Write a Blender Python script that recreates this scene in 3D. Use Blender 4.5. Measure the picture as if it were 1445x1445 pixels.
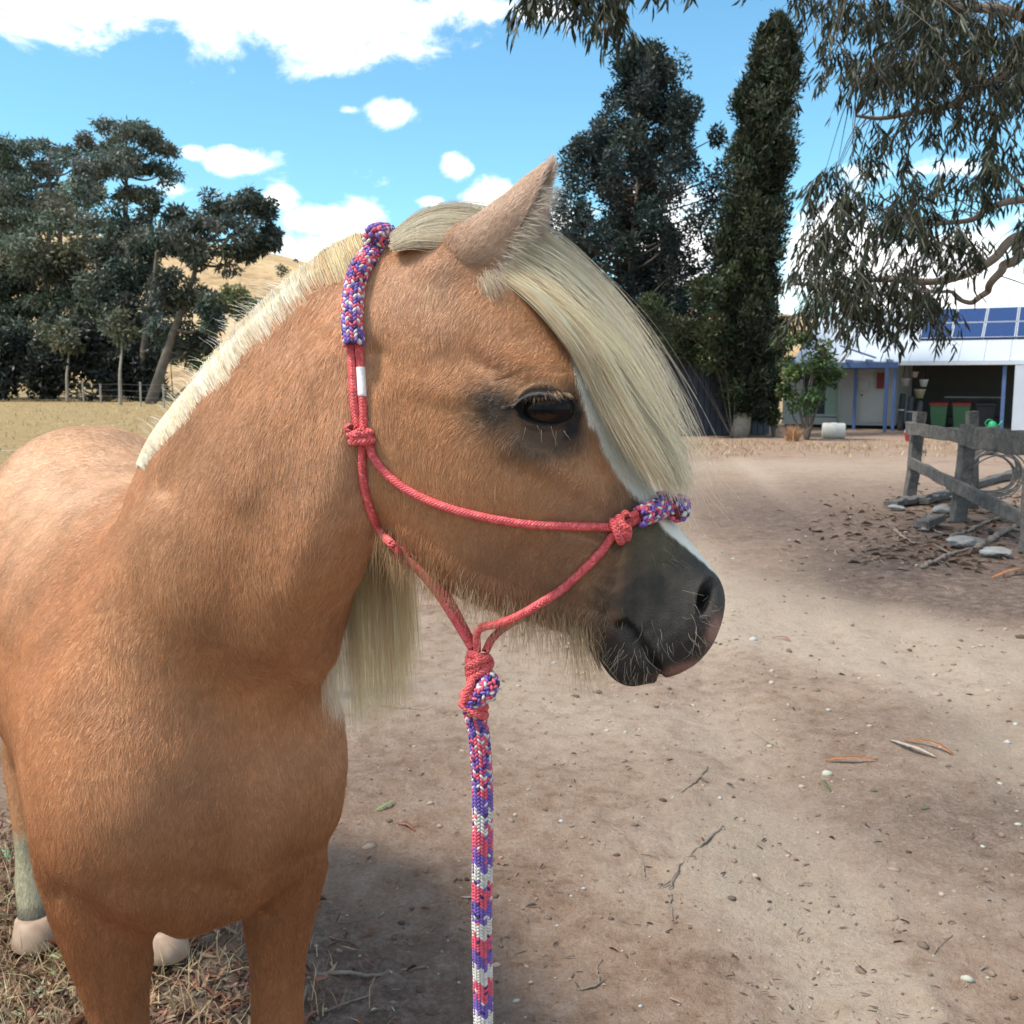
import bpy, bmesh, math, random
import numpy as np
from mathutils import Vector, Matrix, noise as mnoise

for _o in list(bpy.data.objects):
    bpy.data.objects.remove(_o)
SC = bpy.context.scene
COL = SC.collection
R_ = math.radians
random.seed(7)
RNG = np.random.default_rng(7)

# ------------------------------------------------------------------ camera
CAM_H, PITCH, FPX, CX = 1.30, R_(7.4), 1445.0, 722.5
cam_data = bpy.data.cameras.new('camera')
cam = bpy.data.objects.new('camera', cam_data)
COL.objects.link(cam)
cam.location = (0, 0, CAM_H)
cam.rotation_euler = (math.pi / 2 - PITCH, 0, 0)
cam_data.sensor_width = 36.0
cam_data.lens = 36.0
cam_data.clip_start = 0.05
cam_data.clip_end = 6000
cam_data.dof.use_dof = True
cam_data.dof.focus_distance = 1.0
cam_data.dof.aperture_fstop = 24.0
SC.camera = cam

# ------------------------------------------------------------------ sky, sun, exposure
SUN_EL, SUN_AZ = R_(58), R_(-104)      # azimuth from +Y towards +X
SUN_DIR = Vector((math.sin(SUN_AZ) * math.cos(SUN_EL), math.cos(SUN_AZ) * math.cos(SUN_EL), math.sin(SUN_EL)))
sun_data = bpy.data.lights.new('sun', 'SUN')
sun = bpy.data.objects.new('sun', sun_data)
COL.objects.link(sun)
sun_data.energy = 3.5
sun_data.angle = R_(11)
sun_data.color = (1.0, 0.93, 0.82)
sun.rotation_euler = (-SUN_DIR).to_track_quat('-Z', 'Y').to_euler()
sun.location = (-8, -8, 20)

SC.view_settings.view_transform = 'Standard'
SC.view_settings.look = 'None'
SC.view_settings.gamma = 1.0
SC.view_settings.use_curve_mapping = False
SC.view_settings.exposure = 0.66
SC.cycles.use_denoising = True
SC.cycles.max_bounces = 6
SC.cycles.transparent_max_bounces = 8
SC.cycles_curves.shape = 'RIBBONS'
SC.cycles_curves.subdivisions = 2

world = bpy.data.worlds.new('World')
SC.world = world
world.use_nodes = True


class NT:
    """small node-tree helper"""
    def __init__(self, tree):
        self.t = tree
        tree.nodes.clear()

    def n(self, typ, **kw):
        nd = self.t.nodes.new(typ)
        for k, v in kw.items():
            if k.startswith('i_'):
                key = k[2:]
                key = int(key) if key.isdigit() else key.replace('_', ' ')
                self.set(nd.inputs[key], v)
            else:
                setattr(nd, k, v)
        return nd

    def set(self, sock, v):
        if hasattr(v, 'is_output') or isinstance(v, bpy.types.NodeSocket):
            self.t.links.new(v, sock)
        else:
            sock.default_value = v

    def math(self, op, a, b=None, c=None, clamp=False):
        nd = self.t.nodes.new('ShaderNodeMath')
        nd.operation = op
        nd.use_clamp = clamp
        self.set(nd.inputs[0], a)
        if b is not None:
            self.set(nd.inputs[1], b)
        if c is not None:
            self.set(nd.inputs[2], c)
        return nd.outputs[0]

    def ramp(self, fac, stops, interp='LINEAR'):
        nd = self.t.nodes.new('ShaderNodeValToRGB')
        nd.color_ramp.interpolation = interp
        el = nd.color_ramp.elements
        while len(el) < len(stops):
            el.new(0.5)
        for e, (p, c) in zip(el, stops):
            e.position = p
            e.color = (*c, 1) if len(c) == 3 else c
        self.set(nd.inputs[0], fac)
        return nd.outputs[0]

    def mix(self, fac, a, b, mode='MIX'):
        nd = self.t.nodes.new('ShaderNodeMix')
        nd.data_type = 'RGBA'
        nd.blend_type = mode
        self.set(nd.inputs[0], fac)
        for s, v in ((nd.inputs[6], a), (nd.inputs[7], b)):
            self.set(s, (*v, 1) if isinstance(v, tuple) and len(v) == 3 else v)
        return nd.outputs[2]

    def noise(self, vec, scale, detail=4, rough=0.55, dist=0.0):
        nd = self.n('ShaderNodeTexNoise')
        if vec is not None:
            self.set(nd.inputs['Vector'], vec)
        nd.inputs['Scale'].default_value = scale
        nd.inputs['Detail'].default_value = detail
        nd.inputs['Roughness'].default_value = rough
        nd.inputs['Distortion'].default_value = dist
        return nd.outputs['Fac']


def smooth01(x):
    x = np.clip(x, 0, 1)
    return x * x * (3 - 2 * x)


# --- world: Nishita sky with cumulus clouds laid over it by direction
w = NT(world.node_tree)
sky = w.n('ShaderNodeTexSky', sky_type='NISHITA')
sky.sun_disc = False
sky.sun_elevation = SUN_EL
sky.sun_rotation = SUN_AZ
sky.altitude = 300
sky.air_density = 1.0
sky.dust_density = 0.6
sky.ozone_density = 2.2
geo = w.n('ShaderNodeTexCoord')
dirv = geo.outputs['Generated']
sep = w.n('ShaderNodeSeparateXYZ')
w.set(sep.inputs[0], dirv)
# cloud-plane coordinates: azimuth-ish and elevation-ish angles
ysafe = w.math('MAXIMUM', sep.outputs['Z'], 0.02)
hyp = w.math('SQRT', w.math('ADD', w.math('POWER', sep.outputs['X'], 2.0), w.math('POWER', sep.outputs['Y'], 2.0)))
az = w.math('ARCTAN2', sep.outputs['X'], sep.outputs['Y'])
el = w.math('ARCTAN2', sep.outputs['Z'], hyp)
comb = w.n('ShaderNodeCombineXYZ')
w.set(comb.inputs[0], az); w.set(comb.inputs[1], w.math('MULTIPLY', el, 1.5)); comb.inputs[2].default_value = 3.1
nfine = w.noise(comb.outputs[0], 11.0, 8, 0.62, 0.25)
nbig = w.noise(comb.outputs[0], 2.6, 3, 0.5)
ELL = []   # the cumulus seen in this part of the sky: azimuth, elevation, half width, half height (degrees), weight


def cloud_px(px, py, hw, hh, wt=1.0):
    x = (px - CX) / FPX; y = -(py - CX) / FPX
    d = Vector((x, math.cos(PITCH) + y * math.sin(PITCH), -math.sin(PITCH) + y * math.cos(PITCH))).normalized()
    ELL.append((math.atan2(d.x, d.y), math.asin(d.z), hw / FPX * 0.93, hh / FPX * 0.93, wt))


for c in [(440, -6, 220, 62, 1.0), (330, -14, 230, 46, 1), (120, -4, 120, 34, .85), (590, 12, 110, 48, 1.0), (30, 45, 60, 22, .55),
          (553, 158, 38, 18, 1), (493, 156, 22, 8, .7), (340, 228, 48, 17, .9), (272, 216, 16, 10, .9),
          (398, 272, 28, 26, 1), (465, 312, 66, 26, 1.0), (440, 350, 110, 24, .9), (250, 268, 36, 16, .8), (320, 310, 50, 18, .6),
          (643, 240, 20, 18, 1), (690, 278, 48, 22, 1.0), (612, 285, 22, 11, .9), (770, 310, 60, 34, 1),
          (950, 330, 70, 50, 1), (1190, 350, 90, 50, 1), (1330, 370, 130, 50, 1), (1250, 420, 220, 36, 1), (1030, 410, 120, 30, .9),
          (1310, 240, 80, 12, .7), (760, 10, 40, 20, .6)]:
    cloud_px(*c)
acc = None
for a0, e0, ha, he, wt in ELL:
    vm = w.n('ShaderNodeVectorMath', operation='MULTIPLY_ADD')
    w.set(vm.inputs[0], comb.outputs[0])
    vm.inputs[1].default_value = (1 / ha, 1 / (1.5 * he), 0)
    vm.inputs[2].default_value = (-a0 / ha, -e0 / he, 0)
    ln = w.n('ShaderNodeVectorMath', operation='LENGTH')
    w.set(ln.inputs[0], vm.outputs[0])
    g = w.math('MULTIPLY_ADD', ln.outputs['Value'], -0.62 * wt, 1.22 * wt)
    acc = g if acc is None else w.math('SMOOTH_MAX', acc, g, 0.12)
# elsewhere in the sky: cumulus out of view, cover thickened for whiter fill light
gen = w.math('MULTIPLY', w.math('SUBTRACT', nbig, 0.40), 5.0)
behind = w.math('SUBTRACT', 1.0, w.math('MULTIPLY_ADD', sep.outputs['Y'], 3.0, -1.2, clamp=True), clamp=True)
acc = w.math('MAXIMUM', acc, w.math('MULTIPLY', w.math('MULTIPLY', gen, behind), 1.0))
dens = w.math('ADD', acc, w.math('MULTIPLY', w.math('SUBTRACT', nfine, 0.5), 2.6))
fac = w.n('ShaderNodeMapRange', interpolation_type='SMOOTHSTEP')
w.set(fac.inputs[0], dens)
fac.inputs[1].default_value = 0.34; fac.inputs[2].default_value = 0.92
inner = w.n('ShaderNodeMapRange', interpolation_type='SMOOTHSTEP')
w.set(inner.inputs[0], dens)
inner.inputs[1].default_value = 0.8; inner.inputs[2].default_value = 1.35
ccol = w.mix(inner.outputs[0], (10.2, 10.1, 10.0), (8.2, 8.1, 8.6))
below = w.math('GREATER_THAN', sep.outputs['Z'], -0.02)
sky_tint = w.mix(1.0, sky.outputs[0], (0.80, 1.20, 1.19), 'MULTIPLY')
skyc = w.mix(w.math('MULTIPLY', fac.outputs[0], below), sky_tint, ccol)
bg = w.n('ShaderNodeBackground')
w.set(bg.inputs[0], skyc)
bg.inputs[1].default_value = 0.118
world.cycles.sampling_method = 'MANUAL'
world.cycles.sample_map_resolution = 512
wo = w.n('ShaderNodeOutputWorld')
w.set(wo.inputs[0], bg.outputs[0])

# ------------------------------------------------------------------ view helpers for setting things out on the ground
cF = np.array([0, math.cos(PITCH), -math.sin(PITCH)])
cU = np.array([0, math.sin(PITCH), math.cos(PITCH)])
cR = np.array([1.0, 0, 0])
cC = np.array([0, 0, CAM_H])


def ray(px, py):
    return cF + (px - CX) / FPX * cR - (py - CX) / FPX * cU


def P(px, py, d):
    return cC + d * ray(px, py)


def G(px, py, z=0.0):
    r = ray(px, py)
    return cC + r * ((z - CAM_H) / r[2])


def proj(v):
    q = np.asarray(v) - cC
    d = q @ cF
    return CX + FPX * (q @ cR) / d, CX - FPX * (q @ cU) / d


# ------------------------------------------------------------------ object helpers
def link(o, parent=None):
    COL.objects.link(o)
    if parent is not None:
        o.parent = parent
    return o


def mesh_obj(name, verts, faces, mat=None, parent=None, smooth=False, cols=None, colname='col'):
    me = bpy.data.meshes.new(name)
    verts = np.asarray(verts, dtype=np.float32)
    if isinstance(faces, np.ndarray):
        n, k = faces.shape
        me.vertices.add(len(verts)); me.vertices.foreach_set('co', verts.ravel())
        me.loops.add(n * k); me.loops.foreach_set('vertex_index', faces.astype(np.int32).ravel())
        me.polygons.add(n); me.polygons.foreach_set('loop_start', np.arange(0, n * k, k, dtype=np.int32))
        me.update(calc_edges=True)
    else:
        me.from_pydata([tuple(map(float, v)) for v in verts], [], faces)
        me.update()
    if smooth:
        me.polygons.foreach_set('use_smooth', np.ones(len(me.polygons), dtype=bool))
    if cols is not None:
        a = me.attributes.new(colname, 'FLOAT_COLOR', 'POINT')
        c = np.ones((len(verts), 4), dtype=np.float32); c[:, :3] = cols
        a.data.foreach_set('color', c.ravel())
    if mat is not None:
        me.materials.append(mat)
    o = bpy.data.objects.new(name, me)
    return link(o, parent)


def tag(o, label=None, cat=None, group=None, kind=None):
    if label: o['label'] = label
    if cat: o['category'] = cat
    if group: o['group'] = group
    if kind: o['kind'] = kind
    return o


def thing(name, label, cat, loc=(0, 0, 0), rz=0.0, group=None):
    o = bpy.data.objects.new(name, None)
    o.empty_display_size = 0.1
    o.location = loc
    o.rotation_euler = (0, 0, rz)
    link(o)
    return tag(o, label, cat, group)


def copy_tree(o, parent=None):
    c = o.copy(); COL.objects.link(c); c.parent = parent
    for ch in list(o.children):
        copy_tree(ch, c)
    return c


class MB:
    """mesh builder: collects boxes, bars, tubes into one mesh"""
    def __init__(self):
        self.v, self.f, self.c = [], [], []

    def add(self, v, f, c=None):
        b = len(self.v)
        self.v.extend([tuple(map(float, p)) for p in v])
        self.f.extend([tuple(int(i) + b for i in q) for q in f])
        self.c.extend([c if c is not None else (1, 1, 1)] * len(v))
        return self

    def box(self, lo, hi, M=None, c=None):
        (x0, y0, z0), (x1, y1, z1) = lo, hi
        v = [(x0, y0, z0), (x1, y0, z0), (x1, y1, z0), (x0, y1, z0), (x0, y0, z1), (x1, y0, z1), (x1, y1, z1), (x0, y1, z1)]
        if M is not None:
            v = [tuple(M @ Vector(p)) for p in v]
        return self.add(v, [(0, 3, 2, 1), (4, 5, 6, 7), (0, 1, 5, 4), (1, 2, 6, 5), (2, 3, 7, 6), (3, 0, 4, 7)], c)

    def beam(self, a, b, w_, h_, up=(0, 0, 1), c=None):
        a, b, up = Vector(a), Vector(b), Vector(up)
        d = (b - a).normalized()
        s = d.cross(up).normalized() * (w_ / 2)
        u = s.cross(d).normalized() * (h_ / 2)
        v = [a - s - u, a + s - u, a + s + u, a - s + u, b - s - u, b + s - u, b + s + u, b - s + u]
        return self.add(v, [(0, 1, 2, 3), (7, 6, 5, 4), (0, 4, 5, 1), (1, 5, 6, 2), (2, 6, 7, 3), (3, 7, 4, 0)], c)

    def tube(self, pts, radii, n=8, c=None, cap=True):
        v, f = tube_geo(pts, radii, n, cap)
        return self.add(v, f, c)

    def build(self, name, mat=None, parent=None, smooth=False, cols=False):
        return mesh_obj(name, self.v, self.f, mat, parent, smooth, cols=np.array(self.c) if cols else None)


def frames(pts):
    pts = np.asarray(pts, float)
    t = np.gradient(pts, axis=0)
    t /= np.linalg.norm(t, axis=1)[:, None] + 1e-12
    ref = np.array([0, 0, 1.0]) if abs(t[0][2]) < 0.9 else np.array([1.0, 0, 0])
    n = np.cross(t[0], ref); n /= np.linalg.norm(n)
    ns = [n]
    for i in range(1, len(pts)):
        n = ns[-1] - t[i] * (ns[-1] @ t[i])
        n /= np.linalg.norm(n) + 1e-12
        ns.append(n)
    ns = np.array(ns)
    return t, ns, np.cross(t, ns)


def tube_geo(pts, radii, n=8, cap=True):
    pts = np.asarray(pts, float)
    m = len(pts)
    radii = np.full(m, radii) if np.isscalar(radii) else np.asarray(radii, float)
    t, a, b = frames(pts)
    ang = np.arange(n) * 2 * math.pi / n
    ring = pts[:, None, :] + radii[:, None, None] * (np.cos(ang)[None, :, None] * a[:, None, :] + np.sin(ang)[None, :, None] * b[:, None, :])
    v = ring.reshape(-1, 3)
    i = np.arange(m - 1)[:, None] * n; j = np.arange(n)[None, :]; j2 = (j + 1) % n
    f = np.stack([i + j, i + j2, i + n + j2, i + n + j], -1).reshape(-1, 4)
    f = [tuple(q) for q in f]
    if cap:
        f.append(tuple(range(n - 1, -1, -1)))
        f.append(tuple(range((m - 1) * n, m * n)))
    return v, f


def spline(ctrl, n):
    """Catmull-Rom through control rows (any number of columns), n samples, even in arc length of the first three"""
    c = np.asarray(ctrl, float)
    m = len(c)
    p = np.vstack([2 * c[0] - c[1], c, 2 * c[-1] - c[-2]])
    out = []
    for i in range(m - 1):
        tt = np.linspace(0, 1, 24, endpoint=False)[:, None]
        p0, p1, p2, p3 = p[i], p[i + 1], p[i + 2], p[i + 3]
        out.append(0.5 * ((2 * p1) + (-p0 + p2) * tt + (2 * p0 - 5 * p1 + 4 * p2 - p3) * tt ** 2 + (-p0 + 3 * p1 - 3 * p2 + p3) * tt ** 3))
    q = np.vstack(out + [c[-1:]])
    s = np.concatenate([[0], np.cumsum(np.linalg.norm(np.diff(q[:, :3], axis=0), axis=1))])
    u = np.linspace(0, s[-1], n)
    return np.stack([np.interp(u, s, q[:, k]) for k in range(q.shape[1])], 1)


def hair_obj(name, pts, radius, cols, mat, parent=None, taper=0.25):
    """pts: (N, K, 3) strands -> one hair-curves object"""
    N, K, _ = pts.shape
    hc = bpy.data.hair_curves.new(name)
    hc.add_curves([K] * N)
    hc.attributes['position'].data.foreach_set('vector', pts.astype(np.float32).ravel())
    r = np.asarray(radius, np.float32)
    if r.ndim == 0:
        r = np.full(N, r, np.float32)
    tp = np.linspace(1, taper, K, dtype=np.float32)
    ra = hc.attributes.get('radius') or hc.attributes.new('radius', 'FLOAT', 'POINT')
    ra.data.foreach_set('value', (r[:, None] * tp[None]).ravel())
    a = hc.attributes.new('tint', 'FLOAT_COLOR', 'CURVE')
    c = np.ones((N, 4), np.float32); c[:, :3] = cols
    a.data.foreach_set('color', c.ravel())
    hc.materials.append(mat)
    o = bpy.data.objects.new(name, hc)
    return link(o, parent)


# ------------------------------------------------------------------ materials
MATS = {}


def mat(name):
    m = bpy.data.materials.new(name)
    m.use_nodes = True
    MATS[name] = m
    return m, NT(m.node_tree)


def finish(t, color, rough=0.6, bump=None, bump_s=0.3, bump_d=0.01, spec=0.4, sheen=0.0, extra=None):
    b = t.n('ShaderNodeBsdfPrincipled')
    t.set(b.inputs['Base Color'], (*color, 1) if isinstance(color, tuple) else color)
    t.set(b.inputs['Roughness'], rough)
    b.inputs['Specular IOR Level'].default_value = spec
    if sheen:
        b.inputs['Sheen Weight'].default_value = sheen
    if bump is not None:
        bn = t.n('ShaderNodeBump')
        bn.inputs['Strength'].default_value = bump_s
        bn.inputs['Distance'].default_value = bump_d
        t.set(bn.inputs['Height'], bump)
        t.set(b.inputs['Normal'], bn.outputs[0])
    o = t.n('ShaderNodeOutputMaterial')
    t.set(o.inputs[0], b.outputs[0])
    return b


def simple_mat(name, color, rough=0.6, var=0.25, scale=6.0, spec=0.4, bump_s=0.2, metallic=0.0):
    m, t = mat(name)
    tc = t.n('ShaderNodeTexCoord')
    f = t.noise(tc.outputs['Object'], scale, 5, 0.6)
    f2 = t.noise(tc.outputs['Object'], scale * 7, 3, 0.6)
    mixf = t.math('ADD', t.math('MULTIPLY', f, 0.7), t.math('MULTIPLY', f2, 0.3))
    lo = tuple(c * (1 - var) for c in color); hi = tuple(min(1, c * (1 + var)) for c in color)
    c = t.ramp(mixf, [(0.3, lo), (0.7, hi)])
    b = finish(t, c, rough, mixf, bump_s, 0.01, spec)
    b.inputs['Metallic'].default_value = metallic
    return m


def attr_mat(name, attr='col', rough=0.55, spec=0.3, bump_scale=None, bump_s=0.2, mul=None):
    m, t = mat(name)
    a = t.n('ShaderNodeAttribute', attribute_name=attr)
    c = a.outputs['Color']
    h = None
    if bump_scale:
        tc = t.n('ShaderNodeTexCoord')
        h = t.noise(tc.outputs['Object'], bump_scale, 4, 0.6)
    finish(t, c, rough, h, bump_s, 0.003, spec)
    return m


def hair_mat(name, rough=0.4, trans=0.0, spec=0.25):
    m, t = mat(name)
    a = t.n('ShaderNodeAttribute', attribute_name='tint')
    b = t.n('ShaderNodeBsdfPrincipled')
    t.set(b.inputs['Base Color'], a.outputs['Color'])
    b.inputs['Roughness'].default_value = rough
    b.inputs['Specular IOR Level'].default_value = spec
    o = t.n('ShaderNodeOutputMaterial')
    if trans > 0:
        tr = t.n('ShaderNodeBsdfTranslucent')
        t.set(tr.inputs[0], a.outputs['Color'])
        mx = t.n('ShaderNodeMixShader')
        mx.inputs[0].default_value = trans
        t.set(mx.inputs[1], b.outputs[0]); t.set(mx.inputs[2], tr.outputs[0])
        t.set(o.inputs[0], mx.outputs[0])
    else:
        t.set(o.inputs[0], b.outputs[0])
    return m
# =================================================================== GROUND, HILL
def s01(x):
    return float(np.clip(x, 0, 1)) if np.isscalar(x) else np.clip(x, 0, 1)


def gz0(x, y):
    """the lie of the land: level by the pony, falling gently towards the house"""
    x = np.asarray(x, float); y = np.asarray(y, float)
    return -0.55 * smooth01((y - 7) / 28) * smooth01((x + 6) / 8)


def GP(px_, py_, dz=0.0):
    """ground point seen at a place in the photograph"""
    r = ray(px_, py_)
    t = (0 - CAM_H) / r[2] if r[2] < 0 else 60.0
    for _ in range(25):
        p_ = cC + r * t
        z = float(gz0(p_[0], p_[1]))
        t = (z - CAM_H) / r[2]
    p_ = cC + r * t
    p_[2] += dz
    return p_


def fnoise(x, y, s, seed=0.0):
    p_ = np.stack([np.asarray(x) * s, np.asarray(y) * s, np.full(np.shape(x), seed)], -1).reshape(-1, 3)
    o = np.zeros(len(p_)); a_ = 1.0
    for k in range(4):
        q = p_ * (2.03 ** k)
        xx, yy, zz = q.T
        o += a_ * (np.sin(xx * 1.3 + 1.9 * np.sin(yy * .9 + zz + k) + k * 1.7) * np.sin(yy * 1.5 + 1.7 * np.sin(xx * 1.1 - zz) + k * 2.3 + seed))
        a_ *= .55
    return o.reshape(np.shape(x))


rr = np.concatenate([[0.0], np.geomspace(0.25, 1.3, 30)[:-1], np.geomspace(1.3, 12, 260), np.geomspace(12.4, 4000, 70)])
an = np.concatenate([np.linspace(-48, 48, 331), np.linspace(-48, -312, 90)[1:-1][::-1] + 360])
an = np.sort(np.unique(np.round(an, 4)))
A_, Rr = np.meshgrid(np.radians(an), rr, indexing='xy')
gx, gy = Rr * np.sin(A_), Rr * np.cos(A_)
fade = 1 - smooth01((Rr - 25) / 30)
gzv = gz0(gx, gy) + fade * (.012 * fnoise(gx, gy, 1.1, 1.0) + .006 * fnoise(gx, gy, 4.3, 2.0) + .0035 * fnoise(gx, gy, 13.0, 3.0) * (Rr < 9)) - .02 * fade


def dents(x, y):
    rg_ = np.random.default_rng(12)
    o = np.zeros_like(x)
    for k in range(46):
        c = GP(rg_.uniform(430, 1400), rg_.uniform(900, 1430)); a_ = rg_.uniform(0, 6.28)
        if k > 30: c = GP(rg_.uniform(900, 1440), rg_.uniform(760, 900))
        r2 = ((x - c[0]) / .055) ** 2 + ((y - c[1]) / .06) ** 2
        o += -.010 * np.exp(-r2 ** 1.5) + .005 * np.exp(-((np.sqrt(r2) - 1.25) / .25) ** 2)
    for x0, k_ in ((.62, .12), (1.55, .16)):
        xc = x0 + k_ * (y - 2) + .05 * np.sin(y * .9)
        o += (-.018 * np.exp(-((x - xc) / .13) ** 2) + .008 * np.exp(-((np.abs(x - xc) - .24) / .07) ** 2)) * smooth01((y - .8) / .6) * (1 - smooth01((y - 16) / 6))
    return o


gzv = gzv + dents(gx, gy)


def blob(x, y, px_, py_, rx, ry):
    c = GP(px_, py_)
    return np.exp(-0.5 * (((x - c[0]) / rx) ** 2 + ((y - c[1]) / ry) ** 2))


wob_ = 1.2 * fnoise(gx, gy, .5, 5.0)
grass = smooth01((-(gx) - (1.5 + .10 * (gy - 3)) + .35 * wob_) / .5) * smooth01((gy - 3.4 + .5 * wob_) / 1.5)
grass = np.maximum(grass, smooth01((Rr - 40) / 6))
grass = np.maximum(grass, smooth01((-gx - 6) / 4))
litter = smooth01((-(gx) - .62 + .12 * wob_) / .4) * smooth01((gy - 1.2) / .4) * (1 - grass)
verge = smooth01((gy - 19.5 + .5 * wob_) / 1.2) * smooth01((gx - 1.5) / 1.5)
sand = .45 * sum(np.exp(-((gx - (x0 + k_ * (gy - 2) + .05 * np.sin(gy * .9))) / .22) ** 2) * smooth01((gy - 1.6) / 1.0) * (1 - smooth01((gy - 18) / 5)) for x0, k_ in ((.62, .12), (1.55, .16)))
sand = sand + sum(k * blob(gx, gy, a_, b_, c_, d_) for a_, b_, c_, d_, k in [
    (1090, 850, .35, .7, 1), (1290, 905, .5, .35, 1), (1430, 935, .5, .4, 1), (1180, 870, .5, .4, .8), (1000, 800, .5, 1.2, .5), (1210, 1395, .13, .16, 1.2), (1060, 1190, .25, .22, .7),
    (900, 1020, .3, .35, .6), (760, 960, .3, .5, .5), (1150, 1260, .3, .12, .6), (600, 900, .5, .8, .6), (1420, 1060, .2, .3, .6), (700, 670, 3, 3, .3), (1100, 655, 3, 2.2, .5)])
mulch_shade = sum(k * blob(gx, gy, a_, b_, c_, d_) for a_, b_, c_, d_, k in [  # dark mulch, with shade on the track painted in as darker soil
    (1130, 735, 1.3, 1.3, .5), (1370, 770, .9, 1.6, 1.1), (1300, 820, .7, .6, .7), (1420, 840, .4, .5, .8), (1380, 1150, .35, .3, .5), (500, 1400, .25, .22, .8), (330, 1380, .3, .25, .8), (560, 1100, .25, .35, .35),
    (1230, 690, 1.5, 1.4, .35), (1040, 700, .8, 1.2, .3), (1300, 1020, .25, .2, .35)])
z4 = np.stack([grass, np.clip(sand + .18 * wob_, 0, 1), np.clip(mulch_shade + .12 * wob_, 0, 1)], -1)
nr, na_ = gx.shape
idx = np.arange(nr * na_).reshape(nr, na_)
nxt = np.roll(idx, -1, axis=1)
gf = np.stack([idx[:-1], idx[1:], nxt[1:], nxt[:-1]], -1).reshape(-1, 4)
gm, t = mat('dirt_ground')
tc = t.n('ShaderNodeTexCoord'); pos = tc.outputs['Object']
za = t.n('ShaderNodeAttribute', attribute_name='col')
zs = t.n('ShaderNodeSeparateColor'); t.set(zs.inputs[0], za.outputs['Color'])
n1 = t.noise(pos, 2.2, 6, .6); n2 = t.noise(pos, 14, 6, .65); n3 = t.noise(pos, 70, 5, .75); n4 = t.noise(pos, 240, 4, .7)
f_ = t.math('ADD', t.math('MULTIPLY', n1, .28), t.math('ADD', t.math('MULTIPLY', n2, .30), t.math('ADD', t.math('MULTIPLY', n3, .24), t.math('MULTIPLY', n4, .18))))
dirt = t.ramp(f_, [(.38, (.125, .079, .056)), (.46, (.245, .163, .115)), (.53, (.320, .225, .166)), (.62, (.41, .31, .24))])
sandc = t.ramp(t.math('ADD', t.math('MULTIPLY', n2, .4), t.math('ADD', t.math('MULTIPLY', n3, .35), t.math('MULTIPLY', n4, .25))), [(.35, (.33, .25, .187)), (.65, (.51, .42, .335))])
mulc_shade = t.ramp(t.math('ADD', t.math('MULTIPLY', n2, .5), t.math('MULTIPLY', n3, .5)), [(.36, (.075, .052, .042)), (.5, (.16, .115, .092)), (.66, (.31, .24, .20))])
grs = t.ramp(t.math('ADD', t.math('MULTIPLY', n1, .6), t.math('MULTIPLY', n2, .4)), [(.35, (.20, .135, .06)), (.5, (.30, .215, .105)), (.66, (.36, .275, .145))])
edge = t.math('MULTIPLY', t.math('SUBTRACT', n2, .5), 1.1)
c1_ = t.mix(t.math('ADD', zs.outputs['Green'], edge, clamp=True), dirt, sandc)
c2_ = t.mix(t.math('ADD', t.math('MULTIPLY', zs.outputs['Blue'], 1.1), edge, clamp=True), c1_, mulc_shade)
c3_ = t.mix(t.math('MULTIPLY', zs.outputs['Red'], 1.0, clamp=True), c2_, grs)
speck = t.n('ShaderNodeTexVoronoi'); speck.inputs['Scale'].default_value = 75
t.set(speck.inputs['Vector'], pos)
sp = t.math('LESS_THAN', speck.outputs['Distance'], .16)
spc = t.mix(speck.outputs['Color'], (.07, .05, .04), (.42, .34, .28))
c4_ = t.mix(t.math('MULTIPLY', sp, t.math('SUBTRACT', .75, zs.outputs['Red'], clamp=True)), c3_, spc)
hgt = t.math('ADD', t.math('MULTIPLY', n2, 1.0), t.math('ADD', t.math('MULTIPLY', n3, .6), t.math('MULTIPLY', n4, .35)))
finish(t, c4_, .92, hgt, .9, .025, .12)
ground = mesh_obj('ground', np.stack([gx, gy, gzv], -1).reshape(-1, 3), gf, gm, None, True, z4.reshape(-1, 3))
tag(ground, kind='structure')


def ground_z(x, y):
    R0 = math.hypot(x, y)
    fd_ = 1 - float(smooth01(np.array((R0 - 25) / 30)))
    a_ = np.array([x]); b_ = np.array([y])
    return float((gz0(a_, b_) + fd_ * (.012 * fnoise(a_, b_, 1.1, 1.0) + .006 * fnoise(a_, b_, 4.3, 2.0) + .0035 * fnoise(a_, b_, 13.0, 3.0) * (R0 < 9)) - .02 * fd_ + dents(a_, b_))[0])


def ground_zv(x, y):
    R0 = np.hypot(x, y); fd_ = 1 - smooth01((R0 - 25) / 30)
    return gz0(x, y) + fd_ * (.012 * fnoise(x, y, 1.1, 1.0) + .006 * fnoise(x, y, 4.3, 2.0) + .0035 * fnoise(x, y, 13.0, 3.0) * (R0 < 9)) - .02 * fd_ + dents(x, y)


# --- the dry hill beyond
hx_ = np.linspace(-700, 700, 160); hd = np.linspace(0, 1, 40)
prof_px = [-900, -300, 0, 200, 330, 430, 520, 650, 900, 1200, 1445, 2200]
prof_py = [330, 332, 335, 345, 352, 372, 395, 425, 440, 452, 462, 470]
hv = []
for i, dd in enumerate(hd):
    Y = 230 + 260 * dd
    for x in hx_:
        pxx = CX + FPX * x / 490
        top = (535 - np.interp(pxx, prof_px, prof_py)) / FPX * 490 + CAM_H
        z = (top + .02 * top * math.sin(x * .05) + 1.2 * math.sin(x * .021 + 1)) * float(smooth01(np.array(dd))) ** 0.85 + 1.5 * math.sin(x * .03 + Y * .04) * dd
        hv.append((x, Y, z - .6))
hid = np.arange(160 * 40).reshape(40, 160)
hf = np.stack([hid[:-1, :-1], hid[:-1, 1:], hid[1:, 1:], hid[1:, :-1]], -1).reshape(-1, 4)
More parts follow.
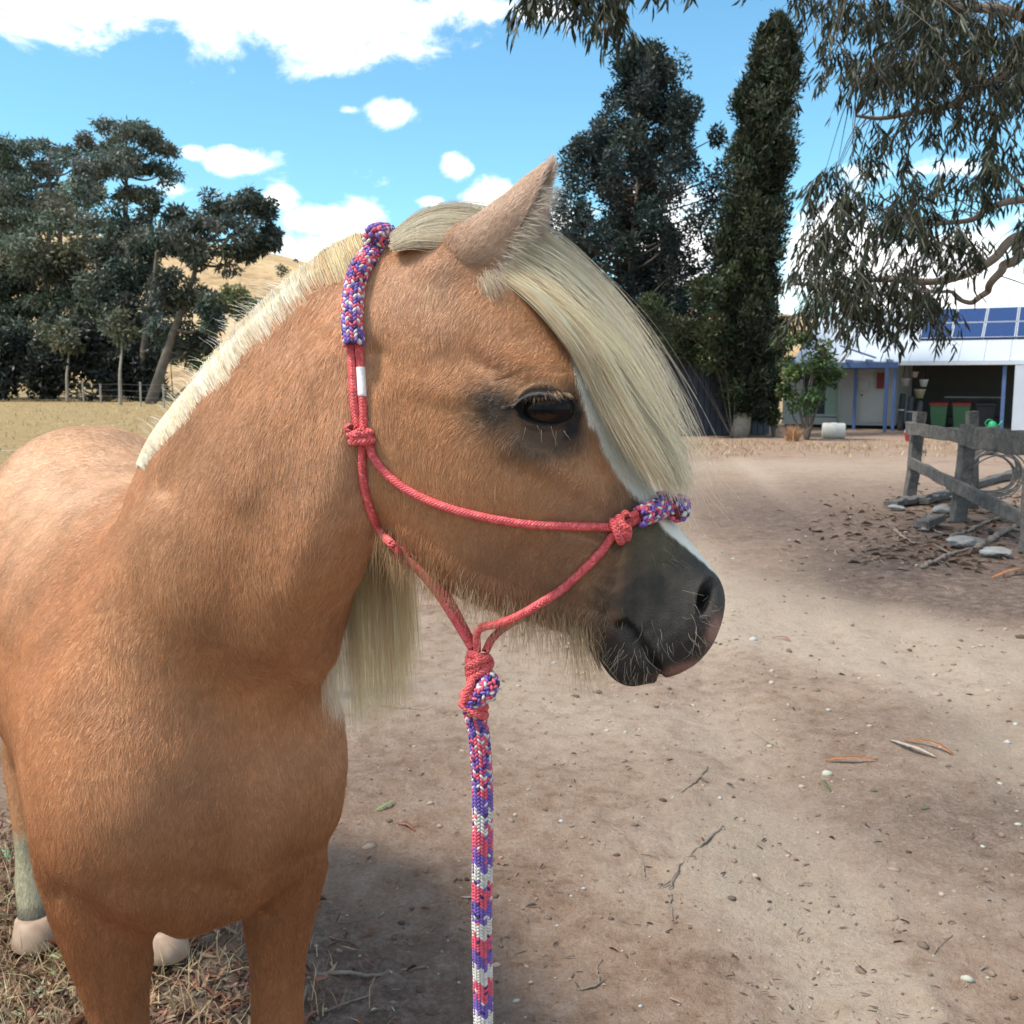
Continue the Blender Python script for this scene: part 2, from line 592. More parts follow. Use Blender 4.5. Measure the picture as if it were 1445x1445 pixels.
hm, t = mat('dry_hill')
tc = t.n('ShaderNodeTexCoord')
hn = t.noise(tc.outputs['Object'], .02, 6, .6); hn2 = t.noise(tc.outputs['Object'], .25, 5, .65)
hfz = t.math('ADD', t.math('MULTIPLY', hn, .6), t.math('MULTIPLY', hn2, .4))
finish(t, t.ramp(hfz, [(.38, (.22, .15, .085)), (.5, (.43, .30, .165)), (.62, (.52, .39, .23))]), .95, hn2, .5, 2.0, .1)
tag(mesh_obj('hill', hv, hf, hm, None, True), kind='structure')

# =================================================================== TREES
bark_gum = simple_mat('gum_bark', (.13, .11, .09), .85, .5, 3.0, .2, .5)
bark_dark = simple_mat('dark_bark', (.12, .10, .085), .9, .4, 5.0, .2, .5)
bark_pale = simple_mat('pale_bark', (.26, .225, .18), .85, .3, 6.0, .2, .4)


def leaf_mat(name, rough=.5, trans=.22):
    m_, t_ = mat(name)
    a_ = t_.n('ShaderNodeAttribute', attribute_name='col')
    b_ = t_.n('ShaderNodeBsdfPrincipled')
    t_.set(b_.inputs['Base Color'], a_.outputs['Color']); b_.inputs['Roughness'].default_value = rough
    b_.inputs['Specular IOR Level'].default_value = .3
    tr = t_.n('ShaderNodeBsdfTranslucent'); t_.set(tr.inputs[0], a_.outputs['Color'])
    mx = t_.n('ShaderNodeMixShader'); mx.inputs[0].default_value = trans
    t_.set(mx.inputs[1], b_.outputs[0]); t_.set(mx.inputs[2], tr.outputs[0])
    o_ = t_.n('ShaderNodeOutputMaterial'); t_.set(o_.inputs[0], mx.outputs[0])
    return m_


leaf_m = leaf_mat('leaf')


def leaves(centers, rads, counts, L, Wd, base, seed, droop=.3, up=0.0, var=.25, cvar=.22, shell=.35):
    """diamond leaf blades spread through ellipsoidal clumps -> verts (N*4), faces, colours"""
    rg = np.random.default_rng(seed)
    P_, D_, C_ = [], [], []
    for c, r, n in zip(centers, rads, counts):
        d_ = rg.normal(0, 1, (n, 3)); d_ /= np.linalg.norm(d_, axis=1)[:, None]
        q = d_ * (rg.random(n) ** shell)[:, None]
        P_.append(np.asarray(c)[None] + q * np.asarray(r)[None])
        dv = rg.normal(0, 1, (n, 3)) * (1 - abs(up)) + d_ * .5 + np.array([0, 0, -droop * 2 + up * 2.0])
        D_.append(dv)
        f_ = rg.lognormal(0, cvar)
        cc_ = np.array(base)[None] * (f_ * rg.lognormal(0, var, n))[:, None]
        cc_[:, 0] *= rg.uniform(.85, 1.25); cc_[:, 2] *= rg.uniform(.8, 1.15)
        C_.append(cc_)
    p_ = np.vstack(P_); d_ = np.vstack(D_); c_ = np.vstack(C_)
    n = len(p_)
    d_ /= np.linalg.norm(d_, axis=1)[:, None]
    s_ = np.cross(d_, rg.normal(0, 1, (n, 3))); s_ /= np.linalg.norm(s_, axis=1)[:, None]
    l_ = (L * rg.uniform(.6, 1.25, n))[:, None]; w_ = (Wd * rg.uniform(.7, 1.25, n))[:, None]
    nm = np.cross(d_, s_)
    v_ = np.stack([p_, p_ + d_ * l_ * .45 + s_ * w_ * .5 + nm * w_ * .12, p_ + d_ * l_, p_ + d_ * l_ * .45 - s_ * w_ * .5 + nm * w_ * .12], 1).reshape(-1, 3)
    f_ = np.arange(4 * n).reshape(-1, 4)
    return v_, f_, np.clip(np.repeat(c_, 4, 0), .003, .6)


def crown_obj(name, par, base, parts, m_=None):
    vs, fs, cs, b_ = [], [], [], 0
    for v_, f_, c_ in parts:
        vs.append(v_); fs.append(f_ + b_); cs.append(c_); b_ += len(v_)
    o = mesh_obj(name, np.vstack(vs) - np.asarray(base)[None], np.vstack(fs), m_ or leaf_m, par, False, np.vstack(cs))
    return o


def limbs_obj(name, par, base, paths, m_, n=7):
    mb = MB()
    for pts_, r0_, r1_ in paths:
        q = spline(pts_, max(6, len(pts_) * 5)) if len(pts_) > 2 else np.linspace(pts_[0], pts_[1], 6)
        mb.tube(q - np.asarray(base)[None], np.linspace(r0_, r1_, len(q)), n)
    return mb.build(name, m_, par, True)


def gum(label, bx, by, tops, dist, clumps, color, seed, trunk_r=.35, group='gum trees across the paddock', leafn=430, L=.42, W=.15, bark=None, bend=0.0):
    """clumps: list of (px, py, half width px, half height px)"""
    rg = np.random.default_rng(seed)
    base = P(bx, by, dist); base[2] = float(gz0(base[0], base[1])) - .05
    t_ = thing('gum_tree', label, 'tree', tuple(base), 0, group)
    cs, rs, ns = [], [], []
    paths = []
    tx_, ty_ = tops
    topp = P(tx_, ty_, dist)
    k1 = base * .6 + topp * .4 + np.array([bend, 0, 0])
    trunk_pts = [base, base * .82 + topp * .18 + np.array([bend * .4, 0, 0]), k1, base * .3 + topp * .7 + np.array([bend * .3, .3, 0]), topp]
    tq = spline(trunk_pts, 24)
    for cx_, cy_, hw_, hh_ in clumps:
        d0 = dist + rg.normal(0, 1) * hw_ / FPX * dist * .8
        c = P(cx_, cy_, d0)
        rw, rh = hw_ / FPX * dist, hh_ / FPX * dist
        j = int(np.clip(np.searchsorted(tq[:, 2], c[2] - rh * 1.2), 4, 22))
        mid = (tq[j] + c) / 2 + np.array([0, 0, -.15 * np.linalg.norm(c - tq[j])])
        paths.append(([tq[j], mid, c], trunk_r * .32, trunk_r * .07))
        nsub = max(5, int(10 * rw * rh / 2.2))
        for _ in range(nsub):
            d_ = rg.normal(0, 1, 3); d_ /= np.linalg.norm(d_); d_ *= rg.random() ** .4
            cs.append(c + d_ * np.array([rw, rw, rh])); f2 = rg.uniform(.26, .46)
            rs.append(np.array([rw * f2 + .2, rw * f2 + .2, rh * f2 + .15])); ns.append(int(leafn * rg.uniform(.6, 1.3) * (.35 + rw * rh * .05)))
            if rg.random() < .35:
                paths.append(([c, (c + cs[-1]) / 2 + np.array([0, 0, -.1]), cs[-1]], trunk_r * .10, trunk_r * .03))
    limbs_obj('trunk', t_, base, [(trunk_pts, trunk_r, trunk_r * .25)], bark or bark_gum, 10)
    limbs_obj('limbs', t_, base, paths, bark or bark_gum, 5)
    o = crown_obj('crown', t_, base, [leaves(cs, rs, ns, L, W, color, seed + 1, .25)])
    return t_


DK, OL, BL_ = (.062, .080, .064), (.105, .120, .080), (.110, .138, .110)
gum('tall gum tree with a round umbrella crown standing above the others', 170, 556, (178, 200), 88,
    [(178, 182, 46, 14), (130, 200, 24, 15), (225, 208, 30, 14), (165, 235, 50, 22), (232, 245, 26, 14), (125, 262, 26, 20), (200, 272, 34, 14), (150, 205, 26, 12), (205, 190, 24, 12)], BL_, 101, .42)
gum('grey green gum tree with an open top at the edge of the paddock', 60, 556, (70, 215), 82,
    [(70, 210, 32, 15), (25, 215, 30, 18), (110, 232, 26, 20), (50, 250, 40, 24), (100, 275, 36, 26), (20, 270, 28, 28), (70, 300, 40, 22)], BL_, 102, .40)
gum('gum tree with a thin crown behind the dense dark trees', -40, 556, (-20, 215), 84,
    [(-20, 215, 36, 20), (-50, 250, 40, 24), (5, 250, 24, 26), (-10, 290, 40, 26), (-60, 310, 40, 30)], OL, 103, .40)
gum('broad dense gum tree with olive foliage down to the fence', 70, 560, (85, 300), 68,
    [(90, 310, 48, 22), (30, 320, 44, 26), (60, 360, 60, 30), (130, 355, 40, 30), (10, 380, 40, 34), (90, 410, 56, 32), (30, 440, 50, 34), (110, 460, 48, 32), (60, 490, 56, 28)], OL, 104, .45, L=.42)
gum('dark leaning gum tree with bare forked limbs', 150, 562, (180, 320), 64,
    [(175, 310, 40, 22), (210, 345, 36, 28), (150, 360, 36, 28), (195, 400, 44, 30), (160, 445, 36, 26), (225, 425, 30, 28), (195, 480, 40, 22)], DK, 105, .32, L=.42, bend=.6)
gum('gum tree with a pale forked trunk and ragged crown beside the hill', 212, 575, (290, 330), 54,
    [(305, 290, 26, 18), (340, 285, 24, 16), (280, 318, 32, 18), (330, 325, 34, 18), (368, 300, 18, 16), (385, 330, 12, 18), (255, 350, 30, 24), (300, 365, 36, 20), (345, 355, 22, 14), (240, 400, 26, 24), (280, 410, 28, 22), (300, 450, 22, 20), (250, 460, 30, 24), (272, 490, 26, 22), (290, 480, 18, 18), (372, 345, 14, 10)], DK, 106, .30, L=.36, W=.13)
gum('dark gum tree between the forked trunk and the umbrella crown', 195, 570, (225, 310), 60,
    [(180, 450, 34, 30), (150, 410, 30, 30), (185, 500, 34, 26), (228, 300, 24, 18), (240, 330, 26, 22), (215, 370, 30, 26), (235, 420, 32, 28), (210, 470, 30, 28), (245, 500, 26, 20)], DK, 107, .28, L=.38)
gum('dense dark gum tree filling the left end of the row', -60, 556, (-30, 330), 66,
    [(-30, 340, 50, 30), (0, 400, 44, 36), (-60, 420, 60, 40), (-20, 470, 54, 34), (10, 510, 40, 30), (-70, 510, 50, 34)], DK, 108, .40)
for bx, by, ty, dd, lb in [(95, 566, 470, 58, 'young gum sapling with a straight pale stem by the broad tree'), (170, 572, 455, 52, 'young gum sapling with a straight pale stem by the forked trunk')]:
    gum(lb, bx, by, (bx - 2, ty), dd, [(bx - 8, ty + 8, 16, 14), (bx + 10, ty + 16, 14, 12), (bx, ty - 6, 12, 12)], OL, 110 + bx, .10, 'saplings in front of the gum trees', 160, .34, .12, bark_pale)


def shrub(name, label, px_, py_, dist, clumps, color, seed, L=.25, W=.10, leafn=240, group=None, up=0.0, droop=.1, stems=1.0, bark=None):
    rg = np.random.default_rng(seed)
    base = P(px_, py_, dist); base[2] = float(gz0(base[0], base[1])) - .03
    t_ = thing(name, label, 'shrub', tuple(base), 0, group)
    cs, rs, ns, paths = [], [], [], []
    for cx_, cy_, hw_, hh_ in clumps:
        c = P(cx_, cy_, dist + rg.normal(0, .4)); rw, rh = hw_ / FPX * dist, hh_ / FPX * dist
        paths.append(([base, (base + c) / 2 + rg.normal(0, .1, 3), c], .05 * stems, .012 * stems))
        for _ in range(max(4, int(10 * rw * rh))):
            d_ = rg.normal(0, 1, 3); d_ /= np.linalg.norm(d_); d_ *= rg.random() ** .4
            cs.append(c + d_ * np.array([rw, rw * .8, rh])); f2 = rg.uniform(.25, .45)
            rs.append(np.array([rw, rw, rh]) * f2 + .08); ns.append(int(leafn * rg.uniform(.5, 1.3)))
    limbs_obj('stems', t_, base, paths, bark or bark_dark, 5)
    crown_obj('foliage', t_, base, [leaves(cs, rs, ns, L, W, color, seed + 1, droop, up)])
    return t_


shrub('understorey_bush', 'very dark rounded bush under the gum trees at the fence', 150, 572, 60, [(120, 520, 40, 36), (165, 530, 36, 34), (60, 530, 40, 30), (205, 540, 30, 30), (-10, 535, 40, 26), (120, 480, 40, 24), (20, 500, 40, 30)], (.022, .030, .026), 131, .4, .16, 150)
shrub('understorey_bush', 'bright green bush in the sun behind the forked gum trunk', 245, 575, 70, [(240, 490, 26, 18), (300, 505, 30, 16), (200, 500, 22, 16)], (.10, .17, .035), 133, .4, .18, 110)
shrub('understorey_bush', 'pale green scrub at the foot of the dry hill', 335, 575, 120, [(330, 420, 22, 16), (350, 436, 26, 14), (300, 430, 26, 16)], (.16, .18, .085), 135, .6, .25, 60)
for k, (a_, b_, r_) in enumerate([(397, 382, 9), (418, 368, 3)]):
    shrub('hill_bush', ['round dark bush on the open slope of the hill', 'small dark bush on the crest of the hill'][k], a_, b_ + r_ * 1.3, 300, [(a_, b_, r_, r_ * .9)], (.06, .075, .04), 140 + k, .8, .4, 8)
# =================================================================== CONIFERS BY THE SHED
def conifer(name, label, bx, by, dist, rows, color, seed, dense=1.0, L=.22, W=.075, trunk_r=.2, bark=None, gap=0.0, up=.35, core=True):
    """rows: (px, py, half width px) up the tree; foliage in upward sprays"""
    rg = np.random.default_rng(seed)
    base = P(bx, by, dist); base[2] = float(gz0(base[0], base[1])) - .05
    t_ = thing(name, label, 'tree', tuple(base))
    ax = spline([[*P(r[0], r[1], dist), r[2] / FPX * dist] for r in rows], 60)
    cs, rs, ns, paths = [], [], [], []
    top = ax[-1, :3]
    Ht = top[2] - base[2]
    nb = int(150 * dense)
    for k in range(nb):
        q = ax[rg.integers(0, 60)]
        a_ = rg.uniform(0, 2 * math.pi)
        nz = .5 + .5 * math.sin(a_ * 3 + q[2] * 1.7 + seed) * math.sin(q[2] * 2.3 + a_ * 2)
        if gap and rg.random() < gap * (1 - nz): continue
        R_l = q[3] * (rg.uniform(.45, 1.0) if not gap else rg.uniform(.15, 1.15))
        c = q[:3] + np.array([math.cos(a_) * R_l, math.sin(a_) * R_l, rg.normal(0, .12)])
        sz = rg.uniform(.20, .40) * (.6 + .5 * q[3]) if not gap else rg.uniform(.28, .62)
        cs.append(c); rs.append(np.array([sz, sz, sz * 1.25])); ns.append(int((190 if not gap else 330) * rg.uniform(.6, 1.3)))
        if gap:
            j = q[:3] + np.array([0, 0, -.35 * R_l])
            paths.append(([j, (j + c) / 2 + np.array([0, 0, -.1]), c], .05, .015))
    trunk = [base, base * .7 + np.array([*ax[5, :2], base[2] + 1.2]) * .3, ax[20, :3], ax[40, :3], top]
    trunk[1] = (base + ax[0, :3]) / 2
    limbs_obj('trunk', t_, base, [(trunk, trunk_r, .03)], bark or bark_dark, 10)
    if paths:
        limbs_obj('limbs', t_, base, paths, bark or bark_dark, 5)
    if core:
        for k in range(int(60 * dense)):
            q = ax[rg.integers(0, 60)]
            cs.append(q[:3] + rg.normal(0, .12, 3)); rs.append(np.array([q[3] * .6, q[3] * .6, .5])); ns.append(170)
    crown_obj('crown', t_, base, [leaves(cs, rs, ns, L, W, color, seed + 1, 0.0, up, .22, .30)])
    return t_


conifer('cypress_tree', 'tall narrow dark cypress leaning over the grey shed', 1042, 612, 33.0,
        [(1052, 575, 22), (1050, 530, 40), (1050, 470, 44), (1056, 400, 42), (1064, 320, 44), (1072, 240, 44), (1080, 160, 42), (1088, 105, 38), (1092, 66, 28), (1094, 40, 12)], (.030, .040, .022), 201, 2.6, .20, .06, .30, bark_pale)
conifer('cypress_tree', 'broad ragged conifer with sky showing between its tufted branches', 880, 600, 37.0,
        [(905, 560, 85), (900, 500, 112), (893, 430, 122), (888, 350, 128), (890, 290, 120), (905, 230, 104), (915, 170, 84), (915, 125, 62), (905, 88, 32)], (.030, .044, .040), 203, 3.3, .20, .075, .28, bark_dark, .95, .2, False)
shrub('conifer_shrub', 'olive conifer shrub growing against the narrow cypress', 1034, 608, 32.0,
      [(1000, 470, 34, 40), (960, 470, 34, 34), (930, 450, 30, 30), (985, 420, 30, 30), (1010, 400, 26, 40), (1030, 500, 26, 40), (1040, 555, 22, 26), (965, 500, 26, 12)], (.045, .058, .026), 205, .20, .06, 260, None, .3, 0.0, .15)
shrub('garden_bush', 'dark bush filling the gap between the narrow cypress and the house', 1092, 612, 33.5,
      [(1092, 500, 20, 30), (1096, 545, 18, 30), (1088, 580, 18, 22), (1104, 470, 16, 20)], (.030, .044, .020), 206, .18, .075, 150)
shrub('garden_bush', 'bright green leafy bush glimpsed behind the conifers', 950, 600, 42.0,
      [(950, 420, 24, 26), (985, 440, 22, 26), (930, 400, 18, 14), (960, 480, 26, 22), (915, 470, 20, 20)], (.10, .20, .035), 207, .26, .12, 90)
shrub('garden_bush', 'leafy green bush growing in front of the white house wall', 1140, 610, 31.0,
      [(1130, 480, 28, 18), (1160, 490, 26, 16), (1120, 520, 22, 24), (1140, 555, 26, 22), (1175, 530, 18, 18), (1110, 560, 14, 22), (1150, 515, 24, 16)], (.055, .095, .030), 209, .16, .075, 110)

# =================================================================== SHED
shed_m, t = mat('blue_grey_sheet')
tc = t.n('ShaderNodeTexCoord')
nz_ = t.noise(tc.outputs['Object'], 3, 4, .6)
finish(t, t.ramp(nz_, [(.3, (.040, .048, .066)), (.7, (.060, .070, .092))]), .6, nz_, .1)
sa, sb = GP(905, 616), GP(1086, 613)
sdir = (sb - sa); sdir[2] = 0; slen = np.linalg.norm(sdir); sdir /= slen
snrm = np.array([-sdir[1], sdir[0], 0])
shed = thing('garden_shed', 'dark blue grey metal shed behind the narrow cypress', 'shed', tuple(sa), math.atan2(sdir[1], sdir[0]))
D_s = 3.2
hA, hB = 2.75, 1.85
nrib = int(slen / .22)
for k in range(nrib):
    x0, x1 = k * slen / nrib, (k + 1) * slen / nrib
    za_, zb_ = hA + (hB - hA) * x0 / slen, hA + (hB - hA) * x1 / slen
    mb = MB()
    v = [(x0, 0, 0), (x1 - .03, 0, 0), (x1 - .03, 0, zb_), (x0, 0, za_), (x0, .04, 0), (x1, .04, 0), (x1, .04, zb_), (x0, .04, za_)]
    mb.add(v, [(0, 1, 2, 3), (7, 6, 5, 4), (0, 4, 5, 1), (1, 5, 6, 2), (2, 6, 7, 3), (3, 7, 4, 0)])
    mb.build('wall_sheet', shed_m, shed)
mb = MB().box((.0, .05, 0), (.05, D_s, hA - .05)).box((slen - .05, .05, 0), (slen, D_s, hB - .02)).box((.05, D_s - .05, 0), (slen - .05, D_s, hB - .03))
mb.build('wall', shed_m, shed)
mb = MB(); mb.add([(-.15, -.12, hA + .05), (slen + .15, -.12, hB + .0), (slen + .15, D_s + .1, hB), (-.15, D_s + .1, hA + .05), (-.15, -.12, hA + .12), (slen + .15, -.12, hB + .07), (slen + .15, D_s + .1, hB + .07), (-.15, D_s + .1, hA + .12)],
                  [(0, 3, 2, 1), (4, 5, 6, 7), (0, 1, 5, 4), (1, 2, 6, 5), (2, 3, 7, 6), (3, 0, 4, 7)])
mb.build('roof', simple_mat('shed_roof', (.11, .125, .12), .5, .2, 3), shed)

# =================================================================== HOUSE
wb_m = simple_mat('white_weatherboard', (.46, .45, .42), .6, .06, 4)
blue_m = simple_mat('blue_paint', (.075, .125, .27), .45, .15, 6)
roof_m = simple_mat('white_roof_sheet', (.44, .48, .54), .4, .05, 2)
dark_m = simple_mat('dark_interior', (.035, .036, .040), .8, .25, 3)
panel_m = simple_mat('solar_cell', (.022, .040, .125), .18, .12, 10, .6, .0)
alu_m = simple_mat('aluminium_frame', (.45, .48, .52), .35, .05, 10)
glass_m = simple_mat('window_glass', (.05, .06, .07), .08, .1, 4, .7, 0.0)
grn_m = simple_mat('pale_green_panel', (.30, .42, .32), .6, .08, 5)
conc_m = simple_mat('concrete_slab', (.42, .38, .32), .85, .15, 5)
h0, h1 = GP(1100, 604), GP(1470, 612)
hdir = h1 - h0; hdir[2] = 0; hlen0 = np.linalg.norm(hdir); hdir /= hlen0
yawH = math.atan2(hdir[1], hdir[0])
house = thing('house', 'white weatherboard house with blue verandah posts and solar panels on its roof', 'house', tuple(h0), yawH)
HM = Matrix.Translation(Vector(h0)) @ Matrix.Rotation(yawH, 4, 'Z')
HI = HM.inverted()


def hl(px_, py_, yl):
    """house-local point on the vertical plane y = yl seen at a place in the photograph"""
    o_ = HI @ Vector(cC); d_ = HI.to_3x3() @ Vector(ray(px_, py_))
    t_ = (yl - o_.y) / d_.y
    return o_ + d_ * t_


YW = 1.2                                         # plane of the boarded wall
wl, wr = hl(1105, 560, YW).x, hl(1262, 560, YW).x
zt, zb = hl(1200, 506, YW).z, hl(1200, 596, YW).z
nbd = int((zt - zb) / .17)
winL, winR = hl(1133, 550, YW).x, hl(1186, 550, YW).x
winT, winB = hl(1150, 522, YW).z, hl(1150, 586, YW).z
for k in range(nbd):
    z0 = zb + k * (zt - zb) / nbd; z1 = zb + (k + 1) * (zt - zb) / nbd
    segs = [(wl, wr)] if (z1 < winB or z0 > winT) else [(wl, winL), (winR, wr)]
    for x0, x1 in segs:
        mb = MB()
        v = [(x0, YW - .028, z0), (x1, YW - .028, z0), (x1, YW - .010, z1), (x0, YW - .010, z1), (x0, YW + .02, z0), (x1, YW + .02, z0), (x1, YW + .02, z1), (x0, YW + .02, z1)]
        mb.add(v, [(0, 1, 2, 3), (7, 6, 5, 4), (0, 4, 5, 1), (1, 5, 6, 2), (2, 6, 7, 3), (3, 7, 4, 0)])
        mb.build('weatherboard', wb_m, house)
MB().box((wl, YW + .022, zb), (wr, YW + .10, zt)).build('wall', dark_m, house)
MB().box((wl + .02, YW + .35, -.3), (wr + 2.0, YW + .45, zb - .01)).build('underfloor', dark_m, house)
MB().box((wl - .02, YW - .05, zb - .10), (wr + .02, YW + .12, zb - .005)).build('sill_beam', wb_m, house)
win = MB().box((winL + .05, YW - .01, winB + .05), (winR - .55, YW + .015, winT - .05)).build('window', glass_m, house)
wf = MB().box((winL - .03, YW - .05, winB - .04), (winL + .05, YW + .018, winT + .04)).box((winR - .04, YW - .05, winB - .04), (winR + .04, YW + .018, winT + .04)).box((winL + .05, YW - .05, winT - .05), (winR - .04, YW + .018, winT + .04)).box((winL + .05, YW - .05, winB - .04), (winR - .04, YW + .018, winB + .05))
wf.build('frame', wb_m, win)
MB().box((winR - .55, YW - .02, winB + .05), (winR - .04, YW + .016, winT - .05)).build('pale_panel', grn_m, house)
dpx = hl(1184, 560, YW - .12).x
mb = MB().tube([(dpx, YW - .10, zb - .35), (dpx, YW - .10, zt - .1)], .045, 8)
mb.build('downpipe', wb_m, house, True)
# door in the boarded wall and a meter box
dx0, dx1 = hl(1213, 560, YW).x, hl(1247, 560, YW).x
dz1 = hl(1230, 530, YW).z
door = MB().box((dx0, YW - .055, zb + .02), (dx1, YW - .030, dz1)).build('door', simple_mat('door_paint', (.50, .49, .45), .5, .05, 4), house)
MB().box((dx0 + .06, YW - .10, zb + 1.0), (dx0 + .12, YW - .056, zb + 1.06)).build('handle', dark_m, door)
mx_ = hl(1218, 546, YW).x
MB().box((mx_ - .15, YW - .16, hl(1218, 552, YW).z), (mx_ + .22, YW - .06, hl(1218, 537, YW).z)).build('meter_box', wb_m, house)
MB().box((hl(1243, 540, YW).x - .12, YW - .2, hl(1243, 548, YW).z), (hl(1243, 540, YW).x + .12, YW - .06, hl(1243, 526, YW).z)).build('fire_hose_box', simple_mat('red_box', (.20, .02, .02), .5, .1, 8), house)
# carport: dark recess with back wall, side walls, slab
YB = 6.0
cl, cr_ = wr, hl(1470, 560, 0).x + 2
ze = hl(1340, 511, -.3).z
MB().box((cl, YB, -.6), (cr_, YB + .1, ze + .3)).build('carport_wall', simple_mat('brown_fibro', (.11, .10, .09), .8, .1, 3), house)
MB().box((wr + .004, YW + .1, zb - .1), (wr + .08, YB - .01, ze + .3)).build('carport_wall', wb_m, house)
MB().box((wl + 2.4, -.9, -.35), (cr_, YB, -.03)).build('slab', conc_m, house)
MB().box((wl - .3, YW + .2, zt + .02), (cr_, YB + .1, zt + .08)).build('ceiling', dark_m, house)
# roof: one plane rising to the ridge, in corrugated strips
e0, e1 = hl(1150, 503, -.3), hl(1500, 516, -.3)
ex0, ex1 = hl(1120, 503, -.3).x, cr_ + 1
ez = ze
ridge = hl(1400, 438, 4.2)
rz_, ry = ridge.z, 4.2
nst = int((ex1 - ex0) / .76)
for k in range(nst):
    x0, x1 = ex0 + k * (ex1 - ex0) / nst, ex0 + (k + 1) * (ex1 - ex0) / nst - .012
    mb = MB()
    v = [(x0, -.3, ez), (x1, -.3, ez), (x1, ry, rz_), (x0, ry, rz_), (x0, -.3, ez + .05), (x1, -.3, ez + .05), (x1, ry, rz_ + .05), (x0, ry, rz_ + .05)]
    mb.add(v, [(0, 3, 2, 1), (4, 5, 6, 7), (0, 1, 5, 4), (1, 2, 6, 5), (2, 3, 7, 6), (3, 0, 4, 7)])
    mb.build('roof_sheet', roof_m, house)
mb = MB(); mb.add([(ex0, ry, rz_), (ex1, ry, rz_), (ex1, ry + 4.5, ez), (ex0, ry + 4.5, ez), (ex0, ry, rz_ + .05), (ex1, ry, rz_ + .05), (ex1, ry + 4.5, ez + .05), (ex0, ry + 4.5, ez + .05)],
                  [(0, 3, 2, 1), (4, 5, 6, 7), (0, 1, 5, 4), (1, 2, 6, 5), (2, 3, 7, 6), (3, 0, 4, 7)])
mb.build('rear_roof', roof_m, house)
MB().beam((ex0, ry, rz_ + .075), (ex1, ry, rz_ + .075), .3, .05).build('ridge_cap', roof_m, house)
MB().box((ex0, -.44, ez - .10), (ex1, -.31, ez + .02)).build('gutter', simple_mat('gutter_paint', (.50, .53, .56), .45, .06, 5), house)
# gable end board
mb = MB(); mb.add([(ex0 + .02, -.25, ez - .02), (ex0 + .02, ry, rz_ - .02), (ex0 + .02, ry + 4.4, ez - .02), (ex0 + .12, -.25, ez - .02), (ex0 + .12, ry, rz_ - .02), (ex0 + .12, ry + 4.4, ez - .02)], [(0, 1, 2), (5, 4, 3), (0, 3, 4, 1), (1, 4, 5, 2), (2, 5, 3, 0)])
mb.build('gable', wb_m, house)
# solar panels in two rows
sl_v = Vector((0, ry + .3, rz_ - ez)); sl_len = sl_v.length; sl_u = sl_v / sl_len; sl_n = Vector((0, -sl_u.z, sl_u.y))
px0 = hl(1300, 470, 1.8).x
for r_ in range(2):
    for k in range(9):
        a_ = px0 + k * 1.06
        if a_ + 1 > ex1: break
        s0 = sl_len * (.38 + r_ * .305); s1 = s0 + sl_len * .295
        q0 = Vector((a_, -.3, ez)) + sl_u * s0 + sl_n * .10; q1 = Vector((a_, -.3, ez)) + sl_u * s1 + sl_n * .10
        X = Vector((1.03, 0, 0))
        mb = MB(); mb.add([q0, q0 + X, q1 + X, q1, q0 + sl_n * .04, q0 + X + sl_n * .04, q1 + X + sl_n * .04, q1 + sl_n * .04], [(0, 3, 2, 1), (4, 5, 6, 7), (0, 1, 5, 4), (1, 2, 6, 5), (2, 3, 7, 6), (3, 0, 4, 7)])
        pn_ = mb.build('solar_panel', panel_m, house)
        mb = MB(); t4 = sl_n * .044
        i_ = .03; U_ = sl_u * i_; Xi = Vector((i_, 0, 0))
        o4 = [q0 + t4, q0 + X + t4, q1 + X + t4, q1 + t4]; n4 = [q0 + t4 + U_ + Xi, q0 + X + t4 + U_ - Xi, q1 + X + t4 - U_ - Xi, q1 + t4 - U_ + Xi]
        up4 = [p_ + sl_n * .006 for p_ in o4 + n4]
        mb.add(o4 + n4 + up4, [q_ for j in range(4) for q_ in ((8 + j, 8 + (j + 1) % 4, 12 + (j + 1) % 4, 12 + j), (j, (j + 1) % 4, 8 + (j + 1) % 4, 8 + j), (4 + j, 12 + j, 12 + (j + 1) % 4, 4 + (j + 1) % 4))])
        mb.build('frame', alu_m, pn_)
# verandah posts and pergola
def post(px_, yl, ztop, w_=.11, name='verandah_post'):
    x = hl(px_, 570, yl).x
    g_ = HM @ Vector((x, yl, 0)); zz = float(gz0(g_.x, g_.y)) - h0[2] - .03
    MB().box((x - w_ / 2, yl - w_ / 2, zz), (x + w_ / 2, yl + w_ / 2, ztop)).build(name, blue_m, house)
    return x


pz = hl(1250, 519, -1.4).z
xa = post(1250, -1.4, pz); xb = post(1206, .3, pz - .02); xc = post(1261, -.2, ez - .12); xd = post(1415, -.2, ez - .12, .12)
xl = hl(1100, 513, -1.4).x
MB().box((xl, -1.46, pz), (xa + .35, -1.34, pz + .19)).build('pergola_beam', blue_m, house)
MB().box((xl + .2, .24, pz - .02), (xb + 1.2, .36, pz + .15)).build('pergola_beam', blue_m, house)
for k in range(6):
    x = xl + .3 + k * (xa - xl - .3) / 5
    MB().box((x - .03, -1.6, pz + .195), (x + .03, YW - .06, pz + .30)).build('pergola_rafter', blue_m, house)
q0, q1 = hl(1186, 488, -.5), hl(1236, 505, -.5)
MB().beam(q0, q1, .06, .22, (0, -1, 0)).build('barge_board', blue_m, house)
# white end wall at the right of the carport
ww = simple_mat('white_render', (.46, .51, .58), .6, .05, 3)
x0 = hl(1430, 560, -.6).x
MB().box((x0, -.62, -.5), (x0 + 3.5, -.50, ze - .12)).build('end_wall', ww, house)

# things kept in the carport
pot_m = simple_mat('pale_plastic', (.55, .53, .48), .5, .1, 6)


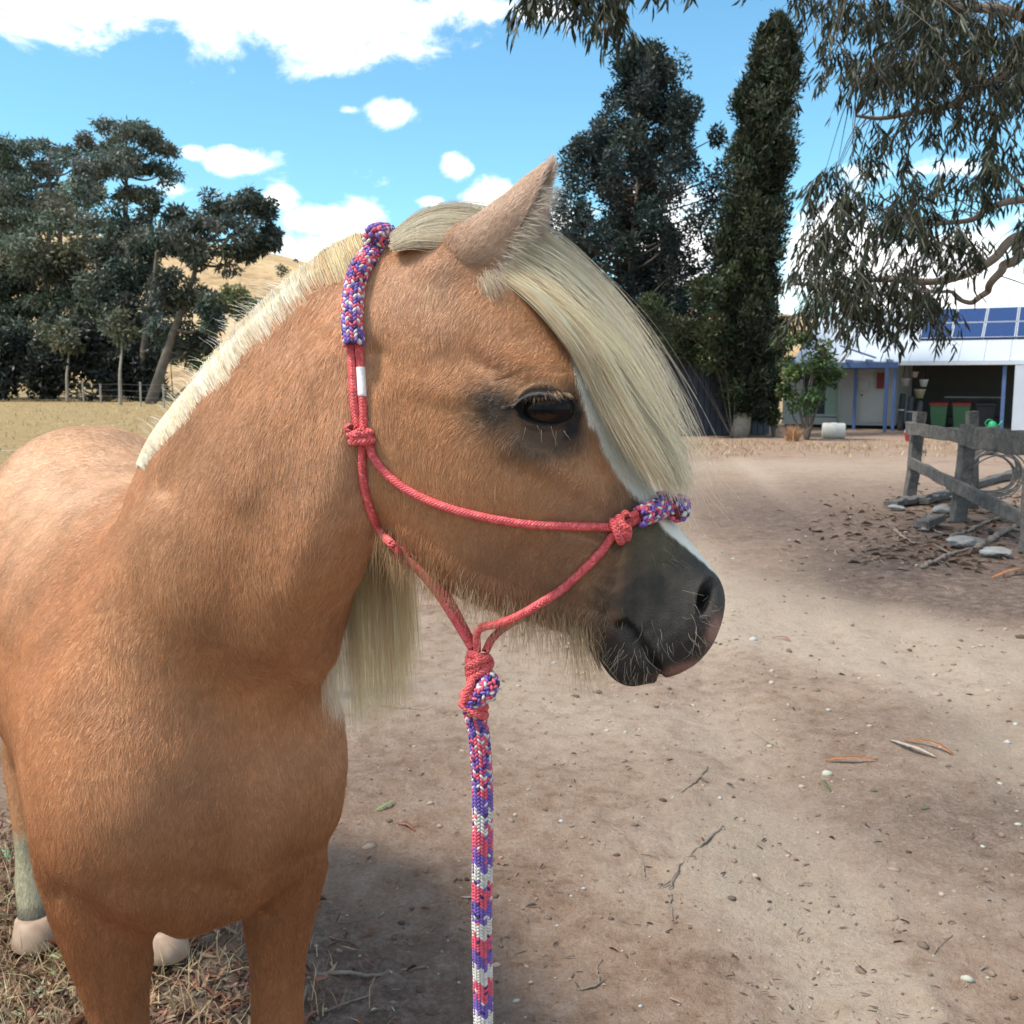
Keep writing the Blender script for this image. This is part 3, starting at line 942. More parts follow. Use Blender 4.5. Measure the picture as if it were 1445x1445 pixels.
def house_thing(name, label, cat, px_, yl, z=None, group=None):
    x = hl(px_, 570, yl).x
    w_ = HM @ Vector((x, yl, 0))
    zz = float(w_.z - .03) if z is None else float((HM @ Vector((x, yl, z))).z)
    return thing(name, label, cat, (w_.x, w_.y, zz), yawH, group)


def lathe(prof, n=18, c=(0, 0, 0)):
    mb = MB(); v, f = [], []
    for r, z in prof:
        for j in range(n):
            a_ = 2 * math.pi * j / n
            v.append((c[0] + r * math.cos(a_), c[1] + r * math.sin(a_), c[2] + z))
    for i in range(len(prof) - 1):
        for j in range(n):
            j2 = (j + 1) % n
            f.append((i * n + j, i * n + j2, (i + 1) * n + j2, (i + 1) * n + j))
    f.append(tuple(range(n - 1, -1, -1))); f.append(tuple(range((len(prof) - 1) * n, len(prof) * n)))
    return mb.add(v, f)


for px_, py_, s_, lb, cm_ in [(1302, 541, 1.0, 'pale hanging pot on a cord in the shaded carport', (.50, .52, .50)), (1297, 556, 1.25, 'straw coloured hanging basket low in the shaded carport', (.36, .33, .22)),
                              (1276, 540, 1.1, 'grey hanging pot beside the blue carport post', (.40, .37, .38)), (1289, 529, .8, 'small pinkish pot hanging under the carport beam', (.42, .34, .32))]:
    q = hl(px_, py_, .6)
    tt_ = house_thing('hanging_pot', lb, 'pot', px_, .6, q.z, 'pots hanging in the carport')
    lathe([(.10 * s_, -.12 * s_), (.15 * s_, .1 * s_), (.165 * s_, .11 * s_), (.165 * s_, .14 * s_), (.14 * s_, .14 * s_)]).build('bowl', simple_mat('pot_' + str(px_), cm_, .6, .1, 8), tt_, True)
    mb = MB()
    for j in range(3):
        a_ = 2 * math.pi * j / 3
        mb.tube([(.155 * s_ * math.cos(a_), .155 * s_ * math.sin(a_), .14 * s_), (0, 0, max(.3, zt - q.z))], .008, 5)
    mb.build('cord', dark_m, tt_)
bin_g = simple_mat('bin_green', (.05, .13, .06), .5, .1, 6); lid_r = simple_mat('lid_red', (.30, .03, .025), .45, .1, 6); lid_y = simple_mat('lid_dark', (.03, .035, .035), .45, .1, 6)
for px_, lm_, lb in [(1326, lid_r, 'green wheelie bin with a red lid, the one nearer the blue carport post'), (1358, lid_r, 'green wheelie bin with a red lid, the one nearer the end wall'), (1392, lid_y, 'dark lidded wheelie bin beside the white end wall')]:
    tt_ = house_thing('wheelie_bin', lb, 'bin', px_, .9, None, 'wheelie bins at the carport')
    bw = .29
    mb = MB(); mb.add([(-.22, -.25, .05), (.22, -.25, .05), (.22, .25, .05), (-.22, .25, .05), (-bw, -.34, .95), (bw, -.34, .95), (bw, .34, .95), (-bw, .34, .95)], [(0, 3, 2, 1), (4, 5, 6, 7), (0, 1, 5, 4), (1, 2, 6, 5), (2, 3, 7, 6), (3, 0, 4, 7)])
    mb.build('body', bin_g if lm_ is lid_r else dark_m, tt_)
    mb = MB(); mb.add([(-bw - .03, -.40, .955), (bw + .03, -.40, .955), (bw + .03, .36, .955), (-bw - .03, .36, .955), (-bw - .02, -.36, 1.02), (bw + .02, -.36, 1.02), (bw - .02, .33, 1.07), (-bw + .02, .33, 1.07)], [(0, 3, 2, 1), (4, 5, 6, 7), (0, 1, 5, 4), (1, 2, 6, 5), (2, 3, 7, 6), (3, 0, 4, 7)])
    mb.build('lid', lm_, tt_)
    for s_ in (-1, 1):
        MB().tube([(s_ * .18, .27, .10), (s_ * .24, .27, .10)], .10, 14).build('wheel', dark_m, tt_)
    MB().tube([(-.2, .40, .93), (.2, .40, .93)], .018, 8).build('handle', dark_m, tt_)
tt_ = house_thing('watering_can', 'bright green plastic watering can near the dark bin', 'watering can', 1402, -1.0, hl(1402, 606, -1.0).z)
gm_ = simple_mat('green_plastic', (.02, .36, .16), .4, .08, 6)
lathe([(.13, 0), (.14, .02), (.13, .2), (.09, .26), (.085, .27)]).build('can', gm_, tt_, True)
MB().tube([(.10, 0, .06), (.24, 0, .2), (.30, 0, .30)], [.03, .02, .025], 8).build('spout', gm_, tt_, True)
MB().tube(spline([(-.11, 0, .08), (-.22, 0, .2), (-.12, 0, .33), (.04, 0, .27)], 16), .014, 8).build('handle', gm_, tt_, True)
tt_ = house_thing('shelf_stand', 'dark slatted stand in the carport behind the bins', 'stand', 1375, 1.5)
for s_ in (-.9, .9):
    MB().box((s_ - .03, -.2, 0), (s_ + .03, .2, 1.2)).build('leg', dark_m, tt_)
MB().box((-1.0, -.25, 1.2), (1.0, .25, 1.25)).build('top', simple_mat('grey_board', (.20, .19, .18), .7, .1, 6), tt_)
MB().box((-1.0, -.22, .5), (1.0, .22, .54)).build('shelf', dark_m, tt_)
# tall dark boots-and-coat stand: rolled tarpaulins leaning by the post
for k, (px_, hh_) in enumerate([(1272, 1.35), (1284, 1.25), (1297, 1.1)]):
    tt_ = house_thing('rolled_tarpaulin', ['tallest dark rolled tarpaulin leaning beside the blue post', 'middle dark rolled tarpaulin standing in the carport', 'shortest grey rolled tarpaulin standing in the carport'][k], 'tarpaulin', px_, .3, None, 'rolled tarpaulins in the carport')
    cm_ = [(.03, .03, .04), (.045, .05, .065), (.06, .06, .07)][k]
    q = [(0, 0, 0), (.01, .01, hh_ * .5), (.03, .06, hh_)]
    MB().tube(spline(q, 10), [.10, .105, .11, .105, .10, .105, .11, .10, .105, .09], 12).build('roll', simple_mat('tarp_%d' % k, cm_, .7, .2, 9), tt_, True)
    MB().tube([(.012, .012, hh_ * .55), (.013, .013, hh_ * .58)], .116, 14).build('tie', pot_m, tt_, True)
# white drum lying in the grass, pink bucket
tt_ = thing('white_drum', 'pale plastic drum lying on its side in the dry grass', 'drum', tuple(GP(1176, 618)), yawH + .2)
mb = lathe([(.02, -.36), (.22, -.35), (.25, -.31), (.25, -.1), (.262, -.09), (.262, .09), (.25, .1), (.25, .31), (.22, .35), (.02, .36)], 22)
mb.v = [(z, y, x + .22) for x, y, z in mb.v]
mb.build('shell', pot_m, tt_, True)
mb = lathe([(.05, .36), (.05, .40), (.01, .40)], 12); mb.v = [(z, y + .1, x + .3) for x, y, z in mb.v]
mb.build('bung', dark_m, tt_, True)
tt_ = thing('pink_bucket', 'small pink bucket on the ground at the carport slab', 'bucket', tuple(GP(1283, 622)), 0)
lathe([(.11, 0), (.15, .24), (.16, .24), (.16, .26), (.14, .26), (.10, .03)], 18).build('pail', simple_mat('pink_plastic', (.60, .12, .14), .4, .06, 6), tt_, True)
MB().tube(spline([(-.15, 0, .25), (-.1, .08, .33), (0, .1, .36), (.1, .08, .33), (.15, 0, .25)], 14), .006, 6).build('handle', alu_m, tt_, True)
# =================================================================== OVERHANGING GUM
gt = P(1900, 560, 9.5); gt[2] = float(gz0(gt[0], gt[1])) - .05
big = thing('gum_tree', 'large gum tree whose limbs and drooping leaves overhang the yard', 'tree', tuple(gt))
fork = P(1720, 180, 9.3)
LIMB = [
    ([P(1760, 300, 9.4), P(1560, 300, 9.2), P(1450, 283, 9.0), P(1405, 288, 8.9), P(1365, 312, 8.9), P(1320, 318, 8.8), P(1285, 306, 8.7)], .075, .012),
    ([P(1740, 320, 9.4), P(1560, 310, 9.0), P(1448, 330, 8.7), P(1400, 368, 8.6), P(1345, 392, 8.5), P(1260, 395, 8.5), P(1180, 402, 8.5), P(1110, 398, 8.5)], .08, .010),
    ([P(1445, 335, 8.7), P(1432, 362, 8.7), P(1405, 390, 8.7), P(1380, 425, 8.8), P(1350, 418, 8.8), P(1320, 410, 8.8)], .05, .010),
    ([P(1720, 180, 9.3), P(1560, 110, 9.0), P(1448, 88, 8.8), P(1395, 118, 8.7), P(1330, 150, 8.6), P(1260, 168, 8.5), P(1205, 160, 8.4)], .085, .012),
    ([P(1720, 180, 9.3), P(1560, 60, 9.0), P(1420, 20, 8.7), P(1300, -5, 8.4), P(1200, -20, 8.2)], .09, .012),
    ([P(1720, 180, 9.3), P(1560, -120, 8.8), P(1300, -180, 8.0), P(1050, -130, 7.2), P(900, -60, 6.6), P(800, -25, 6.4)], .12, .012),
    ([P(1395, 118, 8.7), P(1330, 90, 8.8), P(1270, 95, 8.8), P(1210, 110, 8.9)], .035, .01)]
limbs_l = []
for pts_, a_, b_ in LIMB:
    mb = MB(); q = spline(pts_, 70)
    q[5:] += np.stack([.03 * np.sin(np.arange(65) * .5 + a_ * 90), .03 * np.cos(np.arange(65) * .41), .03 * np.sin(np.arange(65) * .33 + 2)], 1) * .6
    mb.tube(q - gt[None], np.linspace(a_, b_, len(q)), 9)
    mb.build('limb', simple_mat('limb_bark', (.20, .155, .115), .8, .35, 8, .2, .5) if 'limb_bark' not in MATS else MATS['limb_bark'], big, True)
    limbs_l.append(q)
mb = MB(); q = spline([gt, gt * .5 + fork * .5 + np.array([.15, 0, 0]), fork, P(1760, -200, 9.4), P(1800, -500, 9.6)], 40)
mb.tube(q - gt[None], np.linspace(.38, .12, 40), 14); mb.build('trunk', bark_gum, big, True)
allq = np.vstack(limbs_l)
rg = np.random.default_rng(77)
CL = [(1250, 0, 90, 36, 50), (1350, 30, 90, 66, 78), (1420, 100, 50, 60, 40), (1290, 80, 90, 36, 40), (1190, 80, 22, 36, 8), (1300, 170, 90, 30, 16), (1400, 190, 50, 40, 10),
      (1190, 225, 40, 36, 9), (1250, 255, 70, 36, 20), (1330, 245, 60, 36, 16), (1215, 300, 66, 46, 26), (1300, 315, 56, 42, 22), (1400, 250, 40, 50, 8), (1370, 330, 30, 26, 8), (1160, 350, 30, 40, 10),
      (1165, 392, 56, 28, 20), (1240, 396, 66, 30, 26), (1290, 410, 30, 28, 12), (1150, 428, 30, 20, 7), (1225, 428, 40, 20, 9), (1400, 480, 40, 20, 0), (1310, 420, 30, 30, 8),
      (800, -40, 50, 16, 20), (850, -28, 26, 18, 9), (765, -42, 22, 10, 5), (890, -70, 60, 16, 12),
      (1600, 60, 160, 200, 70), (1650, 330, 140, 120, 50), (1300, -120, 220, 90, 60), (1000, -120, 160, 60, 24), (1700, -200, 200, 160, 40)]
PV, DV, CV, tw = [], [], [], MB()
for cx_, cy_, rx_, ry_, n_ in CL:
    for _ in range(n_):
        x, y = cx_ + rg.normal(0, .62) * rx_, cy_ + rg.normal(0, .62) * ry_
        left = x < 1000 and y > -200
        dd = rg.uniform(5.8, 7.0) if left else rg.uniform(7.6, 10.0)
        s_ = P(x, y, dd)
        j = np.argmin(np.linalg.norm(allq - s_, axis=1)); a0 = allq[j]
        if np.linalg.norm(a0 - s_) < 0.9:
            tw.tube(spline([a0, (a0 + s_) / 2 + np.array([0, 0, .06]), s_], 6) - gt[None], np.linspace(.006, .0025, 6), 4)
        nt_ = rg.integers(1, 4)
        f_ = rg.lognormal(0, .25)
        for _t in range(nt_):
            dv = np.array([rg.normal(0, .5), rg.normal(0, .5), -.7]); dv /= np.linalg.norm(dv)
            ln = rg.uniform(.18, .42)
            e_ = s_ + dv * ln
            tw.tube(np.linspace(s_, e_, 3) - gt[None], [.003, .0025, .0015], 3)
            nl = int(ln * 36)
            for k in range(nl):
                u_ = rg.random()
                PV.append(s_ + dv * ln * u_ + rg.normal(0, .012, 3))
                d_ = dv * .3 + np.array([rg.normal(0, .42), rg.normal(0, .42), -.8]); DV.append(d_ / np.linalg.norm(d_))
                CV.append(np.array([.034, .042, .024]) * f_ * rg.lognormal(0, .22) * np.array([rg.uniform(.9, 1.25), 1, rg.uniform(.8, 1.1)]))
tw.build('twigs', bark_dark, big)['kind'] = 'stuff'
PV, DV, CV = map(np.array, (PV, DV, CV))
n_ = len(PV); Ls = (rg.uniform(.09, .165, n_))[:, None]; Ws = (rg.uniform(.013, .021, n_))[:, None]
S_ = np.cross(DV, rg.normal(0, 1, (n_, 3))); S_ /= np.linalg.norm(S_, axis=1)[:, None]
N_ = np.cross(DV, S_)
cur = N_ * Ls * rg.uniform(-.16, .16, (n_, 1))
v6 = np.stack([PV, PV + DV * Ls * .3 + S_ * Ws * .5 + cur * .6, PV + DV * Ls * .65 + S_ * Ws * .4 + cur, PV + DV * Ls, PV + DV * Ls * .65 - S_ * Ws * .4 + cur, PV + DV * Ls * .3 - S_ * Ws * .5 + cur * .6], 1).reshape(-1, 3)
b6 = np.arange(n_)[:, None] * 6
f6 = np.vstack([b6 + np.array([[0, 1, 5, 5]])[:, :3].repeat(1, 0)])
fa = np.hstack([b6 + 0, b6 + 1, b6 + 2, b6 + 3]); fb = np.hstack([b6 + 0, b6 + 3, b6 + 4, b6 + 5])
o = mesh_obj('crown', v6 - gt[None], np.vstack([fa, fb]), leaf_mat('gum_leaf', .45, .25), big, False, np.clip(np.repeat(CV, 6, 0), .004, .5))
o['kind'] = 'stuff'

# =================================================================== TIMBER FENCE
wood_m, t = mat('weathered_timber')
tc = t.n('ShaderNodeTexCoord')
mp = t.n('ShaderNodeMapping'); mp.inputs['Scale'].default_value = (3, 3, 3)
t.set(mp.inputs['Vector'], tc.outputs['Object'])
w1 = t.noise(mp.outputs[0], 4, 8, .7, .6); w2 = t.noise(mp.outputs[0], 24, 6, .7)
wf_ = t.math('ADD', t.math('MULTIPLY', w1, .55), t.math('MULTIPLY', w2, .45))
finish(t, t.ramp(wf_, [(.34, (.034, .031, .029)), (.48, (.095, .088, .083)), (.66, (.185, .175, .165))]), .85, wf_, .8, .02, .2)
f0 = GP(1283, 706); f1 = GP(1350, 733); f2 = GP(1452, 778)
fence = thing('timber_fence', 'old grey timber fence with two wide sagging rails beside the track', 'fence', tuple(f0))


def rough_box(name, a_, b_, w_, h_, par, base, up=(0, 0, 1), seed=1, wob=.012, n=9):
    """a hewn timber: box loft with uneven edges"""
    rg_ = np.random.default_rng(seed)
    a_, b_ = np.array(a_, float), np.array(b_, float)
    d_ = (b_ - a_) / np.linalg.norm(b_ - a_); s_ = np.cross(d_, np.array(up, float)); s_ /= np.linalg.norm(s_); u_ = np.cross(s_, d_)
    rings = []
    ch = .12
    for k in range(n):
        c = a_ + (b_ - a_) * k / (n - 1) + rg_.normal(0, wob * .5, 3)
        ring = []
        for sx, sy in ((-1, -1 + ch), (-1 + ch, -1), (1 - ch, -1), (1, -1 + ch), (1, 1 - ch), (1 - ch, 1), (-1 + ch, 1), (-1, 1 - ch)):
            ring.append(c + s_ * sx * (w_ / 2 + rg_.normal(0, wob * .35)) + u_ * sy * (h_ / 2 + rg_.normal(0, wob * .5)))
        rings.append(np.array(ring))
    v_, f_ = loft_s(rings)
    return mesh_obj(name, v_ - np.asarray(base)[None], f_, wood_m, par, False)


def loft_s(rings):
    n = len(rings[0]); m = len(rings); v = np.vstack(rings); f = []
    for i in range(m - 1):
        for j in range(n):
            j2 = (j + 1) % n
            f.append((i * n + j, i * n + j2, (i + 1) * n + j2, (i + 1) * n + j))
    f.append(tuple(range(n - 1, -1, -1))); f.append(tuple(range((m - 1) * n, m * n)))
    return v, f


def upto(base, px_, py_):
    """top of an upright: the point above/near base seen at a place in the photograph"""
    r = ray(px_, py_); k = (base[1]) / r[1]
    return cC + r * k


for k, (b_, tp) in enumerate([(f0, (1298, 582)), (f1, (1368, 600)), (f2, (1466, 612))]):
    q = b_.copy(); q[2] -= .15
    rough_box('post', q, upto(b_, *tp), [.115, .12, .12][k], [.11, .12, .12][k], fence, f0, (0, 1, 0), 60 + k, .008)
q = GP(1372, 716); q[2] -= .1
tpb = upto(q, 1372, 580)
rough_box('post', q, tpb, .10, .10, fence, f0, (0, 1, 0), 64, .008)
dF = (f2 - f0); dF[2] = 0; dF /= np.linalg.norm(dF); off = np.array([dF[1], -dF[0], 0]) * .10
if off[1] > 0: off = -off
rl = lambda b_, px_, py_: upto(b_, px_, py_)
rough_box('rail', rl(f0, 1294, 604) - off, rl(f1, 1380, 617) - off, .045, .13, fence, f0, (0, 0, 1), 70, .006, 12)
rough_box('rail', rl(f1, 1340, 614) + off * 1.1, rl(f2, 1490, 634) + off, .055, .20, fence, f0, (0, 0, 1), 71, .010, 14)
rough_box('rail', rl(f0, 1286, 652) - off * .2, rl(f1, 1362, 682) - off * 1.2, .04, .115, fence, f0, (0, 0, 1), 72, .006, 10)
rough_box('rail', rl(f1, 1358, 682) - off * 1.2, rl(f2, 1480, 740) - off * 1.1, .04, .12, fence, f0, (0, 0, 1), 73, .007, 12)
MB().tube([rl(f0, 1294, 637) + off * .9 - f0, rl(f0, 1294, 637) + off * .6 - f0], .018, 8).build('bolt', simple_mat('bolt_metal', (.5, .48, .44), .4, .1, 40, metallic=.6), fence)

# coil of old wire hanging behind the fence
cw = P(1400, 668, 10.0)
coilw = thing('wire_coil', 'coil of rusty old wire hanging behind the fence rails', 'wire', tuple(cw))
rg = np.random.default_rng(5)
tt = np.linspace(0, 2 * math.pi * 9, 420)
q = np.stack([(.26 + .03 * np.sin(tt * .37)) * np.cos(tt) + .02 * np.sin(tt * 1.7), .10 * np.sin(tt * .21) + .03 * np.cos(tt * .9), (.21 + .03 * np.cos(tt * .29)) * np.sin(tt)], 1)
MB().tube(q, .008, 5).build('strand', simple_mat('old_wire', (.20, .18, .16), .6, .3, 30), coilw, True)

# planks, branches and stones lying round the fence
log_m = simple_mat('fallen_branch', (.20, .165, .135), .85, .4, 14, .2, .5)
for k, (a_, b_, w_, h_, lb) in enumerate([((1255, 716), (1305, 708), .16, .05, 'flat grey plank lying at the foot of the end post'), ((1300, 712), (1345, 700), .14, .05, 'dark plank lying between the two fence posts'),
                                          ((1296, 748), (1326, 738), .12, .06, 'short grey board end lying in the bark litter'), ((1370, 690), (1445, 668), .12, .08, 'weathered plank resting behind the lower rail')]):
    p0, p1 = GP(*a_, .04), GP(*b_, .05)
    o = rough_box('plank', p0, p1, w_, h_, None, (p0 + p1) / 2, seed=80 + k)
    o.location = (p0 + p1) / 2
    tag(o, lb, 'plank', 'planks lying about the fence')


def stick(name, label, pts, r0_, r1_, group, cat='stick', seed=0, m_=None, twig=True):
    rg_ = np.random.default_rng(seed)
    P_ = [GP(x, y) for x, y in pts]
    for p_ in P_: p_[2] = ground_z(p_[0], p_[1]) + r0_ * .8
    q_ = spline(P_, 26) if len(P_) > 2 else np.linspace(P_[0], P_[1], 26)
    L_ = np.linalg.norm(q_[-1] - q_[0])
    q_[1:-1] += rg_.normal(0, L_ * .006, (24, 3)) * np.array([1, 1, .5])
    b_ = q_[0].copy()
    mb_ = MB(); rr_ = np.linspace(r0_, r1_, 26) * rg_.uniform(.85, 1.15, 26)
    mb_.tube(q_ - b_, rr_, 6)
    if twig:
        k_ = rg_.integers(8, 18); dv = (q_[k_ + 1] - q_[k_]); dv /= np.linalg.norm(dv); sd = np.array([-dv[1], dv[0], .25]) * rg_.choice([-1, 1])
        mb_.tube(np.array([q_[k_], q_[k_] + (dv + sd) * L_ * .06, q_[k_] + (dv * 1.4 + sd * 1.2) * L_ * .11]) - b_, [r1_ * 1.1, r1_ * .8, r1_ * .4], 5)
    o_ = mb_.build(name, m_ or log_m, None, True)
    o_.location = b_
    return tag(o_, label, cat, group)


LY = 'sticks lying on the track'
for k, (pts, a_, b_, lb) in enumerate([
    ([(1020, 1160), (990, 1190), (958, 1222), (946, 1250), (949, 1290)], .0045, .002, 'long dark curved stick with a hooked end on the pale dirt'),
    ([(862, 1162), (885, 1180), (903, 1202), (911, 1232)], .003, .002, 'thin grey bowed twig on the dirt to the right of the lead rope'),
    ([(998, 1072), (988, 1092), (962, 1118)], .0035, .002, 'short dark twig bent in the middle, above the bowed twig'),
    ([(410, 1370), (470, 1362), (530, 1360), (600, 1354)], .006, .003, 'dark straight stick lying beside the fore leg'),
    ([(455, 1412), (510, 1392), (565, 1384)], .003, .0015, 'thin crooked twig in the darker soil below the straight stick'),
    ([(1103, 1180), (1120, 1190), (1138, 1212)], .0025, .0015, 'small dark twig near the sandy patch'),
    ([(535, 990), (580, 996), (628, 1000)], .003, .0015, 'slender twig lying level behind the hanging mane'),
    ([(1062, 1018), (1078, 1032), (1100, 1044)], .002, .001, 'tiny dark twig in open dirt left of the bark strips'),
    ([(1318, 1335), (1330, 1318), (1345, 1305)], .002, .001, 'tiny bent twig beside the smooth sand patch'),
    ([(1192, 1166), (1240, 1164)], .0016, .001, 'very thin straight twig right of the hooked stick'),
    ([(262, 1392), (300, 1378), (345, 1372)], .005, .003, 'twig lying in the shade between the fore legs'),
    ([(220, 1425), (262, 1418), (330, 1408)], .004, .002, 'pale twig crossing the shaded ground between the fore legs'),
    ([(820, 1385), (845, 1378), (842, 1352), (850, 1340)], .003, .0015, 'forked dark twig standing out on the reddish dirt')]):
    stick('stick', lb, pts, a_, b_, LY, seed=300 + k)
BR = 'branches in the litter by the fence'
for k, (pts, a_, b_, lb) in enumerate([
    ([(1380, 772), (1412, 752), (1450, 735)], .03, .015, 'pale branch sloping up towards the right end of the fence'),
    ([(1300, 800), (1360, 775), (1420, 770)], .018, .008, 'thin brown branch half buried in leaf litter'),
    ([(1262, 748), (1280, 758), (1300, 768)], .014, .007, 'short bleached branch in front of the fence'),
    ([(1295, 735), (1315, 745), (1330, 752)], .012, .006, 'bleached stick beside the short board end'),
    ([(1340, 760), (1390, 735), (1445, 722)], .02, .01, 'dark branch running under the lower rail')]):
    stick('branch', lb, pts, a_, b_, BR, 'branch', 340 + k)

stone_m = simple_mat('field_stone', (.22, .22, .215), .8, .3, 9, .25, .5)
for k, (x, y, s_, lb) in enumerate([(1403, 783, .10, 'pale grey angular stone in front of the fence litter'), (1302, 747, .06, 'blue grey flat stone among bleached sticks'), (1360, 768, .12, 'broad low brown stone half sunk in litter'), (1265, 718, .07, 'small grey stone by the flat plank'), (1330, 722, .12, 'rounded stone at the foot of the middle post')]):
    p_ = GP(x, y); rg_ = np.random.default_rng(90 + k)
    bm = bmesh.new(); bmesh.ops.create_icosphere(bm, subdivisions=3, radius=1)
    for v_ in bm.verts:
        n_ = mnoise.noise(v_.co * 1.3 + Vector((k * 7, 0, 0)))
        v_.co *= 1 + .35 * n_
        v_.co.x *= s_ * 1.2; v_.co.y *= s_ * .8; v_.co.z = v_.co.z * s_ * .42 + s_ * .18
    me_ = bpy.data.meshes.new('stone'); bm.to_mesh(me_); bm.free(); me_.materials.append(stone_m)
    o = bpy.data.objects.new('stone', me_); link(o); o.location = p_; o.rotation_euler = (0, 0, rg_.uniform(0, 6))
    tag(o, lb, 'stone', 'stones by the fence')

# strips of shed bark and loose leaves on the track
def blade(name, label, cat, pts, wd, col, group, seed, curl=.25):
    rg_ = np.random.default_rng(seed)
    P_ = [GP(x, y) for x, y in pts]
    for p_ in P_: p_[2] = ground_z(p_[0], p_[1]) + .004
    q_ = spline(P_, 12) if len(P_) > 2 else np.linspace(P_[0], P_[1], 12)
    L_ = np.linalg.norm(q_[-1] - q_[0])
    u_ = np.linspace(0, 1, 12)
    q_[:, 2] += np.sin(u_ * math.pi) * L_ * curl * .35 + rg_.normal(0, .0006, 12)
    dv = np.gradient(q_, axis=0); sd = np.stack([-dv[:, 1], dv[:, 0], np.zeros(12)], 1); sd /= np.linalg.norm(sd, axis=1)[:, None]
    wv_ = wd * np.clip(np.sin(np.clip(u_ * .96 + .03, 0, 1) * math.pi), .08, 1) ** .6
    up_ = np.array([0, 0, 1.0])
    a1 = q_ + sd * wv_[:, None] * .5 + up_ * wd * .18; a2 = q_ - sd * wv_[:, None] * .5 + up_ * wd * .10; a3 = q_ - up_ * .0012 
    v_ = np.vstack([a1, q_ + up_ * .0004, a2, a3]); f_ = []
    for i in range(11):
        f_ += [(i, i + 1, 13 + i, 12 + i), (12 + i, 13 + i, 25 + i, 24 + i), (24 + i, 25 + i, 37 + i, 36 + i), (36 + i, 37 + i, i + 1, i)]
    f_ += [(0, 12, 24, 36), (47, 35, 23, 11)]
    b_ = q_[0].copy()
    key = 'leaf_%02d%02d%02d' % tuple(int(c * 99) for c in col)
    m_ = MATS.get(key) or simple_mat(key, col, .6, .3, 60, .3, .3)
    o_ = mesh_obj(name, v_ - b_, f_, m_, None, True); o_.location = b_
    return tag(o_, label, cat, group)


for k, (pts, wd, col, lb) in enumerate([
    ([(1165, 1066), (1200, 1066), (1240, 1068)], .016, (.36, .13, .05), 'straight orange brown strip of bark on the dirt'),
    ([(1255, 1040), (1285, 1052), (1320, 1066)], .024, (.40, .33, .27), 'pale grey strip of bark lying beside an orange one'),
    ([(1276, 1040), (1312, 1048), (1345, 1064)], .016, (.36, .15, .06), 'orange strip of bark overlapping the pale one'),
    ([(1400, 812), (1425, 808), (1450, 802)], .03, (.36, .14, .06), 'orange bark strip beside the grey stone at the fence'),
    ([(1090, 892), (1102, 894), (1116, 900)], .014, (.33, .13, .08), 'reddish bark scrap on the sandy part of the track')]):
    blade('bark_strip', lb, 'bark', pts, wd, col, 'bark strips on the track', 400 + k)
GL = (.20, .30, .14)
for k, (pts, wd, col, lb) in enumerate([
    ([(52, 1343), (75, 1340), (103, 1356)], .018, (.22, .30, .13), 'long green gum leaf beside the hind hoof'),
    ([(57, 1358), (68, 1354), (76, 1364)], .022, (.25, .36, .14), 'small bright green leaf just below the long green one'),
    ([(38, 1404), (60, 1385), (66, 1380)], .014, (.28, .32, .22), 'grey green leaf lying across the litter stem'),
    ([(46, 1402), (85, 1392), (113, 1380)], .012, (.34, .33, .20), 'narrow pale stem leaf touching the fore leg'),
    ([(10, 1423), (25, 1420), (40, 1428)], .016, (.26, .33, .24), 'blunt grey green leaf at the left of the litter patch'),
    ([(38, 1430), (60, 1424), (82, 1424)], .014, (.28, .34, .24), 'slim green leaf beside the red brown one'),
    ([(36, 1435), (46, 1420), (56, 1410)], .016, (.26, .11, .08), 'red brown leaf standing on edge in the litter'),
    ([(22, 1378), (26, 1392), (34, 1400)], .016, (.27, .11, .08), 'dark red leaf near the grey green leaf'),
    ([(530, 1143), (545, 1138), (558, 1130)], .011, (.15, .24, .08), 'small green leaf on the dirt left of the lead rope'),
    ([(560, 1157), (572, 1160), (586, 1166)], .010, (.24, .09, .05), 'curled red brown leaf on the dirt left of the lead rope'),
    ([(1160, 1092), (1166, 1100), (1172, 1108)], .010, (.08, .12, .05), 'dark green leaf beneath the orange bark strip'),
    ([(1228, 1109), (1238, 1111)], .010, (.08, .14, .06), 'tiny dark green leaf right of the dark green one'),
    ([(1300, 1136), (1312, 1134)], .009, (.07, .13, .06), 'tiny green leaf near the right side of the track'),
    ([(20, 1240), (30, 1232), (46, 1238)], .02, (.20, .28, .18), 'grey green leaf lying behind the hind leg'),
    ([(0, 1190), (8, 1200), (14, 1214)], .02, (.14, .24, .14), 'broad dark green leaf at the hind leg')]):
    blade('fallen_leaf', lb, 'leaf', pts, wd, col, 'loose leaves on the ground', 430 + k)

# =================================================================== STUFF: pebbles, litter, dry grass
rg = np.random.default_rng(9)


def sample_px(n, boxes, soft=.0):
    out = []
    wts = np.array([b_[4] for b_ in boxes], float); wts /= wts.sum()
    for k in rg.choice(len(boxes), n, p=wts):
        x0, x1, y0, y1, _ = boxes[k]
        r = ray(rg.uniform(x0, x1), rg.uniform(y0, y1))
        t_ = -CAM_H / r[2]; p_ = cC + r * t_
        out.append(p_)
    p_ = np.array(out); p_[:, :2] += rg.normal(0, 1, (n, 2)) * soft * np.linalg.norm(p_[:, :2], axis=1)[:, None]; p_[:, 2] = ground_zv(p_[:, 0], p_[:, 1]); return p_


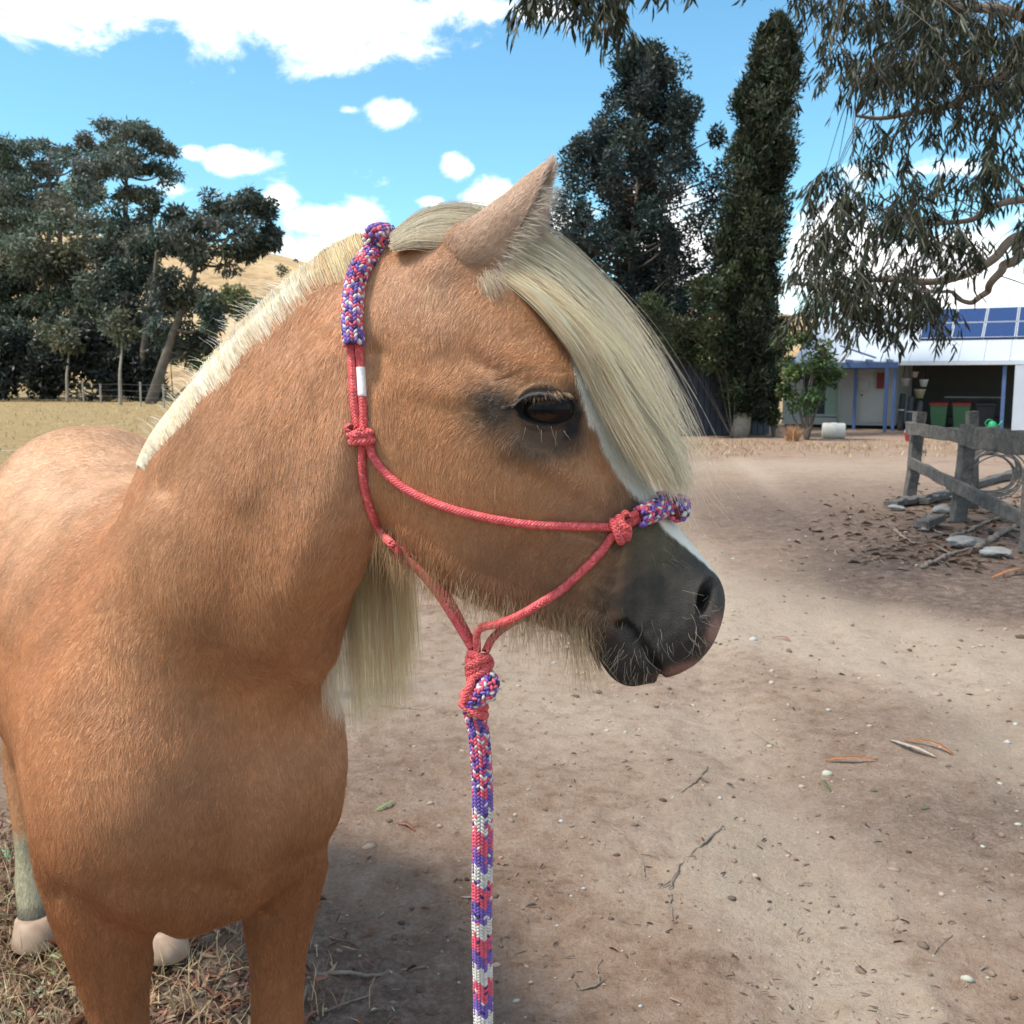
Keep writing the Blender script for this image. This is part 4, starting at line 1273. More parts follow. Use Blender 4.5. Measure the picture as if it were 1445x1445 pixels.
N_ = 1600
pp = sample_px(N_, [(420, 1500, 1000, 1500, 5), (420, 1500, 780, 1000, 3), (900, 1500, 680, 800, 1.5), (-100, 450, 1250, 1500, 1)])
bm = bmesh.new(); bmesh.ops.create_icosphere(bm, subdivisions=1, radius=1)
iv = np.array([v_.co for v_ in bm.verts]); if_ = np.array([[v_.index for v_ in f.verts] for f in bm.faces]); bm.free()
dist_ = np.linalg.norm(pp[:, :2], axis=1)
sz = np.minimum(rg.lognormal(-5.75, .55, N_), .012) * np.clip(dist_ / 2.2, .8, 2.2)
rz_a = rg.uniform(0, 6.28, N_)
sc3 = np.stack([sz * rg.uniform(.8, 1.5, N_), sz * rg.uniform(.7, 1.1, N_), sz * rg.uniform(.4, .8, N_)], 1)
lv = iv[None] * (1 + .25 * rg.normal(0, 1, (N_, len(iv), 1)) * .6) * sc3[:, None]
ca, sa_ = np.cos(rz_a)[:, None], np.sin(rz_a)[:, None]
wv3 = np.stack([lv[..., 0] * ca - lv[..., 1] * sa_, lv[..., 0] * sa_ + lv[..., 1] * ca, lv[..., 2]], -1) + pp[:, None] + np.array([0, 0, .001])
pc = np.array([.27, .205, .16])[None] * rg.lognormal(0, .42, N_)[:, None]
pc[rg.random(N_) < .02] = (.34, .28, .23)
pc[rg.random(N_) < .25] *= .45
o = mesh_obj('pebbles', wv3.reshape(-1, 3), (if_[None] + (np.arange(N_) * len(iv))[:, None, None]).reshape(-1, 3), attr_mat('pebble', 'col', .85, .2), None, True, np.clip(np.repeat(pc, len(iv), 0), .02, .36))
tag(o, 'small pebbles and grit scattered over the dirt track', 'pebbles', kind='stuff')


def litter_obj(name, label, cat, pts, Lr, Wr, cols, seed, lift=.35, kindm=None):
    rg_ = np.random.default_rng(seed); n = len(pts)
    a_ = rg_.uniform(0, 2 * math.pi, n); tilt = np.abs(rg_.normal(0, lift, n))
    d_ = np.stack([np.cos(a_) * np.cos(tilt), np.sin(a_) * np.cos(tilt), np.sin(tilt)], 1)
    s_ = np.stack([-np.sin(a_), np.cos(a_), rg_.normal(0, .35, n)], 1); s_ /= np.linalg.norm(s_, axis=1)[:, None]
    n3 = np.cross(d_, s_)
    L_ = rg_.uniform(*Lr, n)[:, None]; W_ = rg_.uniform(*Wr, n)[:, None]; cu = n3 * L_ * rg_.normal(0, .14, (n, 1))
    p0 = pts + np.array([0, 0, .002])
    v_ = np.stack([p0, p0 + d_ * L_ * .3 + s_ * W_ * .5 + cu * .7, p0 + d_ * L_ * .7 + s_ * W_ * .42 + cu, p0 + d_ * L_, p0 + d_ * L_ * .7 - s_ * W_ * .42 + cu, p0 + d_ * L_ * .3 - s_ * W_ * .5 + cu * .7], 1)
    v_[..., 2] = np.maximum(v_[..., 2], (pts[:, 2] + .0015)[:, None])
    b_ = np.arange(n)[:, None] * 6
    f_ = np.vstack([np.hstack([b_ + 0, b_ + 1, b_ + 2, b_ + 3]), np.hstack([b_ + 0, b_ + 3, b_ + 4, b_ + 5])])
    ci_ = rg_.integers(0, len(cols), n); c_ = np.array(cols)[ci_] * rg_.lognormal(0, .25, n)[:, None]
    o_ = mesh_obj(name, v_.reshape(-1, 3), f_, kindm or leaf_m, None, False, np.clip(np.repeat(c_, 6, 0), .01, .7))
    return tag(o_, label, cat, kind='stuff')


dead = [(.24, .11, .07), (.18, .085, .06), (.30, .20, .12), (.34, .26, .17), (.20, .14, .095), (.13, .085, .065), (.26, .13, .09)]
pl = np.vstack([sample_px(7000, [(-150, 170, 1180, 1500, 1)], .07), sample_px(500, [(200, 400, 1300, 1480, 1)], .05)])
litter_obj('leaf_litter', 'thick red brown leaf litter around the pony hooves', 'leaf litter', pl, (.015, .065), (.003, .009), dead, 501, .3)
litter_obj('bark_litter', 'dark bark and twig litter under the timber fence', 'bark litter', sample_px(2600, [(1240, 1500, 690, 800, 6), (1180, 1300, 710, 790, 1), (1330, 1500, 660, 720, 1)], .03), (.03, .12), (.004, .010), [(.17, .12, .09), (.10, .07, .055), (.22, .165, .125), (.13, .095, .075), (.20, .11, .07)], 502, .10)
litter_obj('track_litter', 'thin scatter of leaf and twig scraps over the track', 'leaf scraps', sample_px(800, [(430, 1480, 900, 1480, 4), (600, 1480, 720, 900, 2)]), (.010, .035), (.002, .006), [(.13, .09, .07), (.09, .06, .05), (.22, .14, .09), (.30, .24, .19), (.20, .10, .06)], 503, .15)
# dry grass
def grass_obj(name, label, pts, Lr, seed, cols, lean=.5, wd=.0022):
    rg_ = np.random.default_rng(seed); n = len(pts)
    a_ = rg_.uniform(0, 6.28, n); ln = np.abs(rg_.normal(0, lean, n))
    d_ = np.stack([np.cos(a_) * np.sin(ln), np.sin(a_) * np.sin(ln), np.cos(ln)], 1)
    L_ = rg_.uniform(*Lr, n)[:, None]
    s_ = np.cross(d_, rg_.normal(0, 1, (n, 3))); s_ /= np.linalg.norm(s_, axis=1)[:, None]; s_ *= wd * rg_.uniform(.6, 1.4, (n, 1))
    bend = np.stack([np.cos(a_), np.sin(a_), -.3 * np.ones(n)], 1) * L_ * .22
    v_ = np.stack([pts - s_, pts + s_, pts + d_ * L_ * .55 + s_ * .7, pts + d_ * L_ * .55 - s_ * .7, pts + d_ * L_ + bend], 1)
    b_ = np.arange(n)[:, None] * 5
    f_ = [tuple(q) for q in np.hstack([b_, b_ + 1, b_ + 2, b_ + 3])] + [tuple(q) for q in np.hstack([b_ + 3, b_ + 2, b_ + 4])]
    c_ = np.array(cols)[rg_.integers(0, len(cols), n)] * rg_.lognormal(0, .2, n)[:, None]
    o_ = mesh_obj(name, v_.reshape(-1, 3), f_, leaf_m, None, False, np.clip(np.repeat(c_, 5, 0), .01, .7))
    return tag(o_, label, 'dry grass', kind='stuff')


STRAW = [(.46, .36, .20), (.40, .30, .17), (.33, .23, .13), (.50, .42, .26)]
grass_obj('dry_grass', 'flattened straw coloured grass among the leaf litter', np.vstack([sample_px(3800, [(-150, 110, 1180, 1480, 1)], .07), sample_px(500, [(130, 400, 1330, 1480, 1)], .05)]), (.03, .10), 510, STRAW, 1.1, .0013)
# verge in front of the house
n = 7000
vx = rg.uniform(4.0, 17.0, n); vy = 20.6 + rg.random(n) ** .8 * 9 + 1.1 * np.sin(vx * 1.3) + .7 * np.sin(vx * 3.1 + 1) + rg.normal(0, .5, n)
keep = rg.random(n) < np.clip(.25 + 1.1 * fnoise(vx, vy, .9, 7.0), .06, 1)
vp = np.stack([vx, vy, ground_zv(vx, vy)], 1)[keep]
grass_obj('dry_grass', 'dry brown grass verge in front of the shed and house', vp, (.05, .17), 511, [(.36, .25, .14), (.44, .33, .19), (.30, .17, .10), (.48, .38, .24)], .6, .009)
# paddock
n = 16000
vx = -2.5 - 34 * rg.random(n) ** 1.2; vy = 5 + 60 * rg.random(n) ** 1.4
vp = np.stack([vx, vy, ground_zv(vx, vy)], 1)
vp = vp[(-vx) > (1.8 + .10 * (vy - 3))]
grass_obj('dry_grass', 'bleached dry grass covering the paddock', vp, (.05, .16), 512, STRAW, .6, .010)
tuft = thing('grass_tuft', 'rusty brown weed tuft standing in front of the white house', 'weed', tuple(GP(1119, 622)))
o = grass_obj('weed_blades', None, np.random.default_rng(3).normal(0, .09, (260, 3)) * np.array([1, 1, 0]), (.25, .62), 513, [(.40, .20, .10), (.46, .30, .17)], .42, .007)
o.parent = tuft; del o['category']

# =================================================================== FENCES ACROSS THE PADDOCK
post_m = simple_mat('grey_fence_post', (.30, .28, .25), .85, .25, 6)
wire_m = simple_mat('fence_wire', (.16, .15, .15), .5, .2, 30, metallic=.5)
pa_, pb_ = P(-60, 553, 88), P(232, 580, 46)
pf = thing('paddock_fence', 'distant post and wire fence along the foot of the gum trees', 'fence', tuple(pa_))
tops = []
for k in range(17):
    q = pa_ + (pb_ - pa_) * k / 16; q[2] = float(gz0(q[0], q[1]))
    hgt_ = 1.15 + .1 * math.sin(k * 2.3)
    MB().tube([q - pa_ + np.array([0, 0, -.2]), q - pa_ + np.array([.03 * math.sin(k), 0, hgt_])], .045, 7).build('post', post_m, pf)
    tops.append(q)
for h_ in (.45, .75, 1.05):
    MB().tube([q - pa_ + np.array([0, -.06, h_ - .03 * (k % 2)]) for k, q in enumerate(tops)], .005, 4).build('wire', wire_m, pf)
wa, wb_ = P(-420, 650, 4.6), P(330, 590, 4.1)
wf2 = thing('wire_fence', 'barbed wire strand fence just behind the pony', 'fence', (wa[0], wa[1], 0))
WB = np.array([wa[0], wa[1], 0])
za_ = 1.3 - 4.35 * (632 - 535) / FPX
ends = [np.array([wa[0], wa[1], 0]), np.array([wb_[0], wb_[1], 0])]
for e_ in ends:
    MB().tube([e_ - WB + np.array([0, 0, -.2]), e_ - WB + np.array([.02, 0, 1.12])], .045, 9).build('post', post_m, wf2)
for h_ in (.35, .68, za_ + .006):
    q = np.array([ends[0] + (ends[1] - ends[0]) * u_ + np.array([0, -.05, h_ - .05 * u_ * (1 - u_)]) for u_ in np.linspace(0, 1, 24)]) - WB
    w_o = MB().tube(q, .0022, 5); w_o = w_o.build('wire', wire_m, wf2)
    qq = np.array([ends[0] + (ends[1] - ends[0]) * u_ + np.array([0, -.05, h_ - .05 * u_ * (1 - u_)]) for u_ in np.linspace(.02, .98, 26)]) - WB
    for c in qq:
        MB().tube([c + np.array([-.006, 0, -.012]), c, c + np.array([.006, .004, .012])], .0022, 4).build('barb', wire_m, w_o)
# =================================================================== THE PONY
# --- frames: trunk frame (s forward, w to the pony's right, z up) and head frame (sagittal plane of the turned head)
bD = np.array([0.47, -0.883, 0.0]); bD /= np.linalg.norm(bD)
bR = np.array([bD[1], -bD[0], 0.0])           # the pony's right
bO = np.array([-0.57, 1.60, 0.0])             # below the withers


def body(s, w_, z):
    return bO + s * bD + w_ * bR + np.array([0, 0, z])


PSI = R_(9)
hN = np.array([math.cos(PSI), -math.sin(PSI), 0.0])
hL = np.array([-math.sin(PSI), -math.cos(PSI), 0.0])      # the side of the face in view
H0 = P(760, 600, 1.06)


def sag(px, py):
    r = ray(px, py)
    return cC + r * (((H0 - cC) @ hL) / (r @ hL))


def mirror_near(v):
    d = (v - H0) @ hL
    return v + np.where(d < 0, -2 * d, 0)[:, None] * hL, d


def ring_section(T, B, lat, W, tm, nt, nb, n=44):
    """closed section between chord ends T and B: half width W, widest at tm, boxiness nt above and nb below"""
    k = n // 2
    th = np.linspace(0, math.pi, k + 1)
    t = (1 - np.cos(th)) / 2
    up = np.clip((tm - t) / tm, 0, 1); dn = np.clip((t - tm) / (1 - tm), 0, 1)
    wv = np.where(t < tm, (1 - up ** nt) ** (1 / nt), (1 - dn ** nb) ** (1 / nb)) * W
    ch = T[None] + t[:, None] * (B - T)[None]
    a = ch + wv[:, None] * lat[None]
    b = ch - wv[:, None] * lat[None]
    return np.vstack([a, b[-2:0:-1]])


def loft(rings):
    n = len(rings[0]); m = len(rings)
    v = np.vstack(rings + [rings[0].mean(0)[None], rings[-1].mean(0)[None]])
    f = []
    for i in range(m - 1):
        for j in range(n):
            j2 = (j + 1) % n
            f.append((i * n + j, i * n + j2, (i + 1) * n + j2, (i + 1) * n + j))
    for j in range(n):
        j2 = (j + 1) % n
        f.append((m * n, j2, j)); f.append((m * n + 1, (m - 1) * n + j, (m - 1) * n + j2))
    return v, f


SHELL = MB()
# head: top px, bottom px, half width, widest at, boxiness
HEAD = [  # Tx, Ty, Bx, By, W, tm, nt, nb
    (575, 337, 512, 690, .055, .50, 2.0, 2.0),
    (640, 325, 538, 752, .070, .45, 2.2, 2.2),
    (712, 343, 592, 800, .082, .40, 2.4, 2.3),
    (768, 390, 645, 830, .088, .36, 2.2, 2.4),
    (812, 455, 695, 853, .086, .36, 2.1, 2.3),
    (850, 530, 745, 872, .078, .36, 1.9, 2.0),
    (878, 595, 790, 886, .066, .40, 1.8, 1.9),
    (903, 650, 822, 898, .056, .45, 1.8, 1.9),
    (931, 702, 840, 922, .050, .50, 1.9, 2.0),
    (958, 742, 856, 946, .048, .52, 2.2, 2.1),
    (984, 776, 884, 961, .050, .50, 2.2, 2.2),
    (1006, 806, 925, 957, .050, .48, 2.3, 2.3),
    (1020, 836, 975, 938, .043, .48, 2.4, 2.3),
    (1018, 862, 1003, 908, .022, .50, 2.2, 2.2)]
ctrl = []
for h in HEAD:
    T, B = sag(h[0], h[1]), sag(h[2], h[3])
    ctrl.append([*((T + B) / 2), *T, *B, *h[4:]])
ctrl = spline(ctrl, 64)
SHELL.add(*loft([ring_section(c[3:6], c[6:9], hL, c[9], c[10], c[11], c[12]) for c in ctrl]))
# neck
NECK = [  # crest px, py, depth, underside px, py, depth, W, blend to trunk side direction
    (600, 345, 1.06, 560, 700, 1.07, .055, 0.0),
    (535, 342, 1.07, 532, 762, 1.09, .062, 0.0),
    (470, 368, 1.10, 498, 830, 1.12, .074, .15),
    (402, 424, 1.16, 462, 890, 1.17, .088, .35),
    (338, 484, 1.24, 440, 938, 1.22, .104, .55),
    (281, 550, 1.33, 402, 972, 1.30, .120, .75),
    (240, 611, 1.43, 372, 1012, 1.37, .132, .9)]
ctrl = []
for h in NECK:
    T, B = P(*h[:3]), P(*h[3:6])
    ctrl.append([*((T + B) / 2), *T, *B, h[6], h[7]])
for s0, z0, s1, z1, W in [(.06, 1.118, .23, .83, .146), (0, 1.10, .16, .78, .150)]:
    T, B = body(s0, 0, z0), body(s1, 0, z1)
    ctrl.append([*((T + B) / 2), *T, *B, W, 1.0])
ctrl = spline(ctrl, 48)
rings = []
for c in ctrl:
    T, B = c[3:6], c[6:9]
    ch = (B - T) / np.linalg.norm(B - T)
    lat = (1 - c[10]) * hL + c[10] * bR
    lat = lat - ch * (lat @ ch); lat /= np.linalg.norm(lat)
    rings.append(ring_section(T, B, lat, c[9], .60, 1.7, 2.1))
SHELL.add(*loft(rings))
# trunk
TRUNK = [  # s, top z, bottom z, half width, tm
    (.405, .86, .66, .085, .5), (.385, .92, .585, .145, .5), (.31, 1.00, .545, .190, .52), (.18, 1.09, .510, .204, .55),
    (0, 1.138, .515, .205, .58), (-.18, 1.125, .545, .225, .58), (-.42, 1.115, .53, .25, .56), (-.62, 1.15, .56, .25, .5),
    (-.78, 1.192, .62, .24, .45), (-.92, 1.180, .68, .215, .42), (-1.03, 1.10, .74, .16, .45), (-1.09, 1.00, .82, .09, .5)]
ctrl = []
for s, zt, zb, W, tm in TRUNK:
    T, B = body(s, 0, zt), body(s, 0, zb)
    ctrl.append([*((T + B) / 2), *T, *B, W, tm])
ctrl = spline(ctrl, 60)
SHELL.add(*loft([ring_section(c[3:6], c[6:9], bR, c[9], c[10], 2.1, 2.2) for c in ctrl]))


def limb(rows, n=40):
    """rows: s, w, z, half length (fore-aft), half width"""
    c = spline([[*body(r[0], r[1], r[2]), r[3], r[4]] for r in rows], n)
    ang = np.linspace(0, 2 * math.pi, 28, endpoint=False)
    t = np.gradient(c[:, :3], axis=0); t /= np.linalg.norm(t, axis=1)[:, None]
    rings = []
    for p, tt in zip(c, t):
        a = bD - tt * (bD @ tt); a /= np.linalg.norm(a)
        b = np.cross(tt, a)
        rings.append(p[None, :3] + np.cos(ang)[:, None] * a[None] * p[3] + np.sin(ang)[:, None] * b[None] * p[4])
    SHELL.add(*loft(rings))


# fore legs (shoulder, elbow, forearm, knee, cannon, fetlock, pastern)
for sg, s0, dw in ((1, .225, -.014), (-1, .225, -.006)):
    limb([(s0 - .06, sg * .10, .90, .12, .085), (s0, sg * (.128 + dw), .74, .105, .085), (s0 + .005, sg * (.133 + dw), .63, .088, .078), (s0 + .01, sg * (.128 + dw), .54, .070, .066),
          (s0 + .015, sg * (.124 + dw), .44, .047, .044), (s0 + .018, sg * (.12 + dw), .36, .042, .040), (s0 + .018, sg * (.12 + dw), .315, .043, .041), (s0 + .01, sg * (.12 + dw), .26, .030, .027),
          (s0 + .01, sg * (.12 + dw), .18, .028, .024), (s0 + .012, sg * (.12 + dw), .115, .036, .031), (s0 + .035, sg * (.12 + dw), .06, .030, .030), (s0 + .045, sg * (.12 + dw), .035, .034, .036)])
HIND = ((1, -.83, .178), (-1, -.64, -.085))
for sg, fs, fw in HIND:
    ws = sg * .13
    limb([(-.86, ws, .95, .17, .10), (-.80 + .3 * (fs + .83), ws * 1.05, .76, .15, .10), (-.80 + .4 * (fs + .83), ws * 1.08, .62, .105, .078), (fs - .06, (ws + fw) / 2, .51, .066, .05),
          (fs - .115, fw, .42, .050, .036), (fs - .11, fw, .37, .044, .034), (fs - .085, fw, .27, .031, .027), (fs - .065, fw, .17, .030, .026),
          (fs - .05, fw, .115, .038, .033), (fs - .02, fw, .065, .032, .032), (fs - .008, fw, .035, .036, .038)])

# ear roots
for sg in (1, -1):
    c = spline([[*P(612, 440, 1.05), .034], [*P(634, 408, 1.035), .043], [*P(660, 378, 1.026), .042], [*P(688, 348, 1.020), .035], [*P(712, 322, 1.016), .020]], 18)
    if sg < 0:
        c[:, :3] -= 2 * ((c[:, :3] - H0) @ hL)[:, None] * hL
    v_, f_ = tube_geo(c[:, :3], c[:, 3], 20)
    SHELL.add(v_, f_)

# --- one continuous skin: union by voxel remesh, relax, then refine the head
shell_o = SHELL.build('body_shell')
md = shell_o.modifiers.new('r', 'REMESH'); md.mode = 'VOXEL'; md.voxel_size = 0.0055; md.adaptivity = 0
me = bpy.data.meshes.new_from_object(shell_o.evaluated_get(bpy.context.evaluated_depsgraph_get()))
bpy.data.objects.remove(shell_o)


def get_v(me):
    a = np.empty(len(me.vertices) * 3, np.float32); me.vertices.foreach_get('co', a); return a.reshape(-1, 3).astype(float)


def get_e(me):
    a = np.empty(len(me.edges) * 2, np.int32); me.edges.foreach_get('vertices', a); return a.reshape(-1, 2)


def relax(v, e, it, lam, mu=0.0):
    n = len(v)
    deg = np.bincount(e.ravel(), minlength=n).astype(float); deg[deg == 0] = 1
    lamv = np.broadcast_to(np.asarray(lam, float), (n,))

    def step(v, l):
        acc = np.stack([np.bincount(e[:, 0], v[e[:, 1], k], n) + np.bincount(e[:, 1], v[e[:, 0], k], n) for k in range(3)], 1)
        return v + l[:, None] * (acc / deg[:, None] - v)
    for _ in range(it):
        v = step(v, lamv)
        if mu:
            v = step(v, -mu * lamv)
    return v


V = get_v(me); E = get_e(me)
px, py = proj(V)
dl = (V - H0) @ hL
dH = np.linalg.norm(V - H0, axis=1)
headm = smooth01((px - 560) / 120) * (np.abs(dl) < .2) * (V[:, 2] > .95)
lam = 0.55 * (1 - headm) + 0.25 * headm
V = relax(V, E, 22, lam)
V = relax(V, E, 14, 0.5 * (1 - headm), 0.0)


def relax_zone(V, E, wgt, it):
    idx = np.where(wgt > .02)[0]
    mp = np.full(len(V), -1); keep = np.zeros(len(V), bool); keep[idx] = True
    es = E[keep[E[:, 0]] | keep[E[:, 1]]]
    al = np.unique(es); mp[al] = np.arange(len(al))
    V = V.copy(); V[al] = relax(V[al], mp[es], it, np.clip(wgt[al], 0, 1) * .7)
    return V


# let the base of the neck run into breast and shoulder without a crease
zn = lambda c_, r_: np.exp(-np.sum(((V - c_) / r_) ** 2, 1))
wz = np.maximum.reduce([zn(body(.24, .13, .88), .13), zn(body(.34, 0, .90), .12), zn(body(.22, -.12, .88), .12), zn(body(.06, .17, 1.0), .12), zn(body(.02, .06, 1.12), .11)])
V = relax_zone(V, E, smooth01(wz * 1.6), 120)


def crease(px_, py_, pts):
    best = np.full(len(px_), 1e9)
    for (x0, y0), (x1, y1) in zip(pts[:-1], pts[1:]):
        dx, dy = x1 - x0, y1 - y0
        t_ = np.clip(((px_ - x0) * dx + (py_ - y0) * dy) / (dx * dx + dy * dy), 0, 1)
        best = np.minimum(best, np.hypot(px_ - x0 - t_ * dx, py_ - y0 - t_ * dy))
    return best


cx_, cy_ = proj(V)
front_ = (V - body(-.1, 0, 0)) @ bD > 0
wz = np.exp(-(crease(cx_, cy_, [(120, 800), (165, 900), (225, 965), (320, 1000), (400, 1010)]) / 56) ** 2) * front_
V = relax_zone(V, E, smooth01(wz * 1.5), 420)
me.vertices.foreach_set('co', V.astype(np.float32).ravel()); me.update()

bm = bmesh.new(); bm.from_mesh(me)


def refine(test):
    bm.verts.ensure_lookup_table()
    co = np.array([v.co for v in bm.verts])
    m = test(co)
    es = [e_ for e_ in bm.edges if m[e_.verts[0].index] and m[e_.verts[1].index]]
    bm.verts.index_update()
    bmesh.ops.subdivide_edges(bm, edges=es, cuts=1, use_grid_fill=True)
    bm.verts.index_update()


def head_px(co):
    q, d = mirror_near(co)
    x, y = proj(q)
    return x, y, d


def t_head(co):
    x, y, d = head_px(co)
    return (x > 505) & (y < 1000) & (co[:, 2] > 1.0) & (np.abs(d) < .16)


def t_eye(co):
    x, y, d = head_px(co)
    near = (co - H0) @ hL > 0
    return near & (((x > 700) & (x < 835) & (y > 510) & (y < 630)) | ((x > 955) & (y > 790) & (y < 900)) | ((x > 850) & (x < 960) & (y > 860) & (y < 980)))


refine(t_head)
refine(t_eye)
bmesh.ops.triangulate(bm, faces=[f for f in bm.faces if len(f.verts) > 4])
bm.to_mesh(me); bm.free(); me.update()
V = get_v(me); E = get_e(me)
px, py, dl = head_px(V)
inh = (px > 480) & (py < 1010) & (np.abs(dl) < .2) & (V[:, 2] > .98)
V = relax(V, E, 6, 0.5 * inh * ~((px > 860) & (py > 850)))


def normals(me):
    a = np.empty(len(me.vertices) * 3, np.float32); me.vertex_normals.foreach_get('vector', a); return a.reshape(-1, 3).astype(float)


def seg_dist(px, py, pts):
    best = np.full(len(px), 1e9); 
    for (x0, y0), (x1, y1) in zip(pts[:-1], pts[1:]):
        dx, dy = x1 - x0, y1 - y0
        t = np.clip(((px - x0) * dx + (py - y0) * dy) / (dx * dx + dy * dy), 0, 1)
        best = np.minimum(best, np.hypot(px - x0 - t * dx, py - y0 - t * dy))
    return best


def gau(px, py, cx, cy, sx, sy, rot=0.0):
    a = R_(rot); dx, dy = px - cx, py - cy
    u = dx * math.cos(a) + dy * math.sin(a); v_ = -dx * math.sin(a) + dy * math.cos(a)
    return np.exp(-0.5 * ((u / sx) ** 2 + (v_ / sy) ** 2))


def eye_g(px, py):
    """almond of the eye opening: <1 inside"""
    a = R_(4); dx, dy = px - 767, py - 579
    u = dx * math.cos(a) + dy * math.sin(a); v_ = -dx * math.sin(a) + dy * math.cos(a)
    hgt = np.where(v_ < 0, 16.0, 17.5) * np.sqrt(np.clip(1 - (u / 40.0) ** 2, 0.02, 1))
    return np.maximum(np.abs(v_) / hgt, np.abs(u) / 38.0)


def sculpt(V, passes):
    for fn in passes:
        me.vertices.foreach_set('co', V.astype(np.float32).ravel()); me.update()
        N = normals(me)
        x, y, d = head_px(V)
        msk = ((x > 430) & (y < 1010) & (np.abs(d) < .2) & (V[:, 2] > .95)).astype(float)
        V = V + N * (fn(x, y) * msk)[:, None] * 0.001
    return V


def form(x, y):
    o = 9 * gau(x, y, 766, 560, 52, 42)                       # orbit
    o += 6 * gau(x, y, 745, 520, 48, 13, 22)                  # brow ridge
    o -= 5 * gau(x, y, 680, 508, 40, 19, 28)                  # hollow over the eye
    o += 4 * gau(x, y, 655, 555, 60, 14, 8)                   # zygomatic arch
    o += 4 * np.exp(-0.5 * (seg_dist(x, y, [(725, 632), (800, 668), (850, 700)]) / 13) ** 2)   # facial crest
    o += 6 * gau(x, y, 600, 670, 75, 95, -15)                 # jowl
    o -= 7 * gau(x, y, 745, 790, 80, 32, 25)                  # behind the lips
    o -= 5 * gau(x, y, 855, 790, 38, 26, 40)
    o -= 4 * gau(x, y, 815, 640, 22, 50, -30)
    o += 5 * gau(x, y, 985, 850, 32, 36)                      # nostril wing
    o -= 3.5 * gau(x, y, 930, 800, 26, 18, 40)                  # false nostril
    o += 3.0 * gau(x, y, 955, 905, 32, 24, -20)                   # upper lip
    o += 6.0 * gau(x, y, 890, 945, 22, 22)                      # lower lip and chin
    o += 4 * np.exp(-0.5 * (seg_dist(x, y, [(612, 378), (600, 440), (618, 480)]) / 16) ** 2)
    o -= 7 * np.exp(-0.5 * (seg_dist(x, y, [(528, 500), (506, 600), (512, 690), (545, 762)]) / 13) ** 2)   # behind the jowl
    o -= 2.2 * np.exp(-0.5 * (seg_dist(x, y, [(775, 735), (830, 742), (870, 755)]) / 5) ** 2)
    o -= 1.6 * np.exp(-0.5 * (seg_dist(x, y, [(800, 752), (842, 760), (868, 775)]) / 4) ** 2)
    o += .5 * np.sin(x * .21 + y * .13 + 2 * np.sin(y * .07)) * gau(x, y, 905, 860, 45, 40) + .22 * np.sin(y * .33 - x * .12 + 1.5 * np.sin(x * .05)) * gau(x, y, 850, 850, 40, 40)
    o += 1.1 * np.sin((x * .5 - y * .5) * .30) * gau(x, y, 890, 915, 30, 30)
    return o


def mouth(x, y):
    o = -7.0 * np.exp(-0.5 * (seg_dist(x, y, [(872, 882), (884, 878), (897, 892), (912, 915), (931, 944), (934, 960)]) / 3.6) ** 2)
    o += 2.4 * np.exp(-0.5 * (seg_dist(x, y, [(880, 900), (895, 915), (915, 948)]) / 7) ** 2)
    o += 2.0 * np.exp(-0.5 * (seg_dist(x, y, [(905, 880), (930, 915), (948, 938)]) / 8) ** 2)
    return o


def nose(x, y):
    g = gau(x, y, 995, 843, 6.8, 17, 14)
    rim = np.exp(-0.5 * ((np.hypot((x - 998) / 15, (y - 844) / 27) - 1) / .2) ** 2)
    return -24 * np.clip(g * 1.5 - .3, 0, 1) + 2.2 * rim * (x < 1012)


def lids(x, y):
    g = eye_g(x, y)
    up = y < 575
    o = -8.5 * smooth01((1.10 - g) / .22)
    o += np.where(up, 3.4, 1.8) * np.exp(-0.5 * ((g - 1.34) / .17) ** 2)
    o -= np.where(up, 1.8, 0.0) * np.exp(-0.5 * ((g - 1.86) / .12) ** 2)
    o += np.where(up, 1.5, 0.0) * np.exp(-0.5 * ((g - 2.3) / .22) ** 2)
    o -= 1.0 * np.exp(-0.5 * (seg_dist(x, y, [(700, 538), (745, 520), (795, 524)]) / 3) ** 2)
    return o


V = sculpt(V, [form, mouth, nose, lids])


